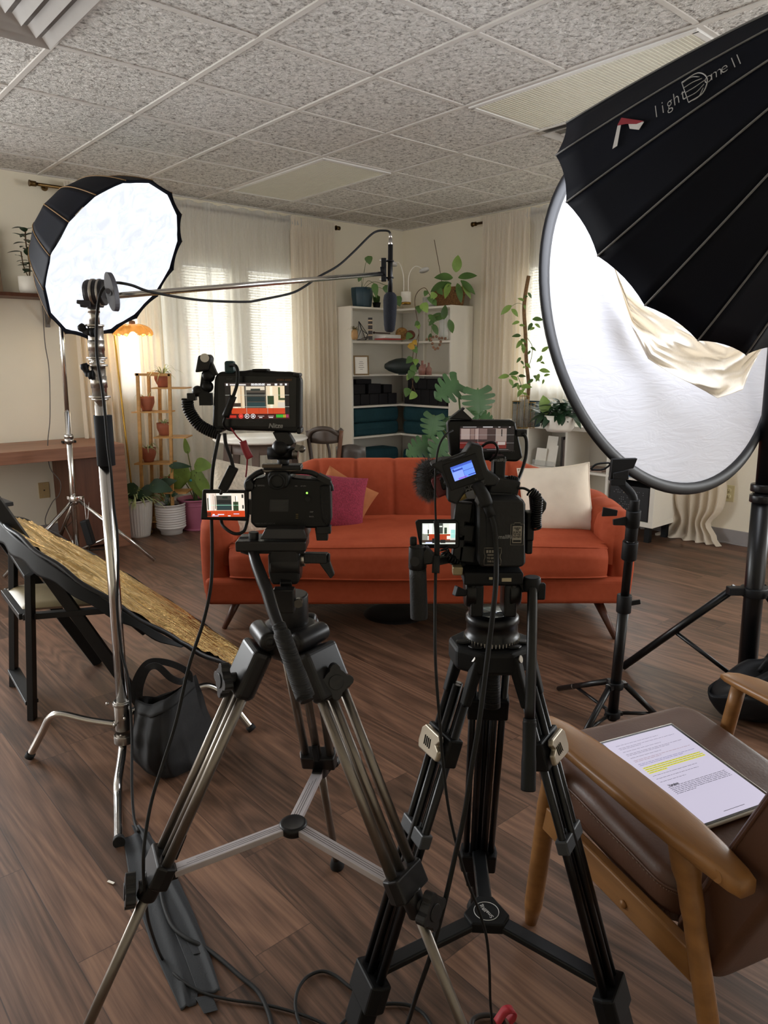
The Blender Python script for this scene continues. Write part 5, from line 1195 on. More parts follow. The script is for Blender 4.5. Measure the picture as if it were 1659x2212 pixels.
m = MB(); rbox(m, 962, 1043, 1.195, .016, .022, .01, -15); p2 = m.build('dial_plate', cam_b, fl_, bevel=.003)
m = MB(); c2 = P(963, 1043, 1.189); m.tube([c2+Vector((.003*math.cos(a*PI/8), 0, .003*math.sin(a*PI/8))) for a in range(16)], .0005, 4, closed=True); m.build('dial_ring', M_('shiny', ''), p2)
# camera body 2 with battery
k2 = thing('cinema_camera', 'black boxy cinema camera rig on the black tripod, seen from behind', 'camera', P(1070, 1228, 1.25))
m = MB(); face_poly(m, [(985, 1085), (1012, 1078), (1130, 1078), (1136, 1090), (1136, 1218), (1128, 1226), (1000, 1226), (985, 1215)], 1.215, .10); m.build('body', cam_b, k2, bevel=.005, seg=3)
m = MB(); m.cyl(P(1060, 1150, 1.32), P(1060, 1150, 1.32)+Y*.11, .04, .042, 32); m.build('lens', cam_b, k2, bevel=.003)
m = MB(); face_poly(m, [(1040, 1062), (1108, 1066), (1112, 1080), (1040, 1080)], 1.20, .08); rbox(m, 1085, 1048, 1.23, .05, .03, .05, 12); m.build('top_plate', cam_m, k2, bevel=.003)
m = MB(); face_poly(m, [(1066, 985), (1094, 985), (1090, 1050), (1064, 1052)], 1.215, .03); th2 = m.build('top_handle', cam_b, k2, bevel=.004)
text('brand_lettering', 'SmallRig', .0075, P(1079, 994, 1.2135), X, Z, th2, printg)
m = MB()
for x, y, w_, h_ in ((1000, 1105, .03, .035), (992, 1130, .02, .05), (1005, 1150, .03, .03), (990, 1180, .02, .05), (1008, 1195, .03, .03)): rbox(m, x, y, 1.205, w_, h_, .02, 6)
m.build('side_ports', cam_m, k2, bevel=.003)
m = MB(); face_poly(m, [(1146, 1072), (1163, 1064), (1182, 1086), (1180, 1100), (1166, 1121), (1150, 1118)], 1.23, .02); br = m.build('side_bracket', cam_m, k2, bevel=.003)
m = MB(); m.cyl(P(1166, 1094, 1.226), P(1166, 1094, 1.23), .0055); m.build('bolt', gm, br)
m = MB(); rbox(m, 1142, 1135, 1.22, .014, .05, .03); rbox(m, 1140, 1175, 1.23, .012, .03, .03); m.build('side_module', cam_b, k2, bevel=.003)
bt = thing('battery_pack', 'big black battery block with two stickers at the back of the right camera', 'battery', P(1082, 1224, 1.16))
m = MB(); face_poly(m, [(1033, 1092), (1040, 1080), (1122, 1078), (1134, 1086), (1135, 1218), (1127, 1226), (1040, 1226), (1033, 1218)], 1.16, .052); bb_ = m.build('casing', M_('battery_black', '101012', .55, var=.1, bump=.2, bs=160), bt, bevel=.004, seg=3)
m = MB(); face_poly(m, [(1036, 1092), (1050, 1090), (1053, 1222), (1036, 1220)], 1.157, .004); m.build('side_ridge', cam_b, bt, bevel=.001)
text('brand_lettering', 'SmallRig', .0092, P(1091, 1160, 1.1592), X, Z, bt, printg, offset=.0001)
m = MB(); S0 = P(1117, 1153, 1.1592)
def outline(mb, pl, o, w_): mb.tube([o+X*a+Z*b_ for a, b_ in pl], w_, 4, closed=True)
bat = [(-.0095, -.0175), (.0095, -.0175), (.0095, .0150), (.0045, .0150), (.0045, .0170), (-.0045, .0170), (-.0045, .0150), (-.0095, .0150)]
pale = M_('sticker_pale', '8f887c', .6, var=0); skb = M_('sticker_black', '101010', .6, var=0)
m.prism([(a*1.12, b_*1.08) for a, b_ in bat], S0+Y*.0003, X, Z, -Y*.0003); s1 = m.build('battery_sticker', skb, bt)
m = MB(); outline(m, [(a*1.12, b_*1.08) for a, b_ in bat], S0-Y*.0002, .0004); m.prism([(-.0075, -.0155), (.0075, -.0155), (.0075, .0130), (-.0075, .0130)], S0-Y*.0001, X, Z, -Y*.0002); m.build('sticker_panel', pale, s1)
for body, dz, s_ in (('CHECK', .0095, .0035), ('THE', .0065, .003), ('JUICE', .0022, .0052), ('OF THE', -.0020, .0033), ('BATTERY', -.0055, .0033)): text('sticker_print', body, s_, S0+Z*dz-Y*.0005, X, Z, s1, skb, offset=.00012)
m = MB(); m.prism([(-.0065, -.0140), (.0065, -.0140), (.0065, -.0105), (-.0065, -.0105)], S0-Y*.0004, X, Z, -Y*.0001); m.build('charge_bar', skb, s1)
S1_ = P(1064, 1202, 1.1575)
tic = [(-.014, -.0145), (.014, -.0145), (.014, -.006), (.0125, -.002), (.0125, .002), (.014, .006), (.014, .0145), (-.014, .0145), (-.014, .006), (-.0125, .002), (-.0125, -.002), (-.014, -.006)]
m = MB(); m.prism(tic, S1_+Y*.0003, X, Z, -Y*.0004); s2 = m.build('card_sticker', skb, bt)
m = MB(); outline(m, tic, S1_-Y*.0003, .00045)
for k in range(4): m.box(S1_+Vector((-.009+k*.0045, -.0004, .0085)), (.0032, .0003, .0045))
m.build('sticker_panel', pale, s2)
for body, dz, s_ in (('REMEMBER', .0025, .0036), ('TO BRING', -.003, .0042), ('THE CARD', -.0085, .0036)): text('sticker_print', body, s_, S1_+Z*dz-Y*.0005, X, Z, s2, pale, offset=.0001)
m = MB(); coil(m, [P(1146, 1062, 1.2), P(1160, 1075, 1.2), P(1160, 1100, 1.2), P(1158, 1130, 1.2), P(1160, 1142, 1.2)], .0075, 18, .0018); m.tube([P(1118, 1055, 1.2), P(1132, 1055, 1.2), P(1146, 1062, 1.2)], .0022, 8, n=5); m.tube([P(1160, 1142, 1.2), P(1168, 1138, 1.2), P(1166, 1128, 1.2), P(1158, 1130, 1.2)], .0018, 8, n=5)
single(m, 'coiled_cable', cam_b, 'tight black coiled cable on the right side of the battery block', 'cable')
m = MB(); face_poly(m, [(897, 1128), (903, 1124), (984, 1123), (992, 1130), (993, 1181), (985, 1186), (915, 1184), (907, 1184)], 1.19, .009); f2 = thing('flip_screen', 'small flip-out camera screen showing sofa and plants, left of the battery block', 'screen', P(945, 1186, 1.19))
m.build('frame', cam_b, f2, bevel=.002)
screen('screen_picture', P(948, 1153, 1.1885), X, Z, .056, .036, [(0, 0, 1, 1, 'cfd4cc'), (.02, .05, .18, .62, 'e8ece6'), (.2, .02, .3, .55, 'f4f6f0'), (.42, 0, .62, .5, '3a3f3a'), (.45, .12, .6, .18, 'dfe4da'), (.62, .05, .8, .5, 'dfe3d6'), (.8, .02, 1, .55, 'f0f2e8'), (.66, .2, .74, .55, '2f4030'), (.16, .3, .2, .6, '202820'), (.0, .5, .16, .95, '8a8a80'), (.2, .5, .84, .8, 'a83a1c'), (.4, .5, .405, .8, '6a200e'), (.6, .5, .605, .8, '6a200e'), (.74, .6, .86, .76, 'e8e0d4'), (.0, .8, 1, .92, '3c2f28'), (.3, .72, .4, .95, '1a1a1a'), (.55, .78, .7, .95, '1a1a1a'), (.86, .3, .99, .7, '9fd8d0'), (.05, .5, .95, .515, 'e6ffe0'), (.1, .9, .3, .97, 'd0d8ff')], f2)
# side grip
gp = thing('side_handle', 'black side handle grip hanging left of the right camera', 'handle', P(906, 1336, 1.17))
m = MB(); m.tube([P(905, 1335, 1.17), P(905, 1325, 1.17), P(904, 1280, 1.17), P(902, 1225, 1.17)], [.0145, .0148, .0145, .0142], 20, n=3); m.build('grip', M_('handle_rubber', '141415', .6, var=.1, bump=.5, bs=240), gp)
m = MB(); m.cyl(P(902, 1228, 1.17), P(901, 1180, 1.17), .0155, .0140); m.cyl(P(893, 1178, 1.17), P(893, 1160, 1.17), .006); m.build('rosette_joint', cam_b, gp, bevel=.002)
m = MB(); m.cyl(P(896, 1213, 1.152), P(896, 1213, 1.158), .008); m.build('joint_screw', gm, gp)
m = MB(); face_poly(m, [(907, 1210), (910, 1196), (924, 1182), (936, 1196), (950, 1208), (946, 1218), (912, 1222)], 1.16, .02); m.build('arm', cam_m, gp, bevel=.003)
m = MB(); m.bar(P(940, 1212, 1.17), P(1000, 1200, 1.24), .016, .012); m.build('link_rod', cam_b, gp)
m = MB(); coil(m, [P(958, 1180, 1.19), P(965, 1200, 1.19), P(985, 1214, 1.2), P(1000, 1222, 1.22)], .0065, 12, .0020)
single(m, 'coiled_cable', cam_b, 'black coiled cable curling under the small flip-out screen', 'cable')
# cables from the recorder
m = MB(); m.tube([P(978, 930, 1.19), P(962, 940, 1.175), P(948, 965, 1.17), P(941, 1010, 1.165), P(940, 1080, 1.165), P(942, 1140, 1.165)], .0017, 8, n=6)
m.tube([P(942, 1125, 1.165), P(944, 1150, 1.163), P(944, 1205, 1.163)], .0045, 10, n=3); m.tube([P(943, 1200, 1.163), P(942, 1215, 1.16), P(941, 1238, 1.155)], .0065, 10, n=3)
m.tube([P(941, 1235, 1.155), P(940, 1300, 1.13), P(940, 1400, 1.10), P(943, 1470, 1.09), P(950, 1560, 1.085), P(957, 1650, 1.08), P(968, 1740, 1.08), P(985, 1820, 1.08), P(1008, 1900, 1.08), P(1030, 1955, 1.09), P(1050, 2020, 1.09), P(1057, 2090, 1.10), P(1059, 2160, 1.14), P(1062, 2200, 1.17)]+[G(1062, 2240, .006)], .0025, 8, n=6)
single(m, 'recorder_cable', rub, 'thin black cable dropping from the recorder past the side handle to the floor', 'cable')
m = MB(); m.tube([P(1030, 1046, 1.165), P(1044, 1070, 1.155), P(1052, 1092, 1.152)], [.0100, .0105, .0095], 14, n=5); m.tube([P(1050, 1088, 1.152), P(1062, 1115, 1.150)], .0075, 12)
m.tube([P(1061, 1112, 1.150), P(1068, 1140, 1.148), P(1072, 1190, 1.147), P(1071, 1260, 1.11), P(1064, 1330, 1.10), P(1053, 1420, 1.10), P(1043, 1500, 1.09), P(1032, 1580, 1.08), P(1020, 1650, 1.075), P(1003, 1760, 1.07), P(985, 1840, 1.065), P(965, 1930, 1.06), P(945, 2010, 1.06), P(925, 2080, 1.07), P(900, 2150, 1.12)]+[G(880, 2212, .006), G(860, 2260, .006)], .0042, 10, n=6)
single(m, 'microphone_cable', rub, 'thick black cable from the recorder down across the battery block to the floor', 'cable')
m = MB(); m.tube([P(1037, 968, 1.175), P(1052, 957, 1.17), P(1068, 957, 1.168), P(1075, 970, 1.17), P(1070, 985, 1.175), P(1058, 995, 1.18)], .0022, 8, n=6)
single(m, 'short_cable', cam_b, 'short glossy black cable loop above the recorder', 'cable')
# ================================================================== BACK OF THE ROOM
oak = M_('desk_wood', '8a5f48', .42, var=.22, vs=3, stretch=(1, 12, 12), bump=.1, bs=20)
oakd = M_('desk_wood_dark', '5e3b2a', .5, var=.2, vs=3, stretch=(12, 12, 1))
pine = M_('pine', 'b98a4c', .5, var=.15, vs=4, stretch=(1, 10, 10))
whitel = M_('white_laminate', 'f1ede2', .35, var=.01)
terra = M_('terracotta', '9c5940', .7, var=.1, bump=.2, bs=90)
green = M_('leaf_green', '4c6b34', .42, var=.35, vs=6); greend = M_('leaf_dark', '27412a', .38, var=.3, vs=6); greenl = M_('leaf_light', '7c9a4a', .45, var=.25, vs=8)
spider = M_('leaf_spider', 'a3b37c', .5, var=.3, vs=40); stemm = M_('stem', '66743c', .5); soil = M_('soil', '2c211a', .95, var=.3, bump=1, bs=90)
twig = M_('twig', '5b4630', .8, var=.2)
# desk against the window wall
dk = thing('desk', 'chunky brown wooden desk against the wall on the left', 'desk', rv(1.2, 5.35, 0), TH)
m = MB(RM); m.bb(-.3, 1.98, 5.02, 5.63, .655, .735); m.build('desk_top', oak, dk, bevel=.002)
m = MB(RM); m.bb(1.88, 1.98, 5.02, 5.63, 0, .655); m.build('side_panel', oak, dk, bevel=.002)
m = MB(RM); m.bb(1.66, 1.878, 5.10, 5.60, .02, .655); m.build('inner_panel', oakd, dk, bevel=.002)
m = MB(RM); m.bb(.78, 1.18, 5.10, 5.36, .7355, .742); single(m, 'notebook', M_('paper', 'b9b0a4', .7), 'thin pale folder lying flat on the left end of the desk', 'notebook')
m = MB(RM); m.bb(.86, 1.04, 5.42, 5.58, .7355, .758); single(m, 'book', M_('brownbook', '6e5344', .6), 'brown closed book lying at the back of the desk', 'book', bevel=.003)
m = MB(RM); m.bb(1.66, 1.75, 5.30, 5.35, .7355, .752); single(m, 'remote_control', blkm, 'small black remote lying on the desk by the silver stand', 'remote', bevel=.004)
# wall shelf
ws = thing('wall_shelf', 'wooden wall shelf on a black bracket behind the left softbox', 'shelf', rv(1.1, 5.52, 1.73), TH)
m = MB(RM); m.bb(.2, 1.82, 5.40, 5.645, 1.728, 1.752); m.build('board', oakd, ws, bevel=.002)
m = MB(RM); m.bb(1.72, 1.745, 5.62, 5.646, 1.54, 1.728); m.bar((1.7325, 5.625, 1.56), (1.7325, 5.44, 1.722), .02, .006); m.bar((1.7325, 5.63, 1.723), (1.7325, 5.43, 1.723), .02, .006); m.build('bracket', M_('grey_metal', '6d6863', .5, .3), ws)
m = MB(RM); fr_ = thing('picture_frame', 'leaning wooden frame at the far left end of the wall shelf', 'picture frame', rv(1.22, 5.6, 1.752), TH)
m.box((1.24, 5.585, 1.97), (.40, .018, .43), Matrix.Rotation(R(-6), 3, 'X')); m.build('frame', M_('frame_pale', '8d7660', .5), fr_, bevel=.002)
m = MB(RM); m.box((1.24, 5.574, 1.97), (.35, .003, .38), Matrix.Rotation(R(-6), 3, 'X')); m.build('print', M_('print_paper', 'b7ae9f', .7), fr_)
def pot(parent, c, r_, h, mat, name='pot', taper=.78, lip=.004, ribs=0, rings=0, foot=False):
    m = MB(); c = Vector(c); t = min(.006, r_*.1); prof = [(0, .0)]
    if foot: prof += [(r_*taper*.9, 0), (r_*taper*.92, h*.10), (r_*.97, h*.22)]
    else: prof += [(r_*taper, 0)]
    K = 100 if rings else 24
    for i in range(1, K+1):
        f_ = i/K; base = (r_*taper+(r_-r_*taper)*math.sin(f_*PI/2)**.8) if not foot else r_*(.97+.03*f_)
        hh = h*f_ if not foot else h*(.22+.78*f_)
        rr = base+(.0030*math.sin(f_*rings*2*PI) if rings else 0)
        prof.append((rr, hh))
    prof += [(r_+lip, h-.012), (r_+lip, h), (r_-t, h), (r_-t*1.5, h*.86), (0, h*.86)]
    if ribs:
        seg = ribs*6; vs = []; fs = []
        for i, (rr, hh) in enumerate(prof):
            for k in range(seg):
                a = 2*PI*k/seg; g = -.003 if (k % 6 == 0 and .02 < hh < h-.03 and rr > r_*.5) else 0
                vs.append(c+Vector(((rr+g)*math.cos(a), (rr+g)*math.sin(a), hh)))
        for i in range(len(prof)-1):
            for k in range(seg): fs.append((i*seg+k, i*seg+(k+1) % seg, (i+1)*seg+(k+1) % seg, (i+1)*seg+k))
        m.add(vs, fs, True)
    else: m.lathe(prof, c, Z, 40)
    o = m.build(name, mat, parent)
    m = MB(); m.lathe([(0, h*.885), (r_-t*1.6, h*.88)], c, Z, 20); m.build('soil', soil, parent)
    return o
def spider_leaves(mb, c, n, L_, w_, rnd, spread=1.):
    for i in range(n):
        a = rnd.uniform(0, 2*PI); el = rnd.uniform(.5, 1.35); l = L_*rnd.uniform(.6, 1.1); p = Vector(c)+Vector((math.cos(a), math.sin(a), 0))*.01
        d = Vector((math.cos(a)*math.cos(el)*spread, math.sin(a)*math.cos(el)*spread, math.sin(el))); pts = []
        sd = Vector((-math.sin(a), math.cos(a), 0)); vs = []; N_ = 7
        for k in range(N_+1):
            t = k/N_; q = p+d*(l*t)-Z*(l*.75*t*t); wd = w_/2*(1-t**2.5)+.0004
            vs += [q-sd*wd, q+sd*wd]
        mb.add(vs, [(2*k, 2*k+1, 2*k+3, 2*k+2) for k in range(N_)], True)
# rubber plant on the wall shelf
rp = thing('rubber_plant', 'small dark rubber plant in a white pot on the wall shelf', 'plant', rv(1.60, 5.50, 1.752))
pc = rv(1.60, 5.50, 1.752); m = MB(); m.lathe([(0, 0), (.06, 0), (.072, .03), (.072, .115), (.066, .115), (.064, .1), (0, .1)], pc, Z, 32); m.build('pot', whitel, rp)
m = MB(); m.cyl(pc, pc+Z*.016, .058); m.build('pot_foot', blkm, rp)
m = MB(); m.tube([pc+Z*.1, pc+Z*.2+X*.01, pc+Z*.34, pc+Z*.42+X*.005], .005, 8, n=4); m.tube([pc+Z*.1, pc+Z*.18-X*.03, pc+Z*.28-X*.04], .004, 8, n=4); m.build('stem', twig, rp)
m = MB(); rnd = random.Random(5)
for i in range(26):
    a = i*2.4; z = .14+.30*(i/26); p = pc+Z*z+(X*-.035 if i % 3 == 0 and z < .3 else Vector()); d = Vector((math.cos(a), math.sin(a), rnd.uniform(-.1, .6)))
    m.leaf(p, d, Z, rnd.uniform(.06, .095), rnd.uniform(.035, .055), curl=.2, fold=.2)
m.build('foliage', greend, rp)
# floor lamp
flb = G(285, 1095, 0); lp = thing('floor_lamp', 'slim gold floor lamp with a lit scalloped amber glass shade', 'floor lamp', rv(2.18, 5.36, 0))
lb_ = rv(2.16, 5.36, 0); gold = M_('brushed_gold', 'a8843c', .3, .95, var=.05)
m = MB(); m.lathe([(0, 0), (.12, 0), (.12, .012), (.03, .02), (0, .02)], lb_, Z, 32); m.build('base', gold, lp)
pt_ = P(249, 742, 5.50); pt_.z = 1.47; dpl = lb_+Z*.02
m = MB(); m.tube([dpl, pt_, pt_+Z*.05+X*.03, pt_+Z*.075+X*.09, pt_+Z*.07+X*.125], .0075, 10, n=6); m.build('pole', gold, lp)
shc = P(287, 722, 5.50); amber = bpy.data.materials.new('amber_glass'); amber.use_nodes = True; n = NT(amber)
n.b.inputs['Base Color'].default_value = hexc('e2b25e'); n.b.inputs['Roughness'].default_value = .18; n.b.inputs['Alpha'].default_value = .62
n.bump(n.noise(n.coord(), 40, 3), .5, .004)
m = MB(); NP = 14; vs = []; fs = []; SEG = NP*8
for i in range(13):
    t = i/12
    for k in range(SEG):
        a = 2*PI*k/SEG; lob = abs(math.sin(a*NP/2)); rr = (.02+.125*math.sin(t*PI/2)**.9)*(1-.10*t*(1-lob)); zz = .075*(1-t**1.8)-.012*t*(1-lob)*1.2
        vs.append(shc+Vector((rr*math.cos(a), rr*math.sin(a), zz)))
for i in range(12):
    for k in range(SEG): fs.append((i*SEG+k, i*SEG+(k+1) % SEG, (i+1)*SEG+(k+1) % SEG, (i+1)*SEG+k))
m.add(vs, fs, True); m.build('lamp_shade', amber, lp, solid=.002)
m = MB(); m.lathe([(0, .10), (.02, .095), (.024, .075), (.02, .07)], shc, Z, 24); m.build('shade_cap', M_('wood_cap', '8a6248', .5), lp)
bm_ = bpy.data.materials.new('warm_bulb'); bm_.use_nodes = True; bb2 = bm_.node_tree.nodes['Principled BSDF']; bb2.inputs['Emission Color'].default_value = (1, .74, .42, 1); bb2.inputs['Emission Strength'].default_value = 70
m = MB(); m.ball(shc-Z*.016, (.030, .030, .034)); m.build('bulb', bm_, lp)
# plant stand: built in room coordinates
psx, psy = 2.42, 5.28
pst = thing('plant_stand', 'tall stepped wooden plant stand with small shelves in front of the curtain', 'plant stand', rv(2.5, 5.3, 0), TH)
def pb2(x0, y0, x1, y1, d, w_, parent, nm):
    m = MB(); m.bar(P(x0, y0, d), P(x1, y1, d), w_, w_); m.build(nm, pine, parent, bevel=.001)
Dp = 5.42
base_y = {298: 1148, 324: 1150, 343: 1120, 366: 1152}
for x0, y0, x1, y1, d in ((297, 806, 311, 1160, Dp), (366, 808, 374, 1150, Dp), (344, 808, 350, 1118, Dp+.17), (321, 806, 331, 1128, Dp+.17)):
    m = MB(); a = P(x0, y0, d); b_ = P(x1, y1, d); b_.z = .005; m.bar(a, b_, .022, .022, up=Y); m.build('post', pine, pst, bevel=.001)
m = MB(); m.bar(P(292, 809, Dp), P(368, 810, Dp), .022, .018); m.build('top_rail', pine, pst, bevel=.001)
m = MB(); m.bar(P(318, 806, Dp+.17), P(352, 808, Dp+.17), .022, .018); m.build('back_rail', pine, pst, bevel=.001)
pots_spots = []
for (x0, x1, y, d0, d1) in ((326, 400, 839, Dp-.02, Dp+.17), (283, 364, 891, Dp-.02, Dp+.16), (331, 402, 946, Dp-.02, Dp+.17), (289, 368, 1003, Dp-.02, Dp+.16), (340, 402, 1066, Dp-.02, Dp+.17), (300, 372, 1128, Dp-.02, Dp+.17)):
    a, b_ = P(x0, y, d0), P(x1, y, d0); sh2 = None
    root_ = MB(); L_ = d1-d0
    for k in range(6):
        yy = d0+L_*(k+.5)/6; root_.box(((a.x+b_.x)/2, yy, a.z), (b_.x-a.x, L_/6-.008, .010))
    root_.build('slatted_shelf', pine, pst)
    pots_spots.append(((a.x+b_.x)/2, (d0+d1)/2, a.z+.006))
def small_pot(label, x, y, d, z, r_, h, seed, L_=.16, n_=22):
    c = P(x, y, d); c.z = z; t = thing('potted_spider_plant', label, 'potted plant', c, 0, 'small terracotta pots on the plant stand')
    m = MB(); m.lathe([(0, 0), (r_*.62, 0), (r_*.66, h*.14), (r_*.78, h*.25), (r_*.95, h*.5), (r_, h*.62), (r_, h), (r_*.92, h), (r_*.9, h*.85), (0, h*.85)], c, Z, 28); m.build('pot', terra, t)
    m = MB(); spider_leaves(m, c+Z*h*.9, n_, L_, .008, random.Random(seed), 1.1); m.build('foliage', spider, t)
small_pot('terracotta pot with arching leaves on the highest shelf of the plant stand', 353, 838, Dp+.10, pots_spots[0][2], .062, .10, 1, .24, 26)
small_pot('terracotta pot on the upper left shelf of the plant stand', 318, 890, Dp+.08, pots_spots[1][2], .058, .105, 2, .16, 8)
small_pot('terracotta pot on the right shelf halfway up the plant stand', 356, 945, Dp+.12, pots_spots[2][2], .055, .095, 3, .13, 14)
small_pot('terracotta pot on the lower left shelf of the plant stand', 322, 1002, Dp+.08, pots_spots[3][2], .058, .108, 4, .17, 16)
small_pot('terracotta pot on the lowest right shelf, half hidden by leaves', 362, 1064, Dp+.12, pots_spots[4][2], .055, .095, 6, .10, 8)
# three big pots
g1 = thing('spider_plant', 'spider plant spilling from the ribbed white pot nearest the desk', 'potted plant', P(285, 1165, 5.3)); c = Vector((-1.875, 5.37, 0))
g1.location = c; pot(g1, c, .122, .285, M_('ribbed_white', 'd8d4cc', .5, var=.02), ribs=34, taper=.74, lip=.006)
m = MB(); spider_leaves(m, c+Z*.275, 130, .27, .016, random.Random(11), 1.2); spider_leaves(m, c+Z*.28+X*.05, 40, .20, .014, random.Random(12), 1.5); m.build('foliage', spider, g1)
g2 = thing('philodendron', 'dark leafy plant in the white pot with horizontal rings, middle of the big pots', 'potted plant', (0, 0, 0)); c = Vector((-1.64, 5.45, 0)); g2.location = c
pot(g2, c, .112, .235, M_('ringed_white', 'd3cfcb', .45, var=.02), rings=10, taper=.8, foot=True, lip=.003)
def heart_leaf(mb, tip_base, d, up, L_, W_, curl=.3): mb.leaf(tip_base, d, up, L_, W_, curl=curl, fold=.12, n=8, shape=.62)
def stalk_plant(parent, c, stalks, mat, stem_r=.004):
    """stalks: (tip pixel x, y, depth, leaf length, width, direction) - one leaf part on each stem"""
    for (x, y, d, L_, W_, dr) in stalks:
        tip = P(x, y, d); m = MB(); mid = Vector(c).lerp(tip, .5)+Z*.04; st = [Vector(c), mid, tip]
        m.tube(st, stem_r, 6, n=6); m.build('stem', stemm, parent)
        m = MB(); heart_leaf(m, tip-Vector(dr).normalized()*L_*.15, dr, Vector((0, -.8, .6)), L_, W_); m.build('leaf', mat, parent)
stalk_plant(g2, c+Z*.2, [(290, 1055, 5.3, .20, .11, (-1, -.2, -.25)), (330, 1048, 5.3, .17, .12, (.9, -.2, -.1)), (328, 1056, 5.35, .15, .10, (-.6, -.5, -.2)), (372, 1006, 5.4, .16, .06, (1, 0, .1)), (372, 1068, 5.4, .05, .05, (.8, -.2, .2)), (345, 1050, 5.4, .16, .10, (.9, -.3, .5)), (360, 1085, 5.4, .14, .03, (.1, 0, 1))], greend)
g3 = thing('young_monstera', 'light green monstera in a pink plastic pot beside the sofa', 'potted plant', (0, 0, 0)); c = Vector((-1.485, 5.62, 0)); g3.location = c
pot(g3, c, .135, .245, M_('pink_plastic', 'b56a85', .45, var=.04), taper=.70, lip=.012)
m = MB(); m.lathe([(.136, .195), (.142, .197), (.142, .203), (.136, .205)], c, Z, 36); m.lathe([(0, 0), (.115, 0), (.118, .012), (.1, .014)], c, Z, 36); m.build('pot_band', _mats['pink_plastic'], g3)
stalk_plant(g3, c+Z*.2, [(398, 1015, 5.6, .26, .17, (-.6, -.2, -.8)), (420, 1025, 5.6, .24, .14, (.3, -.2, -.9)), (425, 1005, 5.6, .14, .13, (.9, -.2, .1)), (405, 975, 5.6, .13, .05, (-.2, 0, 1)), (385, 1030, 5.6, .22, .15, (-.5, -.3, -.7)), (432, 1035, 5.6, .24, .09, (.5, -.1, -.9))], greenl)
m = MB(); m.cyl(c+Vector((0, -.01, .2)), P(411, 1035, 5.6), .004); m.cyl(c+Vector((.02, -.01, .2)), P(418, 1030, 5.6), .004); m.build('support_stake', M_('stake_green', '3f6f4a', .5), g3)
m = MB(); m.ball(P(412, 1038, 5.55), .010); m.build('plant_tie', M_('tie_teal', '3f9a9a', .5), g3)
# dining table and chairs
tb = thing('dining_table', 'small round white-topped dining table with wooden legs behind the sofa', 'table', (-.875, 5.15, 0))
tc = Vector((-.875, 5.15, .745)); m = MB(); m.lathe([(0, 0), (.30, 0), (.325, .006), (.335, .016), (.33, .026), (0, .028)], tc, Z, 64); m.build('table_top', whitel, tb)
chw = M_('grey_wood', '5b4b41', .5, var=.15)
m = MB(); 
m.lathe([(.24, -.075), (.245, -.0), (.23, -.0), (.225, -.075)], tc, Z, 40); m.build('apron', chw, tb)
for sx, sy in ((-.2, -.16), (.2, -.16), (-.2, .16), (.2, .16), (.0, -.22)):
    m = MB(); m.bar(tc+Vector((sx, sy, -.01)), Vector((tc.x+sx*1.35, tc.y+sy*1.35, 0)), .055, .035, w2=.03, h2=.03); m.build('leg', chw, tb, bevel=.003)
dkw = M_('dark_bentwood', '4b4038', .45, var=.12); bentw = M_('bent_brown', '6b4732', .45, var=.15)
c1_ = thing('dining_chair', 'dark bentwood dining chair beside the round table, behind the sofa back', 'chair', (-.40, 5.45, 0))
Dc = 5.2
m = MB(); m.tube([P(666, 945, Dc), P(672, 932, Dc-.02), P(690, 926, Dc-.05), P(712, 928, Dc-.05), P(728, 938, Dc), P(738, 928, Dc+.02)], .012, 8, n=6)
def bk(u, v): 
    p = P(672+u*58, 930+v*26+6*math.sin(PI*u)*(v-.5), Dc-.06*math.sin(PI*u)); return p
m.grid(bk, 16, 4); m.build('backrest', dkw, c1_, solid=.012)
for x0, y0, x1, y1, r_ in ((664, 930, 678, 1075, .014), (737, 930, 716, 1080, .016), (706, 950, 712, 1010, .010)):
    m = MB(); m.tube([P(x0, y0, Dc), P((x0+x1)/2+3, (y0+y1)/2, Dc), P(x1, y1, Dc)], r_, 8, n=5); m.build('back_post', bentw if x0 == 737 else dkw, c1_)
m = MB(); sc2 = P(700, 1015, Dc+.18); sc2.z = .45; m.lathe([(0, 0), (.18, 0), (.20, .012), (.19, .03), (0, .032)], sc2, Z, 32); m.build('seat', dkw, c1_)
for a in (35, 145, 215, 325):
    m = MB(); q = sc2+Vector((.15*math.cos(R(a)), .15*math.sin(R(a)), 0)); m.cyl(q, Vector((q.x+.06*math.cos(R(a)), q.y+.06*math.sin(R(a)), 0)), .016, .011); m.build('leg', dkw, c1_)
c2_ = thing('barrel_stool', 'dark grey curved-back stool between the bentwood chair and the bookcase', 'chair', P(757, 1000, 5.05))
m = MB(); bc_ = P(757, 950, 5.2)
def bk2(u, v): a = R(200+140*u); return Vector((bc_.x+.11*math.cos(a), bc_.y+.10+.10*math.sin(a), .70-.34*v+.012*math.cos(PI*(u*2-1))*(1-v)))
m.grid(bk2, 24, 6); m.build('curved_back', M_('dark_shell', '4a433d', .4, var=.1), c2_, solid=.012)
m = MB(); m.lathe([(0, 0), (.105, 0), (.11, .02), (.10, .05), (0, .055)], Vector((bc_.x, bc_.y+.10, .36)), Z, 28); m.build('seat', M_('dark_shell', ''), c2_)
m = MB(); m.lathe([(.0, 0), (.12, 0), (.115, .015), (.03, .03), (.025, .36)], Vector((bc_.x, bc_.y+.10, 0)), Z, 28); m.build('pedestal', blkm, c2_)

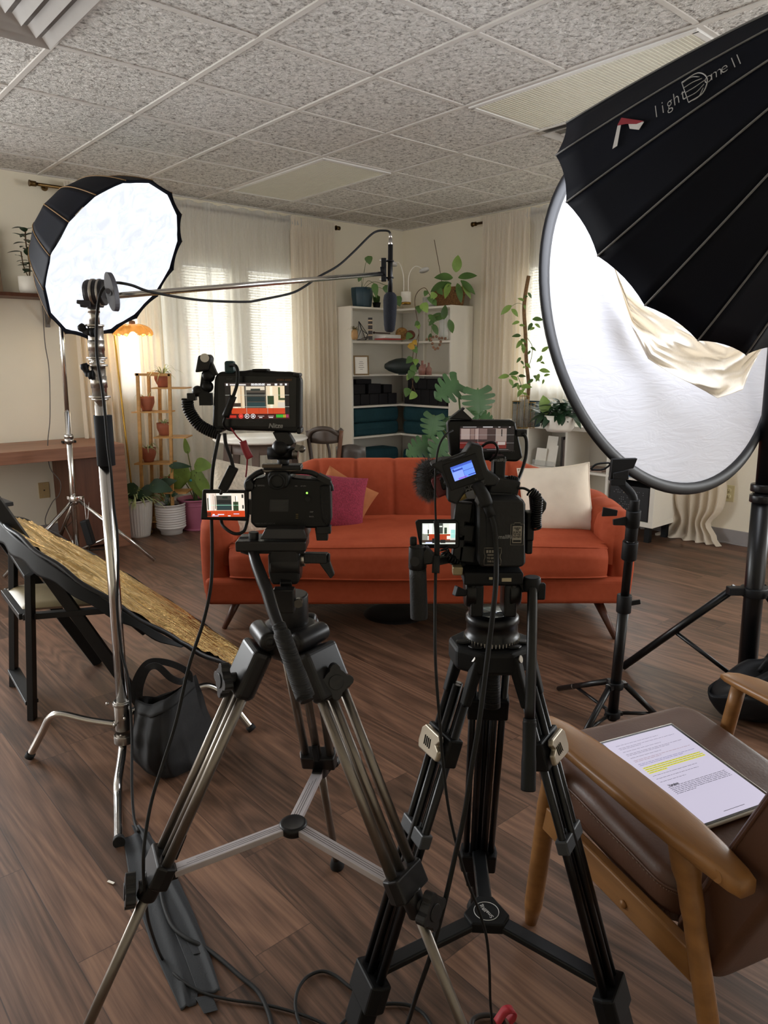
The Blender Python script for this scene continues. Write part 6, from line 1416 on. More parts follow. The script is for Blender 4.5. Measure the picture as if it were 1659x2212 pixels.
# ------------------------------------------------------------------ corner bookcase (room coordinates)
XS, YS = 4.30, 4.68; TZ = 1.79; FD = .30
bc = thing('corner_bookcase', 'tall white corner bookcase with angled shelves filling the room corner', 'bookcase', rv(4.95, 5.4, 0), TH)
m = MB(RM); m.bb(XS, XS+.018, YW-FD, YW-.006, 0, TZ); m.build('side_panel', whitel, bc, bevel=.001)
m = MB(RM); m.bb(XW-FD, XW-.006, YS, YS+.018, 0, TZ); m.build('side_panel', whitel, bc, bevel=.001)
shelfz = [1.78, 1.47, 1.165, .87, .58, .29, .06]
for z in shelfz:
    m = MB(RM); poly = [(XS+.018, YW-FD+.002), (XW-FD, YW-FD+.002), (XW-FD+.002, YS+.018), (XW-.008, YS+.018), (XW-.008, YW-.008), (XS+.018, YW-.008)]
    m.prism(poly, Vector((0, 0, z-.009)), X, Y, Z*.018); m.build('shelf', whitel, bc)
m = MB(RM); m.bb(XS+.018, XW-.02, YW-.014, YW-.006, 0, TZ); m.build('back_panel', M_('back_white', 'dcd8cd', .5, var=.01), bc)
m = MB(RM); m.bb(XW-.014, XW-.006, YS+.018, YW-.014, 0, TZ); m.build('back_panel', M_('back_white', ''), bc)
m = MB(RM); m.bb(XW-.045, XW-.014, 5.28, 5.30, 0, TZ); m.build('back_post', whitel, bc)
def at_room(x, y, z): return rv(x, y, z)
# on top
def sh(i): return shelfz[i]+.010
bp1 = thing('potted_plant', 'trailing plant in a large dark teal faceted pot on top of the bookcase, left end', 'potted plant', rv(4.53, 5.47, sh(0)))
c = rv(4.53, 5.47, sh(0)); m = MB(); m.lathe([(0, 0), (.075, 0), (.09, .01), (.102, .10), (.106, .17), (.102, .18), (.095, .178), (.09, .16), (0, .16)], c, Z, 9); m.build('pot', M_('teal_pot', '26414e', .4, var=.08), bp1, bevel=.002)
for (x, y, L_, W_, dr) in ((795, 553, .07, .07, (.2, -.2, -.9)), (808, 612, .12, .06, (.2, -.3, -1)), (833, 616, .08, .07, (.3, -.2, -.9)), (856, 640, .09, .08, (.2, -.2, -.5)), (779, 597, .05, .04, (-.3, 0, -.6))):
    p = P(x, y, 6.6); m = MB(); m.tube([c+Z*.16, (c+Z*.18).lerp(p, .5)+Z*.04, p], .0022, 6, n=6); m.build('stem', stemm, bp1)
    m = MB(); heart_leaf(m, p, dr, Vector((0, -1, .3)), L_, W_); m.build('leaf', green, bp1)
cc_ = thing('cactus_cluster', 'small dark green leafy cluster beside the teal pot on top of the bookcase', 'potted plant', rv(4.67, 5.44, sh(0)))
m = MB(); rnd = random.Random(8); c = rv(4.67, 5.42, sh(0))
for i in range(14): a = rnd.uniform(0, 6.3); m.leaf(c+Z*.02, (math.cos(a)*.5, math.sin(a)*.5, 1), Vector((math.cos(a), math.sin(a), 0)), rnd.uniform(.06, .12), .04, curl=.1)
m.build('foliage', green, cc_); m = MB(); m.lathe([(0, 0), (.03, 0), (.04, .05), (0, .045)], c, Z, 20); m.build('pot', blkm, cc_)
lamp2 = thing('twin_gooseneck_lamp', 'white two-armed gooseneck lamp with a brass-footed base on top of the bookcase', 'lamp', rv(4.97, 5.42, sh(0)))
c = P(877, 668, 6.72); c.z = sh(0); m = MB(); m.lathe([(0, .02), (.045, .02), (.045, .105), (.04, .11), (0, .11)], c, Z, 28); m.build('base', whitel, lamp2)
m = MB(); m.lathe([(0, 0), (.044, 0), (.044, .02), (0, .02)], c, Z, 28); m.build('brass_foot', gold, lamp2)
for tipx, tipy, hx in ((848, 568, -1), (916, 582, 1)):
    tp_ = P(tipx, tipy, 6.7); m = MB(); m.tube([c+Z*.1+X*.02*hx, c+Z*.25+X*.025*hx, (c+Z*.35).lerp(tp_, .5), tp_], .004, 8, n=6); m.build('arm', whitel, lamp2)
    m = MB(); m.lathe([(0, 0), (.044, .002), (.046, .012), (0, .016)], tp_, Vector((.25*hx, -.3, -.9)), 24); m.build('lamp_head', M_('lamp_head', 'c9c9c6', .4), lamp2)
bk1 = thing('hoya_basket', 'big-leaved plant in a woven wicker basket on top of the bookcase, right end', 'potted plant', rv(5.06, 4.86, sh(0)), TH)
c = (5.06, 4.84, sh(0)); m = MB(RM @ Matrix.Translation(c))
bw = M_('wicker', '7d5a34', .8, var=.4, vs=70, bump=1.0, bs=120, bd=.01)
def basket(u, v):
    a = 2*PI*u; q = .5; cx, cy = math.cos(a), math.sin(a); k = (abs(cx)**4+abs(cy)**4)**-.25; s_ = .82+.18*v; wv = .0022*math.sin(a*50+PI*round(v*14))
    return (cx*k*.085*s_+cx*wv, cy*k*.165*s_+cy*wv, .165*v)
m.grid(basket, 200, 28); m.grid(lambda u, v: (lambda q: (q[0]*(1-v*.2), q[1]*(1-v*.2), q[2]-.02*v))(basket(u, 1)), 100, 2); m.build('basket', bw, bk1)
m = MB(RM @ Matrix.Translation(c)); m.bb(-.07, .07, -.145, .145, .12, .13); m.build('soil', soil, bk1)
for (x, y, L_, W_, dr) in ((978, 600, .16, .08, (-.9, -.3, .1)), (975, 612, .17, .07, (-.9, -.2, -.2)), (985, 588, .14, .085, (.1, -.2, 1)), (990, 600, .16, .07, (.9, -.2, .2)), (995, 606, .17, .06, (.8, -.2, -.6)), (988, 612, .17, .06, (.2, -.4, -.9)), (998, 612, .15, .05, (.6, -.1, -.8)), (970, 612, .15, .06, (-.2, -.5, -.6)), (965, 610, .16, .07, (-.9, -.3, -.4))):
    p = P(x, y, 6.55); m = MB(); m.leaf(p, dr, Vector((0, -.9, .5)), L_, W_, curl=.25, fold=.2, n=8); m.build('leaf', green if L_ > .15 else greenl, bk1)
m = MB(); m.cyl(rv(5.08, 4.93, sh(0)+.13), P(938, 518, 6.75), .0028); sk_ = m.build('incense_pole', twig, bk1)
# pothos trailing down
pth = thing('trailing_pothos', 'pothos in a pale marbled pot trailing a long vine down the bookcase', 'potted plant', rv(5.02, 5.08, sh(0)))
c = rv(5.02, 5.06, sh(0)); m = MB(); m.lathe([(0, 0), (.05, 0), (.062, .02), (.066, .09), (.06, .09), (.056, .07), (0, .07)], c, Z, 28); m.lathe([(0, -.0), (.08, 0), (.082, .008), (0, .008)], c, Z, 28); m.build('pot', M_('marble', 'b9b8b3', .4, var=.25, vs=30), pth)
vine = [(930, 640, 6.5), (918, 622, 6.45), (903, 630, 6.4), (896, 650, 6.35), (901, 690, 6.3), (905, 720, 6.3), (900, 760, 6.3), (896, 800, 6.3), (888, 850, 6.3)]
vine2 = [(905, 720, 6.3), (893, 760, 6.3), (890, 820, 6.3), (898, 850, 6.3)]
rnd = random.Random(21)
for vn in (vine, vine2):
    m = MB(); m.tube([P(*p) for p in vn], .003, 6, n=6); m.build('vine', twig, pth)
yel = M_('leaf_yellow', 'b08a2e', .5, var=.2)
spots = [(940, 632, .07), (928, 640, .06), (922, 628, .05), (912, 655, .09), (905, 660, .07), (905, 695, .05), (902, 700, .05), (893, 735, .05), (888, 720, .07), (884, 742, .07), (893, 750, .06), (890, 772, .07), (898, 775, .06), (888, 790, .07), (892, 800, .08), (885, 810, .05), (900, 812, .06), (882, 838, .08), (898, 848, .08), (946, 625, .06), (934, 648, .06)]
for i, (x, y, s_) in enumerate(spots):
    m = MB(); heart_leaf(m, P(x, y, 6.28), (rnd.uniform(-.7, .7), -.4, -rnd.uniform(.4, 1)), Vector((0, -1, .2)), s_, s_*.85); m.build('leaf', yel if i in (7, 9) else (greenl if i % 3 == 0 else green), pth)
# second shelf
def dispx(x, y, d, i): v = P(x, y, d); v.z = sh(i); return v
t1 = thing('geometric_terrarium', 'dark wire geometric terrarium at the left end of the upper shelf', 'ornament', dispx(785, 737, 6.5, 1)); c = dispx(783, 737, 6.62, 1)
m = MB(); vv = [c+Vector(p) for p in ((-.05, 0, .0), (.03, -.03, 0), (.045, .02, .05), (-.01, .03, .09), (-.03, -.01, .16), (.06, 0, .03))]
for i, j in ((0, 1), (1, 2), (2, 3), (3, 0), (4, 0), (4, 1), (4, 2), (4, 3), (5, 1), (5, 2), (5, 0)): m.cyl(vv[i], vv[j], .003, seg=6)
m.build('wire_frame', gm, t1); m = MB(); m.add(vv, [(0, 1, 4), (1, 2, 5)]); m.build('glass', M_('smoke_glass', '3a3a36', .1, alpha=.4), t1)
t2 = thing('air_plant_vase', 'tan vase holding a dry spiky air plant at the left end of the upper shelf', 'vase', dispx(765, 737, 6.45, 1)); c = dispx(766, 737, 6.5, 1)
m = MB(); m.lathe([(0, 0), (.022, 0), (.03, .03), (.026, .07), (.012, .09), (0, .088)], c, Z, 20); m.build('vase', M_('tan_clay', 'b08a5c', .6), t2)
m = MB(); spider_leaves(m, c+Z*.085, 30, .09, .006, random.Random(4), .9); m.build('foliage', M_('dry_green', '6c6440', .7), t2)
c = dispx(800, 737, 6.6, 1); t3 = thing('patterned_bottle', 'tall dark patterned square bottle on the upper shelf', 'ornament', c)
m = MB(); m.box(c+Z*.095, (.038, .038, .19), Matrix.Rotation(R(3), 3, 'Z')); m.build('body', M_('dark_pattern', '2b2320', .35, var=.8, vs=45), t3, bevel=.002); m = MB()
for z in (.04, .085, .13, .165): m.box(c+Z*z, (.040, .040, .012))
m.build('pattern_band', M_('cream_band', 'b8a184', .5, var=.2), t3)
c = dispx(838, 737, 6.65, 1); nb = [('red hardcover book at the bottom of the flat stack', 'a33a36', .20, .012), ('white hardcover book lying on the red book', 'cfccc8', .185, .030)]; z = c.z
for lab, hx, L_, th in nb:
    m = MB(RM); cr_ = RM.inverted() @ c; m.bb(cr_.x-L_/2, cr_.x+L_/2, cr_.y-.07, cr_.y+.07, z, z+th); single(m, 'book', M_('book'+hx, hx, .5), lab+' on the upper shelf', 'book', 'flat books on the upper bookcase shelf', bevel=.002); z += th+.001
m = MB(); m.cyl(dispx(808, 737, 6.62, 1)+Z*.062, Vector((c.x+.02, c.y-.05, z+.01)), .006); m.ball(dispx(808, 737, 6.62, 1)+Z*.063, .011); single(m, 'rolling_stick', M_('dark_stick', '3d2a22', .5), 'dark stick lying across the flat books on the upper shelf', 'stick')
c = dispx(868, 737, 6.8, 1)+Z*.058; m = MB(); m.lathe([(0, .012), (.05, .010), (.058, 0), (.05, -.010), (0, -.012)], c, Y*-1+Z*.1, 32); single(m, 'woven_ball', M_('straw', '8f6a3a', .9, var=.5, vs=60, bump=1, bs=90), 'round woven straw disc standing at the back of the upper shelf', 'ornament')
c = dispx(886, 737, 6.55, 1)+Z*.04; m = MB(); m.ball(c, (.045, .04, .04), 14, 8); single(m, 'woven_bowl', M_('straw_red', '5f3524', .9, var=.5, vs=60, bump=1, bs=60), 'reddish woven basket ball partly hidden by the pothos vine on the upper shelf', 'ornament')
c = dispx(958, 737, 6.42, 1); t4 = thing('glass_vase', 'clear cylinder vase with a cutting at the right end of the upper shelf', 'vase', c)
m = MB(); m.lathe([(0, .004), (.038, .004), (.038, .2), (.041, .2), (.041, 0), (0, 0)], c, Z, 28); m.build('glass', M_('clear_glass', 'e8ebe8', .05, alpha=.25, var=0), t4)
for (x, y, s_, dr) in ((925, 680, .09, (.4, -.2, -.3)), (940, 688, .08, (-.5, -.2, -.5)), (935, 700, .10, (.4, -.3, -.8)), (930, 720, .07, (-.1, -.2, -.9)), (962, 682, .14, (-.9, 0, -.1)), (958, 690, .12, (.1, -.2, .9)), (970, 690, .12, (.3, 0, -.9))):
    m = MB(); m.leaf(P(x, y, 6.38), dr, Vector((0, -1, .3)), s_, s_*.5); m.build('leaf', green, t4)
m = MB(); m.tube([c+Z*.02, c+Z*.2, P(945, 682, 6.38), P(925, 690, 6.38), P(932, 705, 6.38), P(932, 725, 6.38)], .0025, 6, n=5); m.build('stem', stemm, t4)
t5 = thing('wooden_bead_garland', 'chain of wooden beads draped over the edge of the upper shelf', 'ornament', dispx(945, 737, 6.3, 1)); bead = M_('bead_wood', '7c5a44', .5, var=.2)
gp_ = [(922, 733), (930, 731), (936, 728), (943, 727), (949, 731), (952, 738), (950, 745), (946, 752), (940, 754), (936, 750), (934, 742), (931, 735), (955, 730), (962, 731)]
for x, y in gp_: m = MB(); m.ball(P(x, y, 6.33), .012, 10, 7); m.build('bead', bead, t5)
# third shelf
c = dispx(781, 806, 6.50, 2); pf_ = thing('framed_certificate', 'bronze framed certificate standing at the left of the middle shelf', 'picture frame', c)
Mf = Matrix.Translation(c) @ Matrix.Rotation(R(12), 4, 'Z') @ Matrix.Rotation(R(-7), 4, 'X')
m = MB(Mf)
for a, b_, c0, d0 in ((-.068, -.056, 0, .17), (.056, .068, 0, .17), (-.056, .056, 0, .012), (-.056, .056, .158, .17)): m.bb(a, b_, -.006, .008, c0, d0)
m.build('frame', M_('bronze_frame', '6b5638', .4, .5), pf_, bevel=.001); m = MB(Mf); m.bb(-.056, .056, 0, .004, .012, .158); ctf = m.build('paper', M_('paper_white', 'dedad0', .7, var=.01), pf_)
m = MB(Mf)
for k, w_ in enumerate((.03, .045, .035, .05, .025)): m.bb(-w_/2, w_/2, -.0008, 0, .115-k*.016, .118-k*.016)
m.build('printed_lines', printd, ctf)
c = dispx(869, 801, 6.72, 2)+Z*.075; m = MB(); m.lathe([(0, -.165), (.02, -.16), (.045, -.12), (.066, -.06), (.074, 0), (.066, .06), (.045, .12), (.02, .16), (0, .165)], c, X, 40); m.box(c-Z*.068+Vector((0, 0, -.002)), (.07, .05, .016))
single(m, 'oval_vase', M_('dark_ceramic', '232d2c', .5, var=.1), 'large dark green football-shaped vase on the middle shelf', 'vase')
for x, s_ in ((912, 1.05), (926, .9), (918, .8)):
    c = dispx(x, 802, 6.5 if x != 918 else 6.6, 2); m = MB(); m.lathe([(0, 0), (.030*s_, 0), (.032*s_, .06*s_), (.012*s_, .085*s_), (.010*s_, .115*s_), (.014*s_, .118*s_)], c, Z, 20)
    single(m, 'pink_bottle', M_('pink_glass', '9a6a60', .15, alpha=.7), {912: 'taller pinkish glass bottle, left of the pair on the middle shelf', 926: 'shorter pinkish glass bottle, right of the pair on the middle shelf', 918: 'small pinkish bottle behind the pair on the middle shelf'}[x], 'bottle', 'pinkish bottles on the middle shelf')
# black blocks (room frame, on shelf 3) and teal bolsters
foam = M_('black_block', '17161a', .7, var=.15); tealf = velvet('teal_velvet', '2c5058', '223f48')
blocks = []
for k in range(5): blocks.append((XS+.04+k*.118, XS+.04+k*.118+.112, YW-.24, YW-.09, 0, .105))
for k in range(2): blocks.append((XS+.06+k*.20, XS+.06+k*.20+.155, YW-.24, YW-.09, .107, .20))
blocks.append((XS+.46, XS+.57, YW-.23, YW-.09, .107, .19)); blocks.append((XS+.12, XS+.31, YW-.22, YW-.09, .202, .245))
for k in range(5): blocks.append((XW-.24, XW-.10, YS+.10+k*.118, YS+.10+k*.118+.112, 0, .145))
for k in range(4): blocks.append((XW-.24, XW-.10, YS+.10+k*.135, YS+.10+k*.135+.13, .147, .245))
names = ['front left end of the lower row', 'second in the lower row from the left', 'third in the lower row from the left', 'fourth in the lower row from the left', 'fifth in the lower row, near the corner', 'wide one on the second layer at left', 'wide one on the second layer beside it', 'small one on the second layer near the corner', 'flat one topmost of the left stack',
 'right wing lower row, next to the shelf end', 'right wing lower row, second from the end', 'right wing lower row, middle', 'right wing lower row, fourth from the end', 'right wing lower row, nearest the corner', 'right wing upper row, next to the shelf end', 'right wing upper row, second from the end', 'right wing upper row, third from the end', 'right wing upper row, nearest the corner']
for b_, nm_ in zip(blocks, names):
    m = MB(RM); m.bb(b_[0], b_[1], b_[2], b_[3], sh(3)+b_[4], sh(3)+b_[5]); single(m, 'yoga_block', foam, 'black block on the fourth shelf, '+nm_, 'block', 'black blocks on the bookcase shelf', bevel=.006)
m = MB(RM); m.lathe([(0, 0), (.05, 0), (.055, .05), (.045, .11), (0, .115)], (XW-.18, YS+.06, sh(3)), Z, 20); single(m, 'black_basket', foam, 'small round black bag at the right end of the fourth shelf', 'bag')
for (x0, x1, y0, y1, z0, z1, i, lab) in ((XS+.03, XW-.30, YW-.285, YW-.03, .0, .125, 4, 'lower teal cushion, left wing of the fifth shelf'), (XS+.03, XW-.30, YW-.285, YW-.03, .127, .262, 4, 'upper teal cushion, left wing of the fifth shelf'),
    (XW-.285, XW-.03, YS+.03, YW-.30, .0, .125, 4, 'lower teal cushion, right wing of the fifth shelf'), (XW-.285, XW-.03, YS+.03, YW-.30, .127, .262, 4, 'upper teal cushion, right wing of the fifth shelf'),
    (XS+.03, XW-.30, YW-.285, YW-.03, .0, .15, 5, 'teal cushion on the low shelf, left wing'), (XW-.285, XW-.03, YS+.03, YW-.30, .0, .13, 5, 'teal cushion on the low shelf, right wing')):
    m = MB(RM); rounded_box(m, x0, x1, y0, y1, sh(i)+z0, sh(i)+z1, .035, 0); single(m, 'bolster', tealf, lab, 'cushion', 'teal cushions in the bookcase')

# ------------------------------------------------------------------ low cube shelf on the right wall
KX, KY0, KY1 = 4.78, 2.535, 4.06; XB = XW-.115
ks = thing('cube_shelf', 'low white cube shelf on black feet along the right wall', 'shelf', rv(4.97, 3.3, 0), TH)
KT, KB = .80, .115
m = MB(RM); m.bb(KX, XB, KY0, KY1, KT-.036, KT); m.build('top_board', whitel, ks, bevel=.002)
m = MB(RM); m.bb(KX, XB, KY0, KY1, KB, KB+.036); m.build('bottom_board', whitel, ks, bevel=.002)
for i in range(5):
    y = KY0+.018+i*(KY1-KY0-.036)/4; th = .036 if i in (0, 4) else .018
    m = MB(RM); m.bb(KX+(0 if i in (0, 4) else .002), XB, y-th/2, y+th/2, KB+.036, KT-.036); m.build('divider', whitel, ks, bevel=.001)
m = MB(RM); m.bb(KX+.003, XB, KY0+.036, KY1-.036, .445, .463); m.build('middle_board', whitel, ks, bevel=.001)
m = MB(RM); m.bb(XB-.006, XB, KY0+.01, KY1-.01, KB+.01, KT-.01); m.build('back_panel', M_('back_white', ''), ks)
for x in (KX+.04, XB-.04):
    for y in (KY0+.05, 3.30, KY1-.05): m = MB(RM); m.bb(x-.02, x+.02, y-.02, y+.02, 0, KB); m.build('foot', blkm, ks, bevel=.001)
# crate in the near bottom cell
ct = thing('storage_crate', 'black perforated plastic crate in the nearest bottom cell of the cube shelf', 'crate', rv(4.95, 2.73, .152), TH)
m = MB(RM); m.bb(KX+.012, KX+.30, KY0+.045, KY0+.365, .153, .40); m.build('box', M_('crate_black', '1b1b1e', .5), ct, bevel=.006)
m = MB(RM); m.bb(KX+.010, KX+.014, KY0+.16, KY0+.25, .345, .372); m.build('handle_slot', M_('handle_tan', '8a7a60', .6), ct)
m = MB(RM); rnd = random.Random(2)
for i in range(17):
    for j in range(12):
        if math.hypot((i-8)*1.0, (j-5.5)*1.1) < 5.4 and rnd.random() < .7 or (j > 9 and rnd.random() < .5): m.bb(KX+.0105, KX+.0125, KY0+.075+i*.0155, KY0+.081+i*.0155, .175+j*.0165, .181+j*.0165)
m.build('perforation', M_('perf', '6d6c70', .6), ct)['kind'] = 'stuff'
m = MB(RM); m.bb(KX+.05, KX+.30, KY0+.06, KY0+.35, .475, .487) if False else m.prism([(KX+.02, KY0+.10), (KX+.24, KY0+.06), (KX+.28, KY0+.30), (KX+.06, KY0+.34)], Vector((0, 0, .464)), X, Y, Z*.06)
single(m, 'blue_box', M_('blue_box', '2f74b5', .5), 'bright blue flat box in the nearest upper cell of the cube shelf', 'box', bevel=.002)
m = MB(RM); m.prism([(KX+.05, 3.0), (KX+.28, 2.97), (KX+.26, 3.22), (KX+.04, 3.2)], Vector((0, 0, .464)), X, Y, Z*.012); single(m, 'magazine', M_('mag', 'a08a80', .5), 'thin reddish magazine lying in the second upper cell of the cube shelf', 'magazine')
bh = thing('brochure_holder', 'white brochure stand with blue-banded leaflets in an upper cell of the cube shelf', 'brochure holder', rv(KX+.12, 3.50, .463), TH)
for i, (y, z, h_, dx) in enumerate(((3.46, .464, .17, .05), (3.50, .50, .20, .10), (3.55, .464, .14, .03))):
    m = MB(RM); m.box((KX+dx, y, z+h_/2), (.004, .10, h_), Matrix.Rotation(R(12), 3, 'Y')); lf = m.build('leaflet', whitel, bh)
    m = MB(RM); m.box((KX+dx-.004, y, z+h_*.36), (.001, .098, h_*.3), Matrix.Rotation(R(12), 3, 'Y')); m.build('blue_band', M_('blue_band', '4f86b8', .5), lf)
m = MB(RM); m.bb(KX+.0, KX+.13, 3.40, 3.61, .4635, .468); m.bb(KX+.0, KX+.004, 3.40, 3.61, .468, .51); m.build('clear_tray', M_('clear_glass', ''), bh)
for i, (y, hx, lab) in enumerate(((3.375, '3d3531', 'dark spine book leaning right of the brochures'), (3.353, '6e625c', 'grey magazine file right of the brochures'), (3.332, '2c2a2c', 'black binder at the divider right of the brochures'))):
    m = MB(RM); m.bb(KX+.06, KX+.26, y-.010, y+.010, .464, .464+.24-i*.02); single(m, 'book', M_('bk'+hx, hx, .6), lab, 'book', 'books beside the brochures', bevel=.001)
# on the shelf top
mp = thing('moss_pole_plant', 'tall vine climbing a bent moss pole in a dark pot with gold fan motif', 'potted plant', rv(4.97, 3.82, KT))
c = P(1138, 905, 5.62); c.z = KT+.001; cpot = c
m = MB(); m.lathe([(0, 0), (.10, 0), (.105, .01), (.115, .19), (.108, .19), (.104, .17), (0, .17)], c, Z, 36); m.build('pot', M_('petrol_pot', '1f3a42', .35, var=.06), mp)
m = MB(); 
for k in range(9): a = R(20+140*k/8); m.tube([c+Vector((.02+.0, -.1165, .13)), c+Vector((.02+.035*math.cos(a), -.1175, .13+.04*math.sin(a)))], .0008, 4)
m.build('gold_motif', gold, mp)
m = MB(); m.tube([c+Z*.15, P(1142, 830, 5.6), P(1137, 780, 5.6), P(1135, 720, 5.6), P(1132, 670, 5.6), P(1135, 635, 5.6), P(1142, 596, 5.6)], .014, 10, n=5); m.build('moss_pole', M_('moss_pole', '7c5f3f', .9, var=.3, vs=50, bump=.8, bs=90), mp)
rnd = random.Random(9); 
for i, (x, y, s_, dx) in enumerate(((1140, 632, .06, .5), (1132, 650, .06, -.5), (1105, 660, .12, -1), (1150, 690, .10, .8), (1122, 695, .07, -.8), (1155, 700, .07, .7), (1125, 725, .08, -.6), (1128, 735, .09, -.4), (1130, 745, .08, .1), (1146, 750, .06, .6), (1170, 760, .08, .3), (1168, 775, .07, -.2), (1125, 772, .06, -.6), (1135, 785, .07, .2), (1165, 800, .10, .6), (1120, 805, .09, -.7), (1100, 812, .10, -1), (1118, 822, .08, -.4), (1152, 812, .09, .9), (1125, 835, .10, .3), (1130, 842, .07, -.3), (1120, 828, .07, -.5), (1175, 812, .06, .3), (1133, 830, .06, .5))):
    p = P(x, y, 5.55+.05*rnd.uniform(-1, 1)); m = MB(); m.leaf(p, (dx, rnd.uniform(-.4, .1), rnd.uniform(-.7, .4)), Vector((0, -1, .5)), s_*.8, s_*.38, curl=.4, fold=.25); m.leaf(p-Z*.025, (-dx*.6, -.3, rnd.uniform(-.9, .1)), Vector((0, -1, .5)), s_*.6, s_*.3, curl=.4, fold=.25); m.build('leaf', greenl if i % 3 else green, mp)
m = MB(); m.tube([c+Z*.16, P(1125, 830, 5.58), P(1118, 812, 5.58)], .0025, 6, n=4); m.tube([P(1138, 728, 5.6), P(1150, 750, 5.6), P(1146, 780, 5.6), P(1140, 790, 5.6)], .0025, 6, n=5); m.tube([P(1136, 660, 5.6), P(1118, 655, 5.6), P(1100, 665, 5.6)], .0015, 5, n=4); m.build('vine', stemm, mp)
gl = M_('smoky_candle_glass', 'b5b1a4', .1, alpha=.45)
for i, (x, h_, lab) in enumerate(((1116, .20, 'smoky glass hurricane vase with gold frame, left of three'), (1131, .24, 'taller smoky glass hurricane vase with gold frame, middle of three'), (1145, .19, 'short smoky glass hurricane vase with gold frame, right of three'))):
    c = P(x, 908, 5.45 if i != 1 else 5.42); c.z = KT+.001; t = thing('candle_vase', lab+' on the cube shelf', 'vase', c, 0, 'gold framed vases on the cube shelf')
    m = MB(); m.lathe([(0, .012), (.03, .012), (.034, h_*.4), (.030, h_*.85), (.033, h_*.9)], c, Z, 20); m.build('glass', gl, t)
    m = MB()
    for a in range(3): an = a*2.09+.4; q = c+Vector((.038*math.cos(an), .038*math.sin(an), 0)); m.cyl(q, q+Z*h_, .0018, seg=6)
    for z in (.004, h_): m.tube([c+Vector((.038*math.cos(k*PI/10), .038*math.sin(k*PI/10), z)) for k in range(20)], .0018, 5, closed=True)
    m.build('gold_frame', gold, t)
wp = thing('bowl_planter', 'wide white bowl planter overflowing with dark glossy leaves on the cube shelf', 'potted plant', rv(4.97, 3.45, KT)); c = P(1208, 915, 5.20); c.z = KT+.001
m = MB(); m.lathe([(0, 0), (.085, 0), (.105, .03), (.112, .085), (.112, .115), (.105, .115), (.1, .09), (0, .09)], c, Z, 36); m.build('bowl', whitel, wp)
m = MB(); rnd = random.Random(14)
for i in range(190):
    a = rnd.uniform(0, 6.28); rr = rnd.uniform(0, .12); p = c+Vector((rr*math.cos(a), rr*math.sin(a), .11+rnd.uniform(0, .13)*(1-rr/.14))); d = Vector((math.cos(a), math.sin(a), rnd.uniform(-1.0, 1.0))); m.leaf(p, d, Vector((-d.x*.5, -d.y*.5-.3, 1)), rnd.uniform(.06, .12), rnd.uniform(.028, .05), curl=.35)
m.build('foliage', greend, wp)
m = MB(); m.leaf(c+Vector((-.10, -.02, .12)), (-.2, 0, 1), Vector((0, -1, .2)), .14, .09, curl=.05, fold=.2); m.leaf(c+Vector((-.02, -.05, .15)), (-.6, -.2, .2), Z, .05, .025); m.build('leaf', greenl, wp)

# ------------------------------------------------------------------ tall monstera behind the sofa
mon = thing('monstera', 'tall monstera with big split leaves standing between the sofa and the bookcase', 'potted plant', (.62, 5.45, 0))
mc_ = Vector((.62, 5.45, 0)); pot(mon, mc_, .14, .26, M_('grey_pot', '6b6863', .6), taper=.8)
def monstera_leaf(mb, c, d, up, L_, W_, lobes=5, droop=.12):
    """heart outline whose margins are cut by deep slits; d runs from the stalk to the tip"""
    d = Vector(d).normalized(); up = Vector(up); up = (up-d*up.dot(d)).normalized(); sd = d.cross(up); c = Vector(c)
    def Pm(t, s):     # t along the midrib 0..1, s sideways -1..1
        wdt = math.sin(PI*min(1, max(0, (t*.86+.14)))**.85)**.75; back = -.20*abs(s)**1.5*(1-t)
        q = c+d*(L_*(t+back+.30*abs(s)*(1-t)*t*1.1))+sd*(s*W_/2*wdt)-up*(droop*L_*(t*t+.8*abs(s)**2)-.05*L_*abs(s)); return q
    N_ = 14
    for sgn in (1, -1):
        for l in range(lobes):
            t0, t1 = l/lobes, (l+1)/lobes; vs = []; fs = []; n1, n2 = 6, 6
            for i in range(n1+1):
                s = i/n1
                for j in range(n2+1):
                    f_ = j/n2; gap = 0 if s < .35 else (s-.35)/.65*.42*(1/lobes)
                    a, b_ = t0+(gap*.5 if l else 0), t1-(gap*.5 if l < lobes-1 else 0)
                    shift = .22*s*(1-t0)*.6
                    vs.append(Pm(min(1, a+(b_-a)*f_), sgn*s*(1-.10*abs(2*f_-1)**3*(s > .8))))
            for i in range(n1):
                for j in range(n2): k = i*(n2+1)+j; q = (k, k+1, k+n2+2, k+n2+1); fs.append(q if sgn > 0 else q[::-1])
            mb.add(vs, fs, True)
    return mb
mleaf = M_('monstera_leaf', '4a6b45', .38, var=.25, vs=7)
for (sx, sy, sd_, dx, dz, L_, W_) in ((990, 826, 5.2, -.75, -.45, .20, .23), (1010, 828, 5.15, .35, -.9, .0, .0), (1032, 842, 5.1, .10, -.95, .18, .25), (1000, 900, 5.1, .8, .25, .14, .12), (938, 898, 5.25, -.15, -.95, .17, .19), (965, 950, 5.2, -.6, -.75, .18, .21), (925, 960, 5.3, -.85, -.35, .18, .20), (960, 925, 5.3, .4, .8, .10, .10), (1035, 895, 5.2, .8, -.35, .12, .11), (1032, 840, 5.15, 1, .1, 0, 0)):
    if not L_: continue
    p = P(sx, sy, sd_); m = MB(); st_ = mc_+Z*.24; m.tube([st_, st_.lerp(p, .5)+Vector((0, .05, .12)), p+Vector((0, .03, -.02)), p], .0065, 8, n=7); m.build('stem', M_('stem_green', '58703f', .5), mon)
    m = MB(); monstera_leaf(m, p, (dx, -.25, dz), Vector((.1, -.95, .45)), L_, W_); m.build('leaf', mleaf, mon)
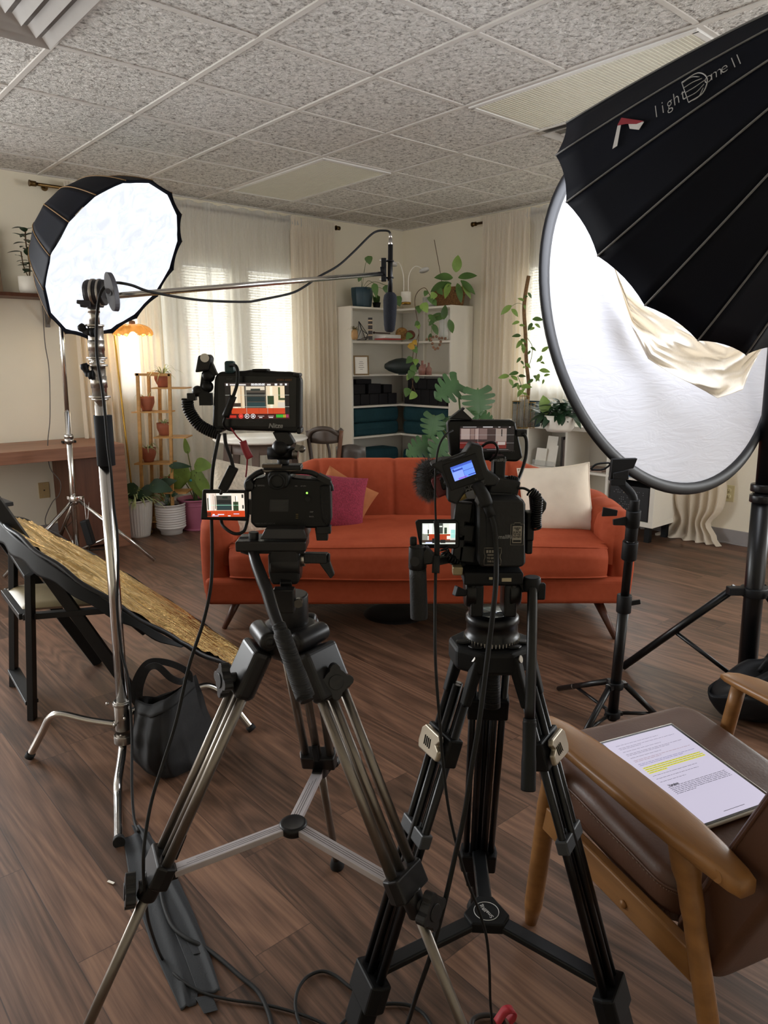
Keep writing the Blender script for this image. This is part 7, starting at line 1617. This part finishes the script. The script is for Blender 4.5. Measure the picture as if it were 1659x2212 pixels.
# ================================================================== ARMCHAIR AND TABLET
leather = M_('brown_leather', '55392b', .40, var=.12, vs=5, bump=.35, bs=160, spec=.5, bd=.001)
wood = M_('arm_wood', '8c6238', .36, var=.16, vs=3, stretch=(14, 2, 14), bump=.08, bs=30)
O_ = Vector((.68, 1.29, 0)); AR = R(23)
ac = thing('armchair', 'mid-century armchair with honey wooden arms and dark brown leather cushions, bottom right', 'armchair', O_, AR)
AM = Matrix.Translation(O_) @ Matrix.Rotation(AR, 4, 'Z')
def arm(sx):
    """a shaped arm: list of stations along y with centre z, width and thickness"""
    m = MB(AM); st_ = [(.272, .548, .014, .008), (.266, .550, .036, .014), (.245, .553, .060, .020), (.20, .556, .082, .024), (.12, .557, .096, .026), (.02, .555, .100, .028), (-.08, .551, .098, .031), (-.15, .547, .088, .035), (-.21, .542, .070, .038), (-.255, .537, .052, .038), (-.272, .535, .040, .032)]
    vs = []; fs = []; K = 12
    for (y, z, w_, t_) in st_:
        for k in range(K):
            a = 2*PI*k/K; ca, sa = math.cos(a), math.sin(a); ex = .38
            vs.append((sx*.272+math.copysign(abs(ca)**ex, ca)*w_*.42, y, z+math.copysign(abs(sa)**ex, sa)*t_*.42))
    n_ = len(st_)
    for i in range(n_-1):
        for k in range(K): fs.append((i*K+k, (i+1)*K+k, (i+1)*K+(k+1) % K, i*K+(k+1) % K))
    fs += [tuple(range(K)), tuple((n_-1)*K+k for k in range(K-1, -1, -1))]
    m.add(vs, fs, True); o = m.build('armrest', wood, ac)
    m = MB(AM); m.cyl((sx*.293, -.235, .538), (sx*.2965, -.235, .538), .011, seg=18); m.build('wood_plug', wood, o)
    m = MB(AM); m.tube([(sx*.262, .215, .545), (sx*.250, .25, .30), (sx*.235, .305, 0)], [.017, .021, .021, .0135], 16, n=5); m.build('leg', wood, ac)
    m = MB(AM); m.tube([(sx*.266, -.135, .540), (sx*.264, -.165, .44), (sx*.262, -.195, .33), (sx*.260, -.25, .15), (sx*.256, -.30, 0)], [.024, .0195, .0175, .0175, .0165, .0145, .0125], 16, n=5); m.build('leg', wood, ac)
    m = MB(AM); m.prism([(.26, .300), (.26, .362), (-.170, .345), (-.185, .286)], Vector((sx*.255-.011, 0, 0)), Y, Z, X*.022); m.build('side_rail', wood, ac, bevel=.004)
    m = MB(AM); m.ball((sx*.268, -.02, .312), (.005, .008, .008)); m.build('wood_plug', wood, ac)
arm(-1); arm(1)
m = MB(AM); m.bb(-.245, .245, .245, .268, .30, .355); m.build('front_rail', wood, ac, bevel=.003)
m = MB(AM); 
def seatf(sg):
    def f(u, v):
        a, b_ = math.sin((2*u-1)*PI/2), math.sin((2*v-1)*PI/2); hx, hy, r = .236, .226, .055
        px, py = a*hx, b_*hy; ex = max(0, (abs(px)-(hx-r))/r); ey = max(0, (abs(py)-(hy-r))/r)
        if ex > 0 and ey > 0 and math.hypot(ex, ey) > 1: k = 1/math.hypot(ex, ey); px = math.copysign(hx-r+ex*k*r, a); py = math.copysign(hy-r+ey*k*r, b_); ex *= k; ey *= k
        e = min(1, max(0, (math.hypot(ex, ey)-.55)/.45)); 
        th = .022+.030*math.sqrt(max(0, 1-e*e)); dome_ = .010*(1-a*a)*(1-b_*b_) if sg > 0 else 0
        zc = .384+.026*(py/.226)
        return (px, py+.110, zc+sg*th+dome_+.0015*noise.noise(Vector((px*14, py*14, sg))))
    return f
for sg_ in (1, -1): m.grid(seatf(sg_), 46, 46)
# side band between the halves
rim = [seatf(1)(u, v) for u, v in [(i/40, 0) for i in range(40)]+[(1, i/40) for i in range(40)]+[(1-i/40, 1) for i in range(40)]+[(0, 1-i/40) for i in range(40)]]
n_ = len(rim); vs = [Vector(p) for p in rim]+[Vector((p[0], p[1], p[2]-.044)) for p in rim]; m.add(vs, [(i, n_+i, n_+(i+1) % n_, (i+1) % n_) for i in range(n_)], True)
sc3 = m.build('seat_cushion', leather, ac)
m = MB(AM)
pts = [Vector(p)+Vector((0, 0, .002)) for p in rim]; m.tube(pts, .0032, 6, closed=True); m.build('welt', leather, sc3)
m = MB(AM); sp_ = catmull(pts, 3, True)
for i in range(0, len(sp_), 2):
    p, q = sp_[i], sp_[(i+1) % len(sp_)]
    if p.x < -.1 or p.y > .26: m.bar(p+Vector((-.001, 0, -.006)), p.lerp(q, .75)+Vector((-.001, 0, -.006)), .0012, .0010)
m.build('stitching', M_('stitch', '93806e', .8), sc3)['kind'] = 'stuff'
# backrest, leaning away from the seat
m = MB(AM); a_ = R(23); bd_ = Vector((0, -math.sin(a_), math.cos(a_))); bn = Vector((0, math.cos(a_), math.sin(a_))); bo = Vector((0, -.088, .300))
def backf(sg):
    def f(u, v):
        a, b_ = math.sin((2*u-1)*PI/2), math.sin((2*v-1)*PI/2); hx, hz, r = .235, .285, .06
        px, pz = a*hx, b_*hz; ex = max(0, (abs(px)-(hx-r))/r); ez = max(0, (abs(pz)-(hz-r))/r)
        if ex > 0 and ez > 0 and math.hypot(ex, ez) > 1: k = 1/math.hypot(ex, ez); px = math.copysign(hx-r+ex*k*r, a); pz = math.copysign(hz-r+ez*k*r, b_); ex *= k; ez *= k
        e = min(1, max(0, (math.hypot(ex, ez)-.6)/.4)); th = .036+.014*math.sqrt(max(0, 1-e*e))
        return bo+bd_*(hz+pz)+X*px+bn*(sg*th-.052)
    return f
for sg_ in (1, -1): m.grid(backf(sg_), 40, 40)
for (s0) in (1,):
    rim2 = [(i/40, 0) for i in range(40)]+[(1, i/40) for i in range(40)]+[(1-i/40, 1) for i in range(40)]+[(0, 1-i/40) for i in range(40)]
    A_ = [backf(1)(*q) for q in rim2]; B_ = [backf(-1)(*q) for q in rim2]; n_ = len(A_); m.add(A_+B_, [(i, n_+i, n_+(i+1) % n_, (i+1) % n_) for i in range(n_)], True)
bk_ = m.build('backrest', leather, ac)
m = MB(AM); m.tube(A_, .003, 6, closed=True); m.build('welt', leather, bk_)
# tablet
TM = AM @ Matrix.Translation((-.014, .103, .4515)) @ Matrix.Rotation(R(1), 4, 'Z') @ Matrix.Rotation(R(6.5), 4, 'X')
tt = thing('tablet', 'tablet in a clear case showing a highlighted script, lying on the leather armchair seat', 'tablet', TM.translation)
m = MB(TM); m.bb(-.112, .112, -.145, .145, -.004, .0035); m.build('clear_case', M_('case_clear', 'b9b4a6', .15, var=.02, coat=.5), tt, bevel=.0035, seg=3)
m = MB(TM); m.bb(-.107, .107, -.140, .140, .0035, .0042); m.build('glass_front', M_('tablet_black', '101014', .08, var=.02, coat=1), tt, bevel=.0003)
ox, oy = (TM.to_3x3() @ X), (TM.to_3x3() @ Y); so = TM @ Vector((0, 0, .0044))
rc2 = [(0, 0, 1, 1, 'c9c2d6', .80)]; rnd = random.Random(6); y = .07; lines = [2, 3, 1, 2, 3, 1, 2]
def para(y, n_, hexs='5b5568', w0=.10, bold=.0035, dash=True):
    out = []
    for k in range(n_):
        x = w0; end = .9 if k < n_-1 else rnd.uniform(.35, .8)
        while x < end:
            w_ = rnd.uniform(.02, .07); out.append((x, y, min(end, x+w_), y+bold, hexs, .8)); x += w_+.008
        y += .0165
    return out, y
for n_, hx in ((1, '6a6478'), (2, '6a6478'), (1, '6a6478'), (2, '5b5568'), (1, '5b5568'), (2, '8f6a70'), (2, '4a4a8a')):
    o_, y = para(y, n_, hx); rc2 += o_; y += .018
y0 = y
for k, e_ in enumerate((.9, .92, .92, .35)): rc2.append((.10, y0+k*.021-.004, e_, y0+k*.021+.010, 'd8d43e', .8))
for k in range(4):
    x = .11
    while x < (.9, .9, .9, .33)[k]: w_ = rnd.uniform(.02, .06); rc2.append((x, y0+k*.021+.001, x+w_, y0+k*.021+.0045, '6a6a30', .8)); x += w_+.008
y = y0+.105
for n_ in (1, 1, 1):
    o_, y = para(y, n_, '4b4658'); rc2 += o_; y += .022
yv = y+.005; y += .03
o_, y = para(y, 6, '2c2938', .12, .0042); rc2 += o_
rc2.append((.36, .975, .64, .979, '22202a', .6))
scr = screen('screen', so, ox, oy, .200, .270, rc2, tt, lift=.0004)
text('heading_print', 'Version', .0085, so-ox*.055+oy*(.135-.27*yv)+ox.cross(oy)*.0008, ox, oy, tt, glow('22202a', .6), offset=.0002)

# ================================================================== GOLD REFLECTOR ON THE FOLDING CHAIR
nG = Vector((.538, .340, .771)).normalized(); CG = Vector((-.993, 2.774, .380)); eG = nG.cross(Z).normalized(); uG = eG.cross(nG)
gr = thing('gold_reflector', 'large gold reflector disc with black edge leaning on the folding chair', 'reflector', CG-Z*.35)
gmat = bpy.data.materials.new('gold_foil'); gmat.use_nodes = True; n = NT(gmat); v = n.coord()
n.b.inputs['Base Color'].default_value = hexc('f0cd8c'); n.b.inputs['Metallic'].default_value = 1.0
t1 = (Vector((.93, -.05, -.62))); t1 = (t1-nG*t1.dot(nG)).normalized(); t2 = nG.cross(t1)
def dotp(vec, k):
    q = n.node('ShaderNodeVectorMath', operation='DOT_PRODUCT'); n.link(v, q.inputs[0]); q.inputs[1].default_value = vec*k; return q.outputs['Value']
cv = n.node('ShaderNodeCombineXYZ'); n.link(dotp(t1, 2.2), cv.inputs[0]); n.link(dotp(t2, 26), cv.inputs[1])
wv = n.noise(cv.outputs[0], 1.3, 5, .7, .6); w2 = n.noise(v, 24, 5, .65, 1.2)
n.b.inputs['Roughness'].default_value = .20
n.bump(n.math('ADD', n.math('MULTIPLY', wv, .9), n.math('MULTIPLY', w2, .25)), 1.0, .035)
m = MB()
def gf(off):
    def f(u, v):
        r_ = .568*u; a = 2*PI*v; q = CG+eG*(r_*math.cos(a))+uG*(r_*math.sin(a)); w_ = noise.noise(Vector((q.dot(t1)*3.2, q.dot(t2)*42, 0)))+.6*noise.noise(Vector((q.dot(t1)*6, q.dot(t2)*85, 4))); return q+nG*(off+.010*noise.noise(q*5)+CR_*.010*w_)
    return f
CR_ = 1; m.grid(gf(.006), 90, 420); m.build('gold_face', gmat, gr)
CR_ = 0; m = MB(); m.grid(gf(-.004), 20, 90); m.build('black_back', blkm, gr)
m = MB(); m.tube([CG+eG*.577*math.cos(a*PI/60)+uG*.577*math.sin(a*PI/60)+nG*(.004*math.sin(a*.9)) for a in range(120)], .0085, 8, closed=True); m.build('rim', M_('rim_black', ''), gr)
# loose black cover along the near edge
m = MB()
def cov(u, v):
    a = R(98-100*u); r_ = .582; q = CG+eG*(r_*math.cos(a))+uG*(r_*math.sin(a)); w_ = .075*(1-u)**.6*min(1, .5+u*3)*(1+.2*noise.noise(Vector((u*8, 0, 0))))
    return q-nG*.006-Z*(w_*v)+Vector((-.3, -.7, 0))*(.02*v)+nG*.004*math.sin(u*40)*v
m.grid(cov, 60, 8); m.build('loose_cover', blkm, gr, solid=.003)
m = MB(); a0_, a1_ = P(268, 1330, 2.27), P(313, 1366, 2.30); m.cyl(a0_, a1_, .0125); m.build('handle_grip', blk, gr)
fc_ = thing('folding_chair', 'black wooden folding chair with a beige padded seat under the gold reflector', 'chair', (-1.2, 2.6, 0)); fb = M_('chair_black', '131314', .45, var=.15)
A_f, B_f, C_f, D_f = G(70, 1553), G(30, 1481), G(308, 1526), G(212, 1433)
top_of = lambda x, y, d: P(x, y, d)
A_t, B_t = P(64, 1240, 2.47), P(28, 1185, 2.76)
for p, q in ((A_f, A_t), (B_f, B_t)): m = MB(); m.bar(p, q, .024, .034, up=Y); m.build('rear_leg', fb, fc_, bevel=.002)
dC = (Vector((A_f.x, A_f.y, 0))-C_f).normalized(); dD = (Vector((B_f.x, B_f.y, 0))-D_f).normalized()
C_t = C_f+dC*.46+Z*.88; D_t = D_f+dD*.46+Z*.88
for p, q in ((C_f, C_t), (D_f, D_t)): m = MB(); m.bar(p, q, .024, .042, up=Vector((0, 0, 1))); m.build('front_leg', fb, fc_, bevel=.002)
m = MB(); m.bar(A_f.lerp(A_t, .12), B_f.lerp(B_t, .12), .045, .014); m.build('cross_rail', fb, fc_, bevel=.002)
m = MB(); m.bar(A_f.lerp(A_t, .98), B_f.lerp(B_t, .98), .035, .014); m.build('cross_rail', fb, fc_, bevel=.002)
sA, sB, sC, sD = [p+Z*.40 for p in (A_f.lerp(C_f, .02), B_f.lerp(D_f, .02), A_f.lerp(C_f, .88), B_f.lerp(D_f, .88))]
for p, q in ((sA, sC), (sB, sD), (sA, sB), (sC, sD)): m = MB(); m.bar(p, q, .03, .022); m.build('seat_frame', fb, fc_, bevel=.002)
ctr = (sA+sB+sC+sD)/4; ux = (sC-sA).normalized(); uy = (sB-sA).normalized(); 
m = MB(); 
def padf(sg):
    def f(u, v): a, b_ = 2*u-1, 2*v-1; return ctr+ux*(a*.155)+uy*(b_*.16)+Z*(.012+sg*.018*(max(0, (1-a**6)*(1-b_**6)))**.5)
    return f
for s_ in (1, -1): m.grid(padf(s_), 16, 16)
m.build('seat_pad', M_('beige_vinyl', '8f8163', .45, bump=.2, bs=90), fc_)
m = MB(); m.bar(C_t-(C_t-C_f).normalized()*.08, D_t-(D_t-D_f).normalized()*.08, .10, .014); m.build('backrest', fb, fc_, bevel=.002)

# ================================================================== TOTE SAND BAG
tote = thing('tote_bag', 'black cloth tote bag with handles slumped against the steel stand base', 'bag', (-.70, 2.2, 0))
clothb = M_('black_cloth', '0d0d0f', .75, var=.2, vs=8, bump=.35, bs=14, sheen=.0, bd=.01)
top_l = [(284, 1518, 2.17), (300, 1522, 2.14), (325, 1526, 2.12), (352, 1515, 2.11), (378, 1498, 2.13), (410, 1470, 2.19)]
bot_l = [(272, 1650, 2.15), (300, 1668, 2.08), (330, 1686, 2.04), (366, 1676, 2.04), (412, 1650, 2.09), (455, 1585, 2.22)]
def totef(side):
    def f(u, v):
        k = u*5; i = min(4, int(k)); w_ = k-i
        a = P(*top_l[i]).lerp(P(*top_l[i+1]), w_); b_ = P(*bot_l[i]).lerp(P(*bot_l[i+1]), w_)
        b_.z = max(.012, b_.z*.25); p = a.lerp(b_, v); bulge = math.sin(PI*min(1, v*.9+.08))**.7*math.sin(PI*(u*.94+.03))**.5
        fold = .010*math.sin(u*23+v*3)*math.sin(PI*v)+.008*noise.noise(Vector((u*5, v*5, side)))
        return p+Vector((.15, 1, 0))*(side*(.065*bulge)+.04+fold)
    return f
m = MB(); m.grid(totef(-1), 50, 30); m.grid(totef(1), 50, 30); 
m.build('body', clothb, tote)
m = MB()
def hemf(u, v): q = totef(-1)(u, v*.13); return q+Vector((0, -.004, 0))
m.grid(hemf, 50, 4); m.build('top_hem', clothb, tote, solid=.003)
for pts in (((286, 1512, 2.19), (290, 1480, 2.18), (303, 1450, 2.16), (322, 1431, 2.15), (352, 1430, 2.16), (385, 1440, 2.18), (407, 1455, 2.2), (410, 1474, 2.2)), ((300, 1506, 2.17), (304, 1478, 2.13), (318, 1446, 2.11), (340, 1440, 2.10), (368, 1464, 2.11), (390, 1473, 2.13), (404, 1466, 2.15))):
    m = MB(); pp = catmull([P(*q) for q in pts], 6); vs = []
    for i, p in enumerate(pp):
        t_ = (pp[min(i+1, len(pp)-1)]-pp[max(i-1, 0)]).normalized(); sd = t_.cross(Vector((.2, -1, .2))).normalized()
        vs += [p-sd*.010, p+sd*.010, p+sd*.010+Vector((0, .003, 0)), p-sd*.010+Vector((0, .003, 0))]
    fs = []
    for i in range(len(pp)-1):
        for k in range(4): fs.append((i*4+k, i*4+(k+1) % 4, (i+1)*4+(k+1) % 4, (i+1)*4+k))
    m.add(vs, fs, False); m.build('handle', clothb, tote)

# ================================================================== FLOOR TAPE, CABLES, SMALL THINGS
tapem = M_('gaffer_tape', '26282b', .75, var=.06, bump=.3, bs=200)
def strip(name, label, pts, z=.0015, seed=1, bumpf=None):
    """a strip of tape whose outline is given by left and right floor points"""
    m = MB(); rnd = random.Random(seed); L_ = [G(*a, z) for a, b_ in pts]; R_ = [G(*b_, z) for a, b_ in pts]; N_ = len(L_)-1
    def f(u, v):
        k = v*N_; i = min(N_-1, int(k)); w_ = k-i; a = L_[i].lerp(L_[i+1], w_); b_ = R_[i].lerp(R_[i+1], w_); p = a.lerp(b_, u); p.z = z+(bumpf(u, v) if bumpf else 0); return p
    m.grid(f, 24, 60)
    return single(m, name, tapem, label, 'tape', 'gaffer tape strips on the floor', solid=.0006)
def ridge(c0, c1, h): return lambda u, v: h*math.exp(-((u-(c0+(c1-c0)*v**1.3))/.14)**2)
strip('gaffer_tape', 'long dark gaffer tape strip, its left edge from the steel stand foot to the bottom', [((266, 1810), (322, 1796)), ((278, 1890), (352, 1860)), ((300, 1960), (385, 1930)), ((330, 2050), (415, 2010)), ((362, 2120), (438, 2085)), ((391, 2183), (424, 2170))], seed=2, bumpf=ridge(.5, .35, .006))
strip('gaffer_tape', 'second dark gaffer tape strip overlapping the first on its right, torn lower end', [((284, 1782), (316, 1792)), ((312, 1850), (356, 1850)), ((340, 1920), (388, 1905)), ((368, 1990), (420, 1975)), ((400, 2070), (452, 2060)), ((428, 2146), (477, 2146))], z=.0030, seed=3, bumpf=ridge(.5, .95, .008))
strip('gaffer_tape', 'short torn piece of gaffer tape at the lower end of the strips', [((422, 2155), (458, 2148)), ((441, 2190), (471, 2182))], z=.0045, seed=4)
strip('gaffer_tape', 'small piece of gaffer tape crossing the black cable right of the long strips', [((396, 2020), (430, 2036)), ((418, 2062), (438, 2058))], z=.0048, seed=5)
m = MB(); m.tube([G(345, 1900, .006), G(352, 1950, .006), G(372, 2000, .007), G(405, 2028, .008), G(440, 2045, .006), G(480, 2075, .006), G(520, 2110, .006), G(555, 2140, .006), G(575, 2175, .006), G(587, 2215, .006), G(590, 2260, .006)], .0048, 10, n=6)
single(m, 'floor_cable', rub, 'thick black cable coming out from under the tape and curving to the bottom edge', 'cable')
m = MB(); m.tube([G(790, 2150, .006), G(760, 2135, .006), G(725, 2108, .006), G(695, 2098, .006), G(664, 2110, .006), G(645, 2135, .006), G(638, 2165, .006), G(642, 2195, .006), G(655, 2230, .006)], .0036, 10, n=6)
single(m, 'floor_cable', rub, 'black cable making a loop on the floor between the two tripods', 'cable')
m = MB(); m.tube([G(735, 2215, .006), G(760, 2192, .006), G(800, 2174, .006), G(845, 2168, .006), G(885, 2172, .006), G(915, 2190, .006), G(935, 2220, .006)], .0036, 10, n=6)
single(m, 'floor_cable', rub, 'black cable arching on the floor at the bottom edge by the right tripod', 'cable')
m = MB(); m.tube([G(1018, 2220, .008), G(1022, 2203, .008), G(1040, 2194, .008), G(1065, 2194, .008), G(1085, 2204, .008), G(1092, 2225, .008)], .0050, 10, n=6)
single(m, 'floor_cable', M_('brown_cable', '2b2522', .6), 'dark brown cable coil with red tag at the bottom edge', 'cable')
m = MB(); pp = [G(1072, 2212, .004), G(1080, 2200, .014), G(1090, 2186, .022), G(1100, 2182, .026), G(1110, 2184, .022), G(1108, 2196, .014), G(1098, 2208, .006)]
vs = []
for p in catmull(pp, 5): vs += [p+Vector((-.004, .008, .004)), p+Vector((.004, -.008, -.0))]
m.add(vs, [(2*i, 2*i+1, 2*i+3, 2*i+2) for i in range(len(vs)//2-1)], True)
single(m, 'cable_strap', M_('red_strap', 'a3202c', .6), 'red hook-and-loop strap around the cable coil at the bottom edge', 'strap', solid=.002)
m = MB(); a, b_ = G(233, 1903, .003), G(246, 1908, .003); m.bar(a, b_, .006, .0015); single(m, 'paper_scrap', whitel, 'tiny white paper scrap lying on the floor left of the tape', 'scrap')
